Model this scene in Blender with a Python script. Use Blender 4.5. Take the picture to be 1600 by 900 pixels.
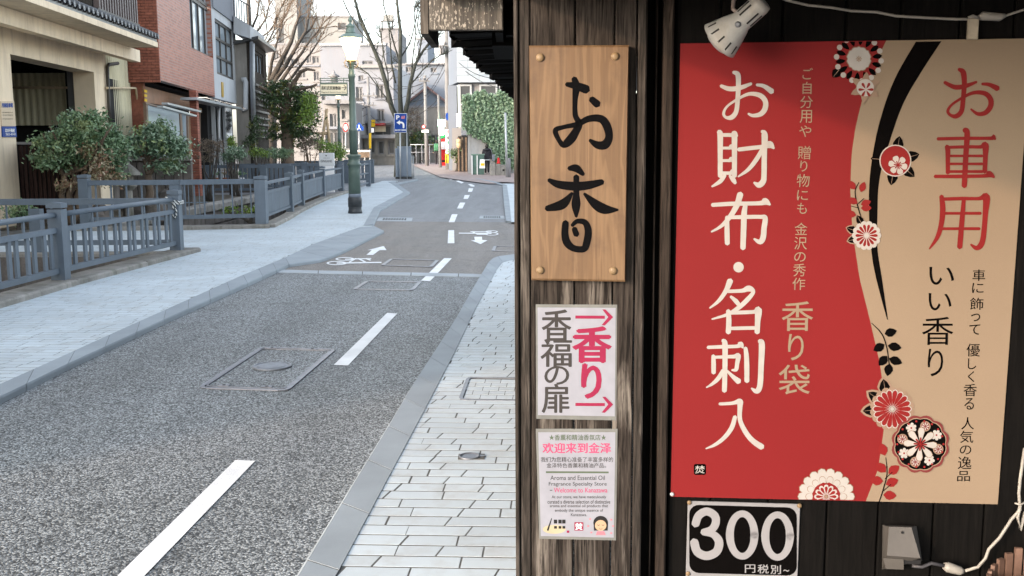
import bpy, math, random
from mathutils import Vector, Matrix
random.seed(7)
R = math.radians
sc = bpy.context.scene
for o in list(bpy.data.objects): bpy.data.objects.remove(o)
COL = sc.collection

# ------------------------------------------------------------------ camera
FPX, HOR, CX = 1600.0, 229.0, 800.0
PITCH = math.atan((450 - HOR) / FPX); ROLL = 0.005
EYE = Vector((0, 0, 1.5))
FW = Vector((0, math.cos(PITCH), -math.sin(PITCH)))
U0 = Vector((0, math.sin(PITCH), math.cos(PITCH))); R0 = Vector((1, 0, 0))
RT = R0 * math.cos(ROLL) - U0 * math.sin(ROLL)
UP = U0 * math.cos(ROLL) + R0 * math.sin(ROLL)
cam = bpy.data.cameras.new('camera'); cam.lens = 36; cam.sensor_width = 36
cam.clip_start = 0.05; cam.clip_end = 2000
co = bpy.data.objects.new('camera', cam); COL.objects.link(co)
co.matrix_world = Matrix(((RT.x, UP.x, -FW.x, EYE.x), (RT.y, UP.y, -FW.y, EYE.y), (RT.z, UP.z, -FW.z, EYE.z), (0, 0, 0, 1)))
sc.camera = co

# ------------------------------------------------------------------ world, sun, exposure
SUN_H = R(47); SUN_E = R(15.3)
w = bpy.data.worlds.new('World'); sc.world = w; w.use_nodes = True
nt = w.node_tree; nt.nodes.clear()
sky = nt.nodes.new('ShaderNodeTexSky'); sky.sky_type = 'NISHITA'; sky.sun_disc = False
sky.sun_elevation = SUN_E; sky.sun_rotation = SUN_H + math.pi
sky.air_density = 1.0; sky.dust_density = 2.5; sky.ozone_density = 1.0
hs = nt.nodes.new('ShaderNodeHueSaturation'); hs.inputs['Saturation'].default_value = 0.46; hs.inputs['Value'].default_value = 1.0
bg = nt.nodes.new('ShaderNodeBackground'); bg.inputs['Strength'].default_value = 0.14
ow = nt.nodes.new('ShaderNodeOutputWorld')
nt.links.new(sky.outputs[0], hs.inputs['Color']); nt.links.new(hs.outputs[0], bg.inputs[0]); nt.links.new(bg.outputs[0], ow.inputs[0])
sl = bpy.data.lights.new('sun', 'SUN'); sl.energy = 0.6; sl.angle = R(1.6); sl.color = (1.0, 0.64, 0.40)
so = bpy.data.objects.new('sun', sl); COL.objects.link(so); so.location = (-20, -20, 20)
SDIR = Vector((math.sin(SUN_H) * math.cos(SUN_E), math.cos(SUN_H) * math.cos(SUN_E), -math.sin(SUN_E)))
so.rotation_euler = SDIR.to_track_quat('-Z', 'Y').to_euler()
sc.view_settings.view_transform = 'Standard'; sc.view_settings.look = 'None'
sc.view_settings.exposure = 2.38; sc.view_settings.gamma = 1; sc.view_settings.use_curve_mapping = False

# ------------------------------------------------------------------ projection helpers (photo pixel -> place)
def ray(px, py):
    return FW + RT * ((px - CX) / FPX) - UP * ((py - 450) / FPX)
def G(px, py, z=0.0):
    d = ray(px, py); t = (z - EYE.z) / d.z
    return EYE + d * t
def P(px, py, Y):
    d = ray(px, py); return EYE + d * (Y / d.y)
def PL(px, py, p0, n):
    d = ray(px, py); t = (p0 - EYE).dot(n) / d.dot(n)
    return EYE + d * t
WD = Vector((0.9961, -0.0880, 0)); WN = Vector((-0.0880, -0.9961, 0)); W0 = P(803, 450, 2.7)
def W(px, py, off=0.0):
    return PL(px, py, W0 + WN * off, WN)
def gz(Y):
    return 0.2 * min(1, max(0, (Y - 50) / 20))

# ------------------------------------------------------------------ mesh builder
class MB:
    def __init__(s): s.v = []; s.f = []; s.mi = []; s.sm = []; s.cm = 0
    def add(s, vs, fs, smooth=False):
        b = len(s.v); s.v += [Vector(x) for x in vs]
        for f in fs: s.f.append([b + i for i in f]); s.mi.append(s.cm); s.sm.append(smooth)
        return s
    def box(s, c, size, X=None, Y=None, Z=None):
        c = Vector(c); X = Vector(X or (1, 0, 0)); Y = Vector(Y or (0, 1, 0)); Z = Vector(Z or (0, 0, 1))
        hx, hy, hz = size[0] / 2, size[1] / 2, size[2] / 2
        vs = [c + X * (hx * a) + Y * (hy * b) + Z * (hz * d) for d in (-1, 1) for b in (-1, 1) for a in (-1, 1)]
        return s.add(vs, [(0, 2, 3, 1), (4, 5, 7, 6), (0, 1, 5, 4), (2, 6, 7, 3), (0, 4, 6, 2), (1, 3, 7, 5)])
    def bbox(s, c, size, X=None, Y=None, Z=None, b=0.004):
        """box with chamfered edges on its front (-Y) rim"""
        c = Vector(c); X = Vector(X or (1, 0, 0)); Y = Vector(Y or (0, 1, 0)); Z = Vector(Z or (0, 0, 1))
        hx, hy, hz = size[0] / 2, size[1] / 2, size[2] / 2
        def ring(k, y): return [c + X * (a * (hx - k)) + Y * y + Z * (d * (hz - k)) for a, d in ((-1, -1), (1, -1), (1, 1), (-1, 1))]
        vs = ring(0, hy) + ring(0, -hy + b) + ring(b, -hy)
        fs = [(8, 9, 10, 11), (3, 2, 1, 0)]
        for k in (0, 4):
            for i in range(4): j = (i + 1) % 4; fs.append((k + i, k + j, k + 4 + j, k + 4 + i))
        return s.add(vs, fs)
    def prism(s, pts, vec):
        """polygon pts extruded by vec"""
        pts = [Vector(p) for p in pts]; vec = Vector(vec); n = len(pts)
        fs = [tuple(range(n)), tuple(range(2 * n - 1, n - 1, -1))]
        for i in range(n): j = (i + 1) % n; fs.append((i, n + i, n + j, j))
        return s.add(pts + [p + vec for p in pts], fs)
    def poly(s, pts): return s.add(pts, [tuple(range(len(pts)))])
    def tube(s, path, rad, n=8, caps=True, smooth=True):
        path = [Vector(p) for p in path]; m = len(path)
        if not hasattr(rad, '__len__'): rad = [rad] * m
        b = len(s.v); prev = None
        for i, p in enumerate(path):
            t = (path[min(i + 1, m - 1)] - path[max(i - 1, 0)]).normalized()
            if prev is None:
                a = Vector((0, 0, 1)) if abs(t.z) < .9 else Vector((1, 0, 0)); x = t.cross(a).normalized()
            else: x = (prev - t * prev.dot(t)).normalized()
            prev = x; y = t.cross(x)
            for k in range(n):
                an = 2 * math.pi * k / n; s.v.append(p + (x * math.cos(an) + y * math.sin(an)) * rad[i])
        for i in range(m - 1):
            for k in range(n):
                k2 = (k + 1) % n
                s.f.append([b + i * n + k, b + i * n + k2, b + (i + 1) * n + k2, b + (i + 1) * n + k]); s.mi.append(s.cm); s.sm.append(smooth)
        if caps:
            s.f.append([b + k for k in range(n - 1, -1, -1)]); s.mi.append(s.cm); s.sm.append(False)
            s.f.append([b + (m - 1) * n + k for k in range(n)]); s.mi.append(s.cm); s.sm.append(False)
        return s
    def cyl(s, a, b, r, n=12, r2=None): return s.tube([a, b], [r, r if r2 is None else r2], n)
    def lathe(s, c, prof, n=16, axis=None, smooth=True):
        """prof: list of (r, h) along axis from c"""
        c = Vector(c); ax = Vector(axis or (0, 0, 1)).normalized()
        return s.tube_prof([c + ax * h for r, h in prof], [max(r, 1e-4) for r, h in prof], ax, n, smooth)
    def tube_prof(s, pts, rad, ax, n, smooth=True):
        a = Vector((0, 0, 1)) if abs(ax.z) < .9 else Vector((1, 0, 0)); x = ax.cross(a).normalized(); y = ax.cross(x)
        b = len(s.v)
        for p, r in zip(pts, rad):
            for k in range(n):
                an = 2 * math.pi * (k + .5) / n; s.v.append(p + (x * math.cos(an) + y * math.sin(an)) * r)
        m = len(pts)
        for i in range(m - 1):
            for k in range(n):
                k2 = (k + 1) % n; s.f.append([b + i * n + k, b + i * n + k2, b + (i + 1) * n + k2, b + (i + 1) * n + k]); s.mi.append(s.cm); s.sm.append(smooth)
        s.f.append([b + k for k in range(n - 1, -1, -1)]); s.mi.append(s.cm); s.sm.append(False)
        s.f.append([b + (m - 1) * n + k for k in range(n)]); s.mi.append(s.cm); s.sm.append(False)
        return s
    def mesh(s, name, mats, org=Vector((0, 0, 0))):
        me = bpy.data.meshes.new(name)
        me.from_pydata([v - org for v in s.v], [], s.f)
        if not isinstance(mats, (list, tuple)): mats = [mats]
        for m in mats: me.materials.append(m)
        me.polygons.foreach_set('material_index', s.mi); me.polygons.foreach_set('use_smooth', s.sm)
        me.update(); return me
    def obj(s, name, mats, parent=None, org=None):
        o = None
        if parent is not None:
            org = parent.matrix_world.translation.copy() if False else WLOC(parent)
        elif org is None:
            if s.v:
                xs = [v.x for v in s.v]; ys = [v.y for v in s.v]; zs = [v.z for v in s.v]
                org = Vector(((min(xs) + max(xs)) / 2, (min(ys) + max(ys)) / 2, min(zs)))
            else: org = Vector()
        o = bpy.data.objects.new(name, s.mesh(name, mats, org)); COL.objects.link(o)
        if parent is not None: o.parent = parent
        else: o.location = org
        return o
def WLOC(o):
    p = Vector(o.location)
    while o.parent: o = o.parent; p = p + Vector(o.location)
    return p
def tag(o, label=None, cat=None, group=None, kind=None):
    if label: o['label'] = label
    if cat: o['category'] = cat
    if group: o['group'] = group
    if kind: o['kind'] = kind
    return o
def thing(name, label, cat, loc, group=None):
    o = bpy.data.objects.new(name, None); COL.objects.link(o); o.location = loc; o.empty_display_size = .1
    return tag(o, label, cat, group)
def copy_tree(o, parent=None):
    c = o.copy(); COL.objects.link(c)
    if parent is not None: c.parent = parent
    for ch in KIDS(o): copy_tree(ch, c)
    return c
def KIDS(o): return [x for x in bpy.data.objects if x.parent == o]

# ------------------------------------------------------------------ materials
def _mk(name):
    m = bpy.data.materials.new(name); m.use_nodes = True; n = m.node_tree; n.nodes.clear()
    out = n.nodes.new('ShaderNodeOutputMaterial'); b = n.nodes.new('ShaderNodeBsdfPrincipled')
    n.links.new(b.outputs[0], out.inputs[0]); return m, n, b
def ND(n, t, **k):
    x = n.nodes.new('ShaderNode' + t)
    for a, v in k.items():
        if a.startswith('i_'): x.inputs[a[2:].replace('_', ' ')].default_value = v
        else: setattr(x, a, v)
    return x
def coords(n, scale=(1, 1, 1), rot=(0, 0, 0), kind='Position'):
    if kind == 'Position': g = ND(n, 'NewGeometry'); src = g.outputs['Position']
    else: g = ND(n, 'TexCoord'); src = g.outputs[kind]
    mp = ND(n, 'Mapping'); mp.inputs['Scale'].default_value = scale; mp.inputs['Rotation'].default_value = rot
    n.links.new(src, mp.inputs[0]); return mp.outputs[0]
def ramp(n, src, stops, interp='LINEAR'):
    r = ND(n, 'ValToRGB'); r.color_ramp.interpolation = interp
    e = r.color_ramp.elements
    while len(e) < len(stops): e.new(.5)
    for i, (p, c) in enumerate(stops):
        e[i].position = p
        c = (c, c, c) if not hasattr(c, '__len__') else c
        e[i].color = (c[0], c[1], c[2], 1)
    n.links.new(src, r.inputs[0]); return r.outputs[0]
def mixc(n, f, a, b, mode='MIX'):
    m = ND(n, 'Mix', data_type='RGBA', blend_type=mode)
    for v, i in ((f, 0), (a, 6), (b, 7)):
        if hasattr(v, 'is_linked') or hasattr(v, 'links'): n.links.new(v, m.inputs[i])
        elif i == 0: m.inputs[0].default_value = v
        else: m.inputs[i].default_value = (*v[:3], 1)
    return m.outputs[2]
def bump(n, b, src, st=.3, dist=.01):
    x = ND(n, 'Bump'); x.inputs['Strength'].default_value = st; x.inputs['Distance'].default_value = dist
    n.links.new(src, x.inputs['Height']); n.links.new(x.outputs[0], b.inputs['Normal'])
def c(h):
    """sRGB 0..255 triple -> linear"""
    return tuple(((x / 255) / 12.92 if x <= 10 else ((x / 255 + .055) / 1.055) ** 2.4) for x in h)
def pm(name, col, rough=.75, var=.25, scale=3, fine=60, metal=0, spec=.4, bmp=.15, stretch=(1, 1, 1), dirt=None, dist=.004, alpha=1):
    """painted / stone / plaster surface with soft mottling, fine grain and stains"""
    m, n, b = _mk(name)
    co_ = coords(n, stretch)
    n1 = ND(n, 'TexNoise', i_Scale=scale, i_Detail=6.0, i_Roughness=.6); n.links.new(co_, n1.inputs['Vector'])
    n2 = ND(n, 'TexNoise', i_Scale=fine, i_Detail=3.0); n.links.new(co_, n2.inputs['Vector'])
    lo = tuple(x * (1 - var) for x in col); hi = tuple(min(1, x * (1 + var)) for x in col)
    base = ramp(n, n1.outputs[0], [(.3, lo), (.7, hi)])
    g = ramp(n, n2.outputs[0], [(.3, 1 - var * .6), (.7, 1.0)])
    base = mixc(n, 1.0, base, g, 'MULTIPLY')
    if dirt:
        cd = coords(n, (2.2, 2.2, .35)); n3 = ND(n, 'TexNoise', i_Scale=2.0, i_Detail=8.0, i_Roughness=.7); n.links.new(cd, n3.inputs['Vector'])
        base = mixc(n, ramp(n, n3.outputs[0], [(.48, 0.0), (.68, .75)]), base, dirt)
    oi = ND(n, 'ObjectInfo'); base = mixc(n, 1.0, base, ramp(n, oi.outputs['Random'], [(0.0, 1 - var * .8), (1.0, 1.0)]), 'MULTIPLY')
    n.links.new(base, b.inputs['Base Color'])
    b.inputs['Roughness'].default_value = rough; b.inputs['Metallic'].default_value = metal
    b.inputs['Specular IOR Level'].default_value = spec
    if bmp: bump(n, b, n2.outputs[0], bmp, dist)
    return m
def flat(name, col, rough=.6, spec=.12):
    m, n, b = _mk(name); co_ = coords(n)
    n1 = ND(n, 'TexNoise', i_Scale=30.0, i_Detail=3.0); n.links.new(co_, n1.inputs['Vector'])
    base = ramp(n, n1.outputs[0], [(.3, tuple(x * .93 for x in col)), (.7, tuple(min(1, x * 1.04) for x in col))])
    n.links.new(base, b.inputs['Base Color']); b.inputs['Roughness'].default_value = rough; b.inputs['Specular IOR Level'].default_value = spec
    return m
def emit(name, col, st):
    m, n, b = _mk(name); b.inputs['Base Color'].default_value = (*col, 1)
    b.inputs['Emission Color'].default_value = (*col, 1); b.inputs['Emission Strength'].default_value = st; return m
def wood(name, dark, mid, pale, palef=.5, rough=.8, gs=1.0, bmp=.5, palez=None, rot=(0, 0, 0)):
    """weathered vertical-grain board; wearz=(z_hi, z_lo): paler below"""
    m, n, b = _mk(name)
    oi = ND(n, 'ObjectInfo')
    g = ND(n, 'NewGeometry'); ad = ND(n, 'VectorMath', operation='ADD'); cb = ND(n, 'CombineXYZ')
    ml = ND(n, 'Math', operation='MULTIPLY'); ml.inputs[1].default_value = 13.0
    n.links.new(oi.outputs['Random'], ml.inputs[0]); n.links.new(ml.outputs[0], cb.inputs[2]); n.links.new(ml.outputs[0], cb.inputs[0])
    n.links.new(g.outputs['Position'], ad.inputs[0]); n.links.new(cb.outputs[0], ad.inputs[1])
    mp = ND(n, 'Mapping'); mp.inputs['Scale'].default_value = (60 * gs, 60 * gs, 3.4 * gs); mp.inputs['Rotation'].default_value = rot
    n.links.new(ad.outputs[0], mp.inputs[0])
    mp2 = ND(n, 'Mapping'); mp2.inputs['Scale'].default_value = (9 * gs, 9 * gs, 1.1 * gs); n.links.new(ad.outputs[0], mp2.inputs[0])
    fine = ND(n, 'TexNoise', i_Scale=2.2, i_Detail=6.0, i_Roughness=.65, i_Distortion=.35); n.links.new(mp.outputs[0], fine.inputs['Vector'])
    big = ND(n, 'TexNoise', i_Scale=1.3, i_Detail=5.0, i_Roughness=.65, i_Distortion=.8); n.links.new(mp2.outputs[0], big.inputs['Vector'])
    a = mixc(n, ramp(n, fine.outputs[0], [(.35, 0.0), (.62, 1.0)]), dark, mid)
    pf = ramp(n, big.outputs[0], [(.64 - .22 * palef, 0.0), (.80 - .22 * palef, 1.0)])
    if palez:  # pale streaks fade out towards the top
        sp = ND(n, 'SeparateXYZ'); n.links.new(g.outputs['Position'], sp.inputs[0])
        mr = ND(n, 'MapRange'); mr.inputs['From Min'].default_value = palez[0]; mr.inputs['From Max'].default_value = palez[1]
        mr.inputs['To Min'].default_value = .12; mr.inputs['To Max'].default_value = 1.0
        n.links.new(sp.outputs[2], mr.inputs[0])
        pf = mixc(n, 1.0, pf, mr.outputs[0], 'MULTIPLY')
    pf = mixc(n, 1.0, pf, ramp(n, fine.outputs[0], [(.38, .15), (.55, 1.0)]), 'MULTIPLY')
    base = mixc(n, pf, a, pale)
    mp3 = ND(n, 'Mapping'); mp3.inputs['Scale'].default_value = (90 * gs, 90 * gs, 3.0 * gs); n.links.new(ad.outputs[0], mp3.inputs[0])
    ck = ND(n, 'TexNoise', i_Scale=1.6, i_Detail=2.0, i_Distortion=.6); n.links.new(mp3.outputs[0], ck.inputs['Vector'])
    base = mixc(n, ramp(n, ck.outputs[0], [(.34, .9), (.40, 0.0)]), base, dark)
    n.links.new(base, b.inputs['Base Color']); b.inputs['Roughness'].default_value = rough; b.inputs['Specular IOR Level'].default_value = .08
    bump(n, b, fine.outputs[0], bmp, .003)
    return m
def asphalt(name, lo, hi, tint, cell=85, contrast=1.0, big=.5):
    m, n, b = _mk(name); co_ = coords(n)
    v = ND(n, 'TexVoronoi', i_Scale=float(cell)); n.links.new(co_, v.inputs['Vector'])
    v.inputs['Randomness'].default_value = 1.0
    sp = ND(n, 'SeparateColor'); n.links.new(v.outputs['Color'], sp.inputs[0])
    nn = ND(n, 'TexNoise', i_Scale=cell * 1.3, i_Detail=3.0, i_Roughness=.7); n.links.new(co_, nn.inputs['Vector'])
    ma = ND(n, 'Math', operation='ADD'); n.links.new(sp.outputs[0], ma.inputs[0]); n.links.new(nn.outputs[0], ma.inputs[1])
    mm = ND(n, 'Math', operation='MULTIPLY'); mm.inputs[1].default_value = .5; n.links.new(ma.outputs[0], mm.inputs[0])
    st = ramp(n, mm.outputs[0], [(.33, lo), (.52, tuple((a * .6 + b_ * .4) for a, b_ in zip(lo, hi))), (.72, hi)])
    bn = ND(n, 'TexNoise', i_Scale=.9, i_Detail=6.0, i_Roughness=.65); n.links.new(co_, bn.inputs['Vector'])
    base = mixc(n, ramp(n, bn.outputs[0], [(.35, 0.0), (.7, big)]), st, mixc(n, 1.0, st, tint, 'MULTIPLY'))
    # tyre-polished bands and oil darkening, metres wide
    cw_ = coords(n, (1.5, .12, 1)); wn = ND(n, 'TexNoise', i_Scale=1.4, i_Detail=4.0, i_Roughness=.6); n.links.new(cw_, wn.inputs['Vector'])
    base = mixc(n, 1.0, base, ramp(n, wn.outputs[0], [(.38, .80), (.58, 1.0)]), 'MULTIPLY')
    sn = ND(n, 'TexNoise', i_Scale=2.6, i_Detail=7.0, i_Roughness=.7); n.links.new(co_, sn.inputs['Vector'])
    base = mixc(n, 1.0, base, ramp(n, sn.outputs[0], [(.34, .72), (.44, 1.0)]), 'MULTIPLY')
    # dark wedge between stones
    dk = ramp(n, v.outputs['Distance'], [(.25, 1.0), (.75, .25)])
    base = mixc(n, .6 * contrast, base, mixc(n, 1.0, base, dk, 'MULTIPLY'))
    n.links.new(base, b.inputs['Base Color']); b.inputs['Roughness'].default_value = .62; b.inputs['Specular IOR Level'].default_value = .5
    inv = ND(n, 'Math', operation='SUBTRACT'); inv.inputs[0].default_value = 1.0; n.links.new(v.outputs['Distance'], inv.inputs[1])
    bump(n, b, inv.outputs[0], .75, .006)
    return m
def glass(name, tint=(.05, .06, .07), rough=.08):
    m, n, b = _mk(name); b.inputs['Base Color'].default_value = (*tint, 1); b.inputs['Roughness'].default_value = rough
    b.inputs['Specular IOR Level'].default_value = 1.0; b.inputs['IOR'].default_value = 1.9
    co_ = coords(n); n1 = ND(n, 'TexNoise', i_Scale=.8, i_Detail=2.0); n.links.new(co_, n1.inputs['Vector'])
    bump(n, b, n1.outputs[0], .15, .02); return m
def leafm(name, c1, c2, c3=None, rough=.35):
    m, n, b = _mk(name); co_ = coords(n)
    n1 = ND(n, 'TexNoise', i_Scale=2.2, i_Detail=3.0); n.links.new(co_, n1.inputs['Vector'])
    n2 = ND(n, 'TexWhiteNoise'); rd = ND(n, 'VectorMath', operation='SNAP'); rd.inputs[1].default_value = (.06, .06, .06)
    n.links.new(co_, rd.inputs[0]); n.links.new(rd.outputs[0], n2.inputs[0])
    a = mixc(n, ramp(n, n2.outputs[0], [(.1, 0.0), (.9, 1.0)]), c1, c2)
    if c3: a = mixc(n, ramp(n, n1.outputs[0], [(.56, 0.0), (.66, .8)]), a, c3)
    n.links.new(a, b.inputs['Base Color']); b.inputs['Roughness'].default_value = rough; b.inputs['Specular IOR Level'].default_value = .5
    return m

M = {}
M['asph'] = asphalt('coarse_asphalt', (.038, .042, .044), (.50, .54, .56), (.74, .72, .66), 112)
M['asph_brown'] = asphalt('brown_asphalt', (.13, .12, .11), (.34, .315, .29), (1, .9, .8), 120, .7)
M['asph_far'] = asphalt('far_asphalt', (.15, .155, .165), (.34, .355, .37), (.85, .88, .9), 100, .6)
M['paver'] = pm('granite_paver', (.52, .59, .63), .7, .12, 1.1, 300, bmp=.5, dist=.002, dirt=(.40, .42, .42))
M['mortar'] = pm('paver_joint', (.11, .11, .105), .95, .3, 6, 200, bmp=.5)
M['kerb'] = pm('kerb_granite', (.27, .31, .34), .7, .12, 2, 350, bmp=.35, dist=.002)
M['band'] = pm('granite_band', (.36, .40, .43), .7, .15, 2, 200)
M['pink'] = pm('pinkish_brick_paving', (.36, .29, .27), .8, .2, 3, 40)
def paintm():
    m, n, b = _mk('worn_road_paint'); co_ = coords(n)
    n1 = ND(n, 'TexNoise', i_Scale=110.0, i_Detail=4.0, i_Roughness=.7); n.links.new(co_, n1.inputs['Vector'])
    n2 = ND(n, 'TexNoise', i_Scale=4.0, i_Detail=5.0); n.links.new(co_, n2.inputs['Vector'])
    ad = ND(n, 'Math', operation='ADD'); n.links.new(n1.outputs[0], ad.inputs[0]); n.links.new(n2.outputs[0], ad.inputs[1])
    base = mixc(n, ramp(n, ad.outputs[0], [(.60, 1.0), (.64, 0.0)]) if False else ramp(n, n1.outputs[0], [(.30, .8), (.36, 0.0)]), ramp(n, n2.outputs[0], [(.35, (.62, .64, .65)), (.65, (.76, .78, .79))]), (.30, .31, .32))
    n.links.new(base, b.inputs['Base Color']); b.inputs['Roughness'].default_value = .65; bump(n, b, n1.outputs[0], .6, .003); return m
M['line'] = paintm()
M['iron'] = pm('cast_iron', (.22, .235, .26), .45, .25, 20, 150, metal=.5, bmp=.4)
M['steel'] = pm('worn_steel_rim', (.22, .225, .25), .4, .25, 15, 200, metal=.6, bmp=.3)
M['rust'] = pm('rusty_rim', (.40, .33, .31), .5, .25, 15, 200, metal=.4, bmp=.3)
M['fence'] = pm('blue_grey_fence_paint', (.13, .16, .195), .6, .14, 3, 120, bmp=.12, spec=.2, dirt=(.11, .14, .165))
M['plinth'] = pm('mossy_concrete_plinth', (.30, .285, .26), .9, .3, 3, 90, bmp=.6, dirt=(.09, .09, .06))
M['stonewall'] = pm('canal_stone', (.16, .14, .125), .9, .35, 3, 50, bmp=.6, dirt=(.05, .05, .04))
M['water'] = glass('canal_water', (.03, .035, .03), .05)
M['soil'] = pm('garden_soil', (.10, .085, .06), .95, .35, 4, 60, bmp=.6)
M['ground'] = pm('ground_concrete', (.22, .22, .22), .9, .2, 1, 50)
M['concrete'] = pm('cream_concrete', (.86, .71, .52), .85, .09, 1.2, 80, bmp=.3, dirt=(.60, .48, .35))
M['cream'] = pm('cream_plaster', (.70, .58, .40), .85, .08, 1, 60, dirt=(.45, .36, .25))
M['tile'] = pm('black_roof_tile', (.035, .037, .042), .3, .3, 8, 80, spec=.6)
M['tilecap'] = pm('tile_cap_sheen', (.12, .13, .15), .3, .3, 30, 80, spec=.7)
M['sheet'] = pm('yellowish_metal_siding', (.76, .70, .49), .6, .12, 1.5, 80, dirt=(.5, .45, .30))
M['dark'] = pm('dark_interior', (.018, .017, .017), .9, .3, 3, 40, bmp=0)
M['brick'] = pm('red_brick', (.38, .135, .09), .7, .25, 9, 90, bmp=.4)
M['brickmortar'] = pm('brick_mortar', (.17, .09, .075), .9, .2, 8, 90)
def brick_facade(name):
    m, n, b = _mk(name); co_ = coords(n, (1, 1, 1), (0, 0, 0))
    sx = ND(n, 'SeparateXYZ'); n.links.new(co_, sx.inputs[0]); cb = ND(n, 'CombineXYZ')
    n.links.new(sx.outputs[1], cb.inputs[0]); n.links.new(sx.outputs[2], cb.inputs[1])
    bt = ND(n, 'TexBrick', i_Scale=1.0); n.links.new(cb.outputs[0], bt.inputs['Vector'])
    bt.inputs['Brick Width'].default_value = .22; bt.inputs['Row Height'].default_value = .08; bt.inputs['Mortar Size'].default_value = .009
    bt.inputs['Color1'].default_value = (.44, .16, .10, 1); bt.inputs['Color2'].default_value = (.29, .095, .06, 1); bt.inputs['Mortar'].default_value = (.33, .24, .21, 1)
    n.links.new(bt.outputs[0], b.inputs['Base Color']); b.inputs['Roughness'].default_value = .5; b.inputs['Specular IOR Level'].default_value = .35; return m
M['brickfac'] = brick_facade('glazed_brick_facade')
M['glass'] = glass('sky_tinted_window_glass', (.34, .40, .45)); M['glassd'] = pm('dark_window_glass', (.05, .055, .06), .3, .3, .5, 3, spec=.5, bmp=0)  # pale tint of the clear panes paints reflected sky into their colour
M['frame'] = pm('dark_window_frame', (.06, .055, .05), .5, .2, 5, 60)
M['alu'] = pm('aluminium_frame', (.45, .47, .48), .4, .1, 5, 60, metal=.4)
M['whitewall'] = pm('white_panel_wall', (.50, .52, .54), .8, .08, 1, 40, dirt=(.42, .42, .41))
M['beige'] = pm('beige_far_wall', (.25, .255, .25), .85, .06, .4, 10, bmp=0, dirt=(.25, .25, .24))
M['lav'] = pm('pale_grey_far_wall', (.22, .235, .265), .85, .06, .4, 10, bmp=0, dirt=(.22, .22, .24))
M['pinkb'] = pm('pinkish_far_wall', (.25, .243, .243), .85, .07, .4, 10, bmp=0, dirt=(.25, .24, .235))
M['blueb'] = pm('bluish_far_wall', (.185, .215, .26), .85, .07, .4, 10, bmp=0, dirt=(.18, .21, .25))
M['greyb'] = pm('grey_far_wall', (.24, .24, .25), .85, .12, .6, 10, bmp=0, dirt=(.17, .165, .165))
M['greym'] = pm('old_grey_mortar_wall', (.30, .28, .25), .9, .15, 1, 30, dirt=(.2, .18, .16))
M['darkwood'] = wood('old_dark_timber', (.02, .017, .015), (.06, .05, .042), (.14, .12, .10), .4)
M['whitetile'] = pm('white_glazed_tile', (.33, .385, .43), .3, .05, 1, 20, spec=.6, bmp=0)
M['tilejoint'] = pm('tile_joint', (.20, .24, .28), .8, .1, 2, 20)
M['lampgreen'] = pm('green_lamp_post_paint', (.085, .125, .105), .4, .15, 4, 90, spec=.5, bmp=.1)
M['lampband'] = pm('dark_lamp_base', (.05, .055, .06), .5, .25, 9, 90)
M['lampcap'] = pm('verdigris_lamp_cap', (.16, .23, .20), .45, .2, 14, 90, spec=.5)
M['lampglass'] = emit('lit_lamp_glass', (1.0, .84, .60), 1.6)
M['brass'] = pm('brass_lamp_fitting', (.35, .25, .12), .4, .2, 10, 90, metal=.5)
M['pole'] = pm('concrete_utility_pole', (.20, .205, .21), .85, .15, 2, 40, dirt=(.2, .19, .18))
M['wire'] = pm('black_cable', (.03, .03, .035), .6, .2, 3, 30, bmp=0)
M['barkd'] = pm('dark_bark', (.085, .075, .065), .9, .3, 6, 50, bmp=.7, dist=.01)
M['barkg'] = pm('greenish_bark', (.055, .062, .052), .9, .3, 6, 50, bmp=.7, dist=.01)
M['barkb'] = pm('brown_bark', (.17, .125, .09), .9, .3, 6, 50, bmp=.7, dist=.01)
M['leaf1'] = leafm('camellia_leaf', (.05, .11, .045), (.22, .32, .18), (.28, .33, .14))
M['leaf2'] = leafm('bluish_leaf', (.05, .11, .055), (.24, .33, .22), (.30, .35, .12))
M['leafred'] = leafm('reddish_leaf', (.24, .12, .08), (.24, .23, .13), (.12, .18, .07))
M['leafev'] = leafm('evergreen_leaf', (.025, .055, .018), (.06, .10, .03), (.22, .20, .03))
M['leafy'] = leafm('yellow_green_leaf', (.09, .17, .02), (.22, .32, .05), (.05, .10, .02))
M['leafbr'] = leafm('brown_twigs', (.12, .09, .07), (.17, .13, .09), (.09, .10, .05), .8)
M['ivy'] = leafm('ivy_leaf', (.09, .18, .09), (.32, .42, .29), (.18, .29, .18))
M['signblue'] = flat('sign_blue', (.015, .06, .28), .4); M['white'] = flat('sign_white', (.80, .80, .80), .5)
M['black'] = flat('print_black', (.012, .012, .013), .6); M['greybox'] = pm('blue_grey_cabinet_paint', (.20, .245, .30), .5, .1, 2, 60, bmp=.1)
M['signcream'] = flat('sign_cream', (.70, .65, .50), .5); M['yellow'] = flat('sign_yellow', (.75, .48, .03), .5)
M['red'] = flat('sign_red', (.50, .03, .03), .5); M['greenp'] = flat('sign_green', (.03, .30, .10), .5)
M['bamboo'] = pm('pale_timber_prop', (.55, .40, .24), .7, .15, 5, 40)
M['greenlit'] = emit('lit_green_sign', (.35, 1.0, .55), 6)
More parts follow.
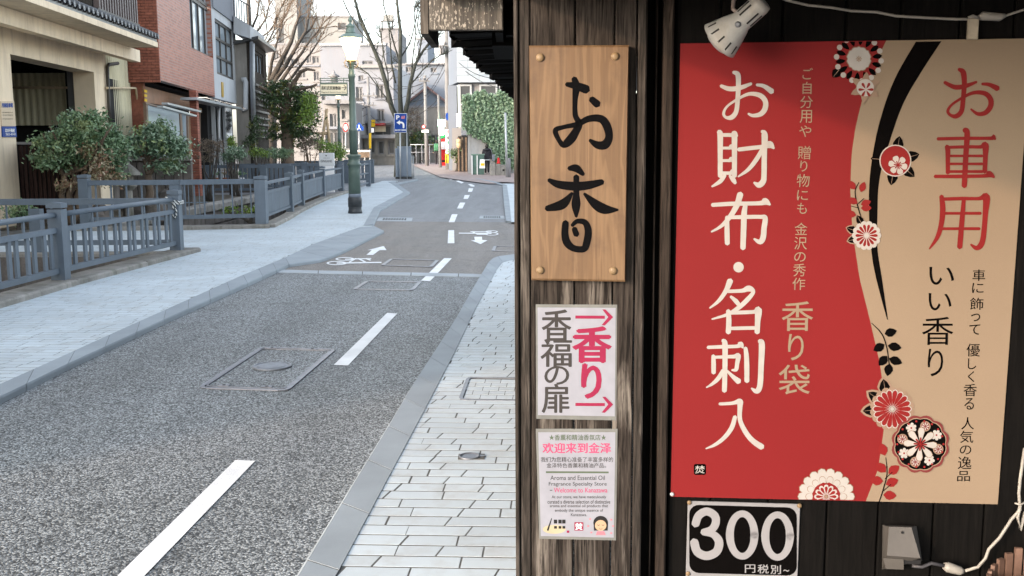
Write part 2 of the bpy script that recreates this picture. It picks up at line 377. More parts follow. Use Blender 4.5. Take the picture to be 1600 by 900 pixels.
# ------------------------------------------------------------------ ground, canal, road, pavements
UR = Vector((0.052, 0.99865, 0)); VR = Vector((0.99865, -0.052, 0))
KZ = 0.04
def sheet(name, pts, z, m, parent=None):
    return tag(MB().poly([Vector((p[0], p[1], z)) for p in pts]).obj(name, m, parent), kind='structure')
def gpts(pp, z=0.0): return [G(a, b, z) for a, b in pp]
def ccw(pts):
    a = sum(pts[i][0] * pts[(i + 1) % len(pts)][1] - pts[(i + 1) % len(pts)][0] * pts[i][1] for i in range(len(pts)))
    return pts if a > 0 else pts[::-1]
XB = -7.4                                      # far canal bank
DL = [(-4.62, 18.7), (-4.87, 22.5), (-5.12, 24.9), (-5.42, 29.5), (-5.5, 33.2)]  # canal edge beyond the bridge
# ground: everything but the canal channel; ramp up slightly in the distance
gm = MB()
right_edge = [(-5.6, -20), (-4.95, 9.0), (-4.72, 14.3)]
gm.poly([(x, y, -.004) for x, y in ccw([(-5.6, -60), (60, -60), (60, 50), (-4.7, 50), (-4.7, 33.2)] + [(x, y) for x, y in DL[::-1]] + [(-4.72, 14.3), (-4.95, 9), (-5.6, -20)])])
gm.poly([(x, y, -.004) for x, y in [(XB, 33.2), (-4.7, 33.2), (-4.7, 50), (XB, 50)]])
gm.poly([(x, y, -.004) for x, y in [(-80, -60), (XB, -60), (XB, 50), (-80, 50)]])
gm.poly([(XB, 14.3, -.004), (-4.72, 14.3, -.004), (-4.62, 18.7, -.004), (XB, 18.7, -.004)])
gm.poly([(60, -60, -.004), (700, -60, -.004), (700, 50, -.004), (60, 50, -.004)])
gm.poly([(-700, -60, -.004), (-80, -60, -.004), (-80, 50, -.004), (-700, 50, -.004)])
gm.poly([(-700, 50, -.004), (700, 50, -.004), (700, 70, .196), (-700, 70, .196)])
gm.poly([(-700, 70, .196), (700, 70, .196), (700, 1500, .196), (-700, 1500, .196)])
tag(gm.obj('ground', M['ground']), kind='structure')
cb_ = MB()
cb_.poly([(XB - .3, -60, -1.3), (-4, -60, -1.3), (-4, 36, -1.3), (XB - .3, 36, -1.3)])
tag(cb_.obj('canal_bed', M['soil']), kind='structure')
tag(MB().poly([(XB - .2, -60, -1.05), (-4, -60, -1.05), (-4, 35, -1.05), (XB - .2, 35, -1.05)]).obj('canal_water', M['water']), kind='structure')
# canal walls
cw = MB()
def vwall(a, b, z0, z1): cw.add([(a[0], a[1], z0), (b[0], b[1], z0), (b[0], b[1], z1), (a[0], a[1], z1)], [(0, 1, 2, 3)])
for seg in ([(-5.6, -20), (-4.95, 9.0), (-4.72, 14.3), (XB, 14.3)], [(XB, 18.7), (-4.62, 18.7)] + DL[1:] + [(XB, 33.2)]):
    for a, b in zip(seg, seg[1:]): vwall(a, b, -1.3, -.006)
vwall((XB, -60), (XB, 14.3), -1.3, -.006); vwall((XB, 18.7), (XB, 33.2), -1.3, -.006)
cwo = tag(cw.obj('canal_wall', M['stonewall']), kind='structure')
# coping stones of the far bank seen behind the bridge railing
for i in range(14):
    y = 18.9 + i * 1.0
    MB().bbox((XB - .02, y + .48, .06), (.97, .36, .17), X=(0, 1, 0), Y=(-1, 0, 0), b=.02).obj('coping_stone', M['plinth'], cwo)
for r in range(3):
    for i in range(17):
        y = 18.9 + i * .8 + (r % 2) * .4
        MB().bbox((XB + .035, y + .38, -.19 - r * .36), (.77, .07, .33), X=(0, 1, 0), Y=(-1, 0, 0), b=.015).obj('wall_stone', M['stonewall'], cwo)

# road surfaces (left edge well past the kerb; kerbs and pavements sit on it)
road_l = [(0, 634), (101, 582), (172, 548), (275, 499), (387, 448), (451, 418), (500, 413), (540, 396), (600, 364)]
near = [G(440, 424), G(752, 431)]
near_poly = [Vector((-6, 1, 0)), Vector((1.2, 1, 0)), G(1000, 433.5), G(752, 431), G(440, 424), G(300, 420)] 
sheet('road', ccw([(p.x, p.y) for p in near_poly]), .0, M['asph'])
cross = [G(300, 420), G(440, 424), G(752, 431), G(1000, 433.5), G(1000, 349), G(590, 346), G(560, 346)]
sheet('raised_crossing', ccw([(p.x, p.y) for p in cross]), .002, M['asph_brown'])
farp = [G(560, 346), G(590, 346), G(1000, 349), G(1000, 300), G(800, 285), G(782, 284), G(740, 280), G(690, 258)]
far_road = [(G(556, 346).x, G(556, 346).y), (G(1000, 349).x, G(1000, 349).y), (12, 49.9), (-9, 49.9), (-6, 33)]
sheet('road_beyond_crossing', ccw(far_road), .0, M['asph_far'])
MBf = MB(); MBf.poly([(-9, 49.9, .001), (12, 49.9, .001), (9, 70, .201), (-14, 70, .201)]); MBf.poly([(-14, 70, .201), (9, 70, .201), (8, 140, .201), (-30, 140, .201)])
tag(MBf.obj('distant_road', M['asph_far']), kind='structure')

# granite band across the road, in separate stones
band = tag(MB().poly([G(440, 422, .003), G(752, 429, .003), G(751, 433, .003), G(434, 426, .003)]).obj('granite_band', M['mortar']), kind='structure')
def lerp(a, b, t): return a + (b - a) * t
bs = [(433, 424.8)] + [(x, 424.8 + (x - 433) * .0222) for x in (497, 566, 642, 716, 753)]
for (xa, ya), (xb, yb) in zip(bs, bs[1:]):
    MB().prism([G(xa + .7, ya + 2, .0), G(xb - .7, yb + 2, .0), G(xb - .3, yb - 2.6, .0), G(xa + 1.2, ya - 2.6, .0)], (0, 0, .009)).obj('band_stone', M['band'], band)

# --- kerbs: inner/outer polylines (photo px, on the kerb top) split into stones
def kerb(name, outer, inner, h, step=.6, m='kerb', zt=None):
    zt = h
    O = [G(a, b, 0.0) for a, b in outer]; I = [G(a, b, h) for a, b in inner]
    base = MB()
    def arc(P_):
        L = [0]
        for a, b in zip(P_, P_[1:]): L.append(L[-1] + (b - a).length)
        return L
    def at(P_, L, t):
        s = t * L[-1]
        for i in range(len(P_) - 1):
            if s <= L[i + 1] + 1e-9: return P_[i].lerp(P_[i + 1], (s - L[i]) / max(1e-6, L[i + 1] - L[i]))
        return P_[-1].copy()
    LO, LI = arc(O), arc(I)
    n = max(1, round(LO[-1] / step))
    k0 = MB()
    for i in range(40):
        a, b = i / 40, (i + 1) / 40
        q = [at(O, LO, a), at(O, LO, b), at(I, LI, b), at(I, LI, a)]; q[0] = q[0].lerp(q[3], .10); q[1] = q[1].lerp(q[2], .10)
        for v in q: v.z = h - .0025
        k0.poly(q)
    root = tag(k0.obj(name, M['mortar']), kind='structure')
    for i in range(n):
        a, b = i / n, (i + 1) / n; e = .005 / (LO[-1])
        mb = MB(); sub = 3; rings = []
        for k in range(sub + 1):
            t = a + e + (b - a - 2 * e) * k / sub
            o = at(O, LO, t); ii = at(I, LI, t); d = (ii - o); d.z = 0; d.normalize()
            o0 = Vector((o.x, o.y, -.02)); o1 = Vector((o.x, o.y, 0)) + d * .004 + Vector((0, 0, h - .012)); o2 = Vector((o.x, o.y, 0)) + d * .02 + Vector((0, 0, h))
            i1 = Vector((ii.x, ii.y, h)); i0 = Vector((ii.x, ii.y, -.02))
            rings.append([o0, o1, o2, i1, i0])
        vs = [v for r_ in rings for v in r_]; fs = []
        for k in range(sub):
            for q in range(5):
                q2 = (q + 1) % 5; fs.append((k * 5 + q, k * 5 + q2, (k + 1) * 5 + q2, (k + 1) * 5 + q))
        fs += [(4, 3, 2, 1, 0), tuple(sub * 5 + q for q in range(5))]
        mb.add(vs, fs).obj('kerb_stone', M[m], root)
    return root
def ext(p, q, k):  # extend from q through p
    return (p[0] + (p[0] - q[0]) * k, p[1] + (p[1] - q[1]) * k)
KRO = [(400, 1017), (471, 898.5), (622, 648), (638, 620), (660, 585), (712, 504.5), (740, 454), (763, 415)]
KRI = [(455, 1010), (527, 895), (664, 639), (709, 553), (742, 484), (777, 420)]
kerb('right_kerb', KRO, KRI, KZ + .004, .6)
kerb('right_kerb_corner', [(763, 415), (770, 408), (780, 404.6), (802, 402), (840, 399)], [(777, 420), (785, 410), (790, 407.5), (803, 405.5), (840, 402.5)], KZ + .004, .6)
KLO = [(-260, 758), (0, 632), (101, 581), (172, 547.5), (275, 498.5), (387.5, 448), (451.5, 418)]
KLI = [(-260, 706), (0, 592), (83, 567), (153, 536), (206, 509), (258, 487.5), (294, 469), (375, 438), (403, 426.5), (446, 404)]
KLI = [(-260, 708), (0, 600), (83, 563), (153, 531), (258, 484), (375, 431.5), (446, 402)]
kerb('left_kerb', KLO, KLI, KZ + .004, .6)
kerb('left_dropped_kerb', [(451.5, 418), (505, 410), (540, 395), (600, 364.5)], [(446, 402), (487.5, 382), (562.5, 354.5), (585, 353)], KZ + .004, .9, 'kerb')
kerb('left_far_kerb', [(584, 354.5), (594, 331), (641, 303)], [(568, 352), (584, 324), (631, 300)], KZ + .006, .9)
kerb('left_far_kerb_turn', [(641, 303), (622, 289), (617, 285)], [(631, 300), (612, 287), (606, 284)], KZ + .006, .9)
kerb('refuge_kerb', [(622, 289), (653, 282.5)], [(619, 286), (651, 280)], KZ + .008, 1.2)
kerb('right_far_kerb', [(790, 348), (786.5, 315), (785, 291), (770, 286.5), (742, 280)], [(799, 346), (796, 315), (792, 289), (776, 284), (745, 278.5)], KZ + .004, .9)

# --- pavements: mortar bed + pavers
def inpoly(x, y, poly):
    r = False; n = len(poly)
    for i in range(n):
        x1, y1 = poly[i]; x2, y2 = poly[(i + 1) % n]
        if (y1 > y) != (y2 > y) and x < (x2 - x1) * (y - y1) / (y2 - y1) + x1: r = not r
    return r
ROT = -math.atan2(UR.x, UR.y)
SK = .009
PM = {}
def paver_verts(L, W_, sa, sb, h=.03, g=.0055, bv=.0004):
    # local x along the row, y across, ends skewed by sa / sb
    def ring(k, z): e = g * .62; return [(e + k - sa, g + k, z), (L - e - k - sb, g + k, z), (L - e - k + sb, W_ - g - k, z), (e + k + sa, W_ - g - k, z)]
    vs = ring(0, -h) + ring(0, -bv) + ring(bv, 0)
    fs = [(8, 9, 10, 11)]
    for k in (0, 4):
        for i in range(4): j = (i + 1) % 4; fs.append((k + i, k + j, k + 4 + j, k + 4 + i))
    return vs, fs
LENS = [.16, .20, .24, .30]
for L in LENS:
    for t in (0, 1):
        vs, fs = paver_verts(L, .1, SK if t else 0, 0 if t else SK)
        mb = MB(); mb.add(vs, fs); PM[(L, t)] = mb.mesh('paver', M['paver'])
def pmesh(L, t):
    if (L, t) not in PM:
        vs, fs = paver_verts(L, .1, SK if t else 0, 0 if t else SK); mb = MB(); mb.add(vs, fs); PM[(L, t)] = mb.mesh('paver', M['paver'])
    return PM[(L, t)]
def pave(name, poly, z, t0, t1, s0, s1, cutouts=(), limit=290, seed=1, rowh=.1, zfar=None):
    rnd = random.Random(seed)
    root = tag(MB().poly([Vector((x, y, z - .0010)) for x, y in ccw(poly)]).obj(name, M['mortar']), kind='structure')
    org = WLOC(root); items = []
    rows = int((t1 - t0) / rowh)
    for r_ in range(rows):
        t = t0 + r_ * rowh; s = s0 - rnd.random() * .3; ty = rnd.randint(0, 1)
        while s < s1:
            L = rnd.choice(LENS); c_ = UR * (t + rowh / 2) + VR * (s + L / 2)
            cs = [c_, UR * (t + rowh / 2) + VR * (s + .07), UR * (t + rowh / 2) + VR * (s + L - .07)]
            K = 12; fl = [(lambda q: inpoly(q.x, q.y, poly) and not any(inpoly(q.x, q.y, cu_) for cu_ in cutouts))(UR * (t + rowh / 2) + VR * (s + L * k / K)) for k in range(K + 1)]
            if any(fl):
                i0 = fl.index(True); i1 = K - fl[::-1].index(True); s_, L_ = s, L
                if i0 > 0: s_ = s + L * (i0 - 1) / K - .012
                if i0 > 0 or i1 < K:
                    e_ = s + L if i1 == K else s + L * (i1 + 1) / K + .012
                    L_ = round(e_ - s_, 2)
                if L_ > .035: items.append((c_.y, t, s_, L_, ty))
            s += L; ty = 1 - ty
    items.sort()
    seen = lambda it: True
    rest = MB(); k = 0
    for (_, t, s, L, ty) in items:
        p = UR * t + VR * s; p.z = z + rnd.uniform(-.0003, .0003)
        # visible in the photo?
        d = (p - EYE); yy = d.dot(FW); vis = yy > .1 and abs(d.dot(RT) / yy) < .5 and abs(d.dot(UP) / yy) < .285
        if vis and k < limit:
            o = bpy.data.objects.new('paver', pmesh(L, ty)); COL.objects.link(o); o.parent = root; o.location = p - org; o.rotation_euler = (0, 0, ROT); k += 1
        else:
            vs, fs = paver_verts(L, .1, SK if ty else 0, 0 if ty else SK)
            rest.add([UR * (t + v[1]) + VR * (s + v[0]) + Vector((0, 0, p.z + v[2])) for v in vs], fs)
    if rest.v: tag(rest.obj('distant_pavers', M['paver'], root), kind='stuff')
    return root
rp = [(p.x, p.y) for p in [G(a, b, KZ) for a, b in [(455, 1010), (527, 895), (664, 639), (709, 553), (742, 484), (777, 420), (785, 410), (790, 407.5), (803, 405.5), (900, 402)]]] + [(1.3, 3.2), (.3, 2.0)]
rp = [(x, y) for x, y in rp]
rp = [p for p in rp[:9]] + [(.55, rp[8][1] + .02), (.3, 8.0), (.1, 2.9), (-.1, 2.6)]
BR = [(G(a, b, KZ).x, G(a, b, KZ).y) for a, b in [(731, 590), (860, 592), (860, 627), (718, 625)]]
VC = [(G(a, b, KZ).x, G(a, b, KZ).y) for a, b in [(716, 707), (752, 707), (752, 724), (712, 724)]]
pave('right_pavement', rp, KZ, 2.4, 14.2, -1.3, .7, cutouts=(BR,), seed=3)
lp_px = [(-260, 708), (0, 600), (83, 563), (153, 531), (258, 484), (375, 431.5), (446, 402), (487.5, 382), (562.5, 354.5), (585, 353), (568, 352), (584, 324), (631, 300), (612, 287), (606, 284), (598, 268), (560, 265)]
lp = [(G(a, b, KZ).x, G(a, b, KZ).y) for a, b in lp_px]
lp = lp[:-2] + [(-5.0, 45), (-5.6, 45), (-5.45, 33.0), (-5.30, 29.5), (-5.0, 24.9), (-4.75, 22.5), (-4.52, 18.85), (-9.0, 18.6), (-9.0, 14.5), (-4.62, 14.5), (-4.85, 9.0), (-5.0, 5.2)]
pave('left_pavement', lp, KZ, 4.9, 45, -9.2, -1.0, seed=5)
pk = [(G(a, b, KZ).x, G(a, b, KZ).y) for a, b in [(742, 280), (776, 284), (792, 287), (1000, 300), (1000, 262), (700, 258)]]
sheet('right_far_pavement', ccw([(3.6, 62), (1.2, 49), (-.2, 41), (1.5, 41), (7, 40), (9, 62)][:0] + [(p[0], p[1]) for p in [(-1.95, 44.6), (-.95, 41.2), (9, 38.5), (9, 49.9), (-3.4, 49.9)]]), KZ, M['pink'])
mbp = MB(); mbp.poly([(-3.4, 49.9, KZ), (9, 49.9, KZ), (9, 70, KZ + .2), (-6.6, 70, KZ + .2)]); mbp.poly([(-6.6, 70, KZ + .2), (9, 70, KZ + .2), (9, 90, KZ + .2), (-9.5, 90, KZ + .2)])
tag(mbp.obj('right_distant_pavement', M['pink']), kind='structure')
sheet('right_corner_pavement', ccw([(G(a, b, KZ).x, G(a, b, KZ).y) for a, b in [(776, 284), (792, 289), (796, 315), (799, 347), (930, 347), (930, 291)]]), KZ, M['paver'])
sheet('left_brick_paving', ccw([(G(a, b, KZ).x, G(a, b, KZ).y) for a, b in [(556, 253.5), (598, 255.5), (619, 272.5), (600, 274), (556, 266)]]), KZ + .004, M['pink'])

# --- markings
def mark(name, px, z=.004, m='line', label=None):
    return tag(MB().poly([Vector((p.x, p.y, z)) for p in gpts(px)]).obj(name, M[m]), kind='structure')
dashes = [[(146, 945), (185, 900), (368, 720), (398.6, 721.5), (227, 900), (186, 948)],
  [(521.5, 571), (544, 572), (620.8, 490.5), (605, 489.5)], [(658, 439), (672, 440), (706, 404), (694, 403.7)],
  [(699.5, 380.5), (710, 380.5), (709.5, 360), (700.5, 360)], [(701, 347.5), (710, 347.5), (715, 335), (706, 335)],
  [(714, 326), (722.5, 326), (727, 316.7), (718.7, 316.7)], [(724, 311), (731, 311), (734, 305), (726, 305)],
  [(731, 300), (737.5, 300), (739.5, 294.3), (732.5, 294.3)], [(731, 288), (736, 287.5), (741.5, 290), (741, 292), (736, 291.5)],
  [(712, 283), (717, 282), (725, 285.5), (721, 286.8)], [(697, 277.5), (701, 276.8), (708.5, 280.5), (704, 281.5)],
  [(675, 270), (683, 269.2), (700, 274.2), (692, 275)], [(665, 266), (669, 265.8), (672, 267.8), (668.5, 268)], [(657, 263), (660, 262.8), (662.5, 264.3), (659.5, 264.5)]]
for i, d in enumerate(dashes):
    mark('road_dash', d, .0045 if i != 8 else .0052)
mark('road_line', [(646, 274.5), (648, 272), (666, 276), (658, 277)])
# arrow left lane, arrow right lane
mark('road_arrow', [(572, 399), (584, 399), (594, 392), (604, 392), (599, 385), (587, 386.5), (573, 392), (582, 392)][:0] or [(572.5, 399), (583, 399), (593, 391.5), (604, 391.5), (599.5, 385), (574, 391.5), (581, 391.5)], .0065)
mark('road_arrow', [(741, 370.5), (753, 370.5), (753.5, 375.5), (762, 376), (751, 382), (735.5, 376), (742, 376)], .0065)
# bicycles, as flat painted rings and bars
def ringp(mb, cx, cy, rx, ry, w_, z, n=18):
    for k in range(n):
        a, b = 2 * math.pi * k / n, 2 * math.pi * (k + 1) / n
        q = [(cx + rx * math.cos(a), cy + ry * math.sin(a)), (cx + rx * math.cos(b), cy + ry * math.sin(b)),
             (cx + (rx - w_) * math.cos(b), cy + (ry - w_ * .34) * math.sin(b)), (cx + (rx - w_) * math.cos(a), cy + (ry - w_ * .34) * math.sin(a))]
        mb.poly([G(x, y, z) for x, y in q])
def bar(mb, a, b, w_, z):
    mb.poly([G(a[0], a[1] - w_ / 2, z), G(b[0], b[1] - w_ / 2, z), G(b[0], b[1] + w_ / 2, z), G(a[0], a[1] + w_ / 2, z)])
mb = MB(); z = .0065
ringp(mb, 526, 411, 16, 3.2, 3.5, z); ringp(mb, 539, 404.6, 15, 2.8, 3.2, z + .0003)
bar(mb, (526, 411), (596, 410), 1.9, z + .0006); bar(mb, (539, 405), (580, 404), 1.4, z + .0006); bar(mb, (560, 404), (572, 410), 2.4, z + .0009); bar(mb, (545, 410), (556, 404), 2.0, z + .0012); bar(mb, (572, 404), (579, 406.5), 2.2, z + .0015)
tag(mb.obj('bicycle_marking', M['line']), kind='structure')
mb = MB()
ringp(mb, 768, 365.5, 11, 2.4, 2.4, z); ringp(mb, 768, 362, 10, 1.9, 2.2, z + .0003)
bar(mb, (717, 364.3), (768, 364.6), 1.5, z + .0006); bar(mb, (735, 362), (768, 362), 1.1, z + .0009); bar(mb, (745, 366), (762, 366), 1.5, z + .0012); bar(mb, (738, 362), (746, 366), 1.8, z + .0015)
tag(mb.obj('bicycle_marking', M['line']), kind='structure')

# --- covers and drains
def strip(mb, a, b, w_, z, side=0):
    """thin ground strip between two 3D points"""
    d = (b - a).normalized(); n = Vector((-d.y, d.x, 0)) * w_ / 2
    mb.prism([Vector((p.x, p.y, z - .006)) for p in (a - n, b - n, b + n, a + n)], (0, 0, .006))
def frame_cover(name, label, px, mat, w_=.028, h=.008, double=True, base=0.0):
    q = gpts(px, base); cen = sum(q, Vector()) / 4
    t = thing(name, label, 'manhole cover', cen)
    pp = []
    for i in range(4):   # rounded corners
        a, b, c_ = q[i - 1], q[i], q[(i + 1) % 4]; r_ = .05
        pa = b + (a - b).normalized() * r_; pc = b + (c_ - b).normalized() * r_
        pp += [pa, b.lerp((pa + pc) / 2, .45), pc]
    mb = MB(); n = len(pp)
    for i in range(n): strip(mb, pp[i], pp[(i + 1) % n], w_, base + h + (i % 2) * .0004)
    mb.obj('outer_rim', mat, t)
    if double:
        mb = MB(); qq = [cen + (p - cen) * .93 for p in pp]
        for i in range(n): strip(mb, qq[i], qq[(i + 1) % n], w_ * .45, base + h - .001 + (i % 2) * .0004)
        mb.obj('inner_rim', mat, t)
    return t, cen, q
t, cen, q = frame_cover('manhole_cover', 'large asphalt filled cover with steel rim and round lid in the near road', [(409, 543.5), (522.5, 547), (448, 611), (312, 607)], M['steel'])
lid = MB(); cc = G(425, 573.5)
lid.lathe((cc.x, cc.y, .0), [(.135, .0), (.135, .012), (.118, .014), (.117, .009), (.10, .009), (.098, .013), (.09, .0135)], 28)
lid.obj('round_lid', M['iron'], t)
for a, b in ((350, 604), (417, 606), (425, 545.5), (488, 547)):
    p = G(a, b); mb = MB(); mb.box((p.x, p.y, .007), (.07, .045, .008)); l = mb.obj('lifting_lug', M['steel'], t)
    MB().lathe((p.x, p.y, .008), [(.011, 0), (.011, .0045)], 10).obj('key_hole', M['dark'], l)
frame_cover('manhole_cover', 'asphalt filled rectangular cover just before the granite band across the road', [(573, 440), (657, 441), (645, 454), (553, 452.5)], M['steel'], .03)
frame_cover('manhole_cover', 'rectangular cover in the brown crossing beside the bicycle marking', [(611, 405.5), (684, 407.5), (674, 418), (597, 415.5)], M['steel'], .035, .011)
frame_cover('manhole_cover', 'cover in the brown crossing cut off by the wooden post', [(773, 385.5), (830, 385.5), (826, 394), (770, 393)], M['steel'], .035, .011)
# right pavement: paver-filled cover and round valve cap
t, cen, q = frame_cover('paver_cover', 'steel framed cover filled with pavers in the right pavement', [(732, 590), (860, 592), (856, 627), (719, 625)], M['iron'], .022, .004, False, KZ)
t['category'] = 'manhole cover'
for r_ in range(5):
    for k in range(5):
        a0, a1 = k / 5 + .004 + (r_ % 2) * .0, (k + 1) / 5 - .004; b0, b1 = r_ / 5 + .012, (r_ + 1) / 5 - .012
        def bl(u, v): u = .03 + u * .94; v = .06 + v * .88; return q[0].lerp(q[1], u).lerp(q[3].lerp(q[2], u), v)
        sh = (.09 if r_ % 2 else 0)
        if k == 4 and sh: a1 = 1 - sh - .004
        MB().prism([Vector((*bl(u + sh, v)[:2], KZ - .02)) for u, v in ((a0, b0), (a1, b0), (a1, b1), (a0, b1))], (0, 0, .0204)).obj('paver', M['paver'], t)
        if k == 0 and sh: MB().prism([Vector((*bl(u, v)[:2], KZ - .02)) for u, v in ((.004, b0), (sh - .004, b0), (sh - .004, b1), (.004, b1))], (0, 0, .0204)).obj('paver', M['paver'], t)
p = G(735, 714, KZ)
t = thing('valve_cap', 'small round iron valve cap set in the right pavement', 'valve cap', (p.x, p.y, KZ))
MB().box((p.x + .005, p.y, KZ - .007), (.125, .085, .02)).obj('mortar_bed', M['mortar'], t)
MB().lathe((p.x - .005, p.y, KZ - .002), [(.05, 0), (.05, .010), (.043, .0105), (.042, .006), (.03, .007), (.005, .0075)], 24).obj('lid', M['iron'], t)
MB().prism([Vector((p.x + a, p.y + b, KZ)) for a, b in ((.038, .022), (.072, .012), (.07, .003), (.04, -.015))], (0, 0, .006)).obj('hinge', M['iron'], t)
# drain grates
def grate(label, px, n):
    q = gpts(px); cen = sum(q, Vector()) / 4; t = thing('drain_grate', label, 'drain grate', cen)
    MB().prism([Vector((v.x, v.y, -.01)) for v in q], (0, 0, .016)).obj('slab', M['band'], t)
    def bl(u, v): return q[0].lerp(q[1], u).lerp(q[3].lerp(q[2], u), v)
    mb = MB()
    for k in range(n):
        u0 = .16 + k * .7 / n; u1 = u0 + .7 / n * .55
        mb.prism([Vector((*bl(u, v)[:2], .004)) for u, v in ((u0, .25), (u1, .25), (u1, .75), (u0, .75))], (0, 0, .005))
    mb.obj('slots', M['dark'], t)
grate('pale slab drain grate by the left kerb beyond the crossing', [(592, 340), (645, 340.5), (643, 346), (588, 345.5)], 9)
grate('dark drain grate by the right kerb beyond the crossing', [(750, 337.5), (788, 337.5), (789, 342), (749, 342)], 8)
# ------------------------------------------------------------------ fences
def fpost(root, x, y, z0, h, wx=.13, d=Vector((0, 1, 0)), cap=True):
    X = Vector((d.y, -d.x, 0)); mb = MB()
    mb.box((x, y, z0 + h / 2 - .03), (wx, wx, h - .06), X=X, Y=d)
    o = mb.obj('post', M['fence'], root)
    if cap:
        mb = MB(); a = wx / 2
        mb.box((x, y, z0 + h - .022), (wx + .012, wx + .012, .05), X=X, Y=d)
        mb.lathe((x, y, z0 + h + .003), [(wx * .72, 0), (.01, .012)], 4); mb.obj('post_cap', M['fence'], o)
    return o
def plinth(root, pts, wdt, h, side=1):
    """low kerb under a fence as a chain of blocks"""
    for a, b in zip(pts, pts[1:]):
        a = Vector((*a, 0)); b = Vector((*b, 0)); d = (b - a); L = d.length; d.normalize(); n = Vector((d.y, -d.x, 0)) * side
        k = max(1, round(L / 1.9))
        for i in range(k):
            p = a + d * (L * i / k + .002); q = a + d * (L * (i + 1) / k - .006)
            mb = MB(); c_ = (p + q) / 2 + n * 0.0; mb.bbox((c_.x, c_.y, h / 2 - .05), ((q - p).length, h + .1, wdt), X=d, Y=(0, 0, -1), Z=n, b=.018)
            mb.obj('plinth_block', M['plinth'], root)
def bars_fence(root, a, b, z0, rails, bars=None, pair=True, barz=(0, 1), barw=.045, gap=.2, tubular=False):
    a = Vector((*a, 0)); b = Vector((*b, 0)); d = (b - a); L = d.length; d.normalize(); X = Vector((d.y, -d.x, 0))
    for (z, hh, ww, round_) in rails:
        m_ = (a + b) / 2; mb = MB()
        if round_: mb.cyl(a + Vector((0, 0, z0 + z)), b + Vector((0, 0, z0 + z)), hh / 2, 12)
        else: mb.box((m_.x, m_.y, z0 + z), (ww, L, hh), X=X, Y=d)
        mb.obj('rail', M['fence'], root)
    if bars:
        n = int(L / gap); g = L / n
        for i in range(n):
            offs = ((-.07, .07) if pair else (0,))
            for o_ in offs:
                p = a + d * (g * (i + .5) + o_); mb = MB()
                mb.box((p.x, p.y, z0 + (bars[0] + bars[1]) / 2), (.025 if pair else .02, .062 if pair else barw, bars[1] - bars[0] - .004), X=X, Y=d)
                mb.obj('baluster', M['fence'], root)
# A : nearest railing
A = [(-4.98, 7.6), (-4.88, 11.0), (-4.66, 14.2)]
t = thing('bridge_railing', 'nearest blue grey railing with round handrail and a rope on its far post', 'railing', (-4.88, 11.0, KZ), 'blue grey railings along the canal')
for p in ((-4.88, 11.0), (-4.66, 14.2)): fpost(t, p[0], p[1], .10, .82, .15)
fpost(t, -4.98, 7.6, .10, .82, .15)
for a, b in zip(A, A[1:]):
    a = Vector(a); b = Vector(b); d = (b - a).normalized(); a = a + d * .075; b = b - d * .075
    bars_fence(t, a, b, .10, [(.70, .06, .06, True), (.535, .055, .05, False), (.10, .06, .05, False)], (.13, .508), True, gap=.36)
    # short stubs between handrail and second rail
    L = (b - a).length
    for i in range(int(L / .47)):
        p = a + d * (.24 + i * .47); mb = MB(); mb.box((p.x, p.y, .10 + .62), (.02, .03, .115)); mb.obj('stub', M['fence'], t)
plinth(t, [(-5.02, 5.0), (-4.86, 11.0), (-4.60, 14.55)], .34, .10)
# rope on the end post
t = thing('rope', 'black and white twisted rope tied round the end post of the nearest railing', 'rope', (-4.66, 14.2, .8))
mb = MB(); rx, ry = -4.66, 14.2
loop = [(rx - .09, ry - .09, .83), (rx - .02, ry - .095, .80), (rx + .09, ry - .09, .765), (rx + .09, ry + .09, .77), (rx - .09, ry + .09, .82), (rx - .09, ry - .09, .83)]
mb.tube(loop, .012, 8); mb.tube([(v[0] + .002, v[1] - .004, v[2] - .026) for v in loop], .012, 8)
mb.tube([(rx, ry - .1, .80), (rx + .03, ry - .11, .74), (rx + .05, ry - .10, .66), (rx + .045, ry - .10, .58), (rx + .02, ry - .10, .545), (rx, ry - .1, .57), (rx + .01, ry - .105, .66), (rx + .005, ry - .105, .78)], .011, 8)
def ropem():
    m, n, b = _mk('twisted_rope'); co_ = coords(n)
    wv = ND(n, 'TexWave', i_Scale=11.0, i_Distortion=.5); wv.bands_direction = 'DIAGONAL'; n.links.new(co_, wv.inputs['Vector'])
    n.links.new(ramp(n, wv.outputs[0], [(.38, (.03, .03, .03)), (.46, (.6, .62, .6))]), b.inputs['Base Color']); return m
mb.obj('cord', ropem(), t)
# B : near side of the foot bridge
t = thing('bridge_railing', 'low blue grey railing behind the nearest one, on the near side of the bridge', 'railing', (-7, 14.5, KZ), 'blue grey railings along the canal')
for x in (-6.72, -9.2): fpost(t, x, 14.5 - (x + 6.7) * .02, .02, .70, .14, cap=False)
bars_fence(t, (-9.2, 14.46), (-4.75, 14.5), .02, [(.74, .085, .07, False), (.16, .07, .06, False)], (.2, .695), False, gap=.30, barw=.02)
plinth(t, [(-9.2, 14.42), (-4.9, 14.46)], .2, .05)
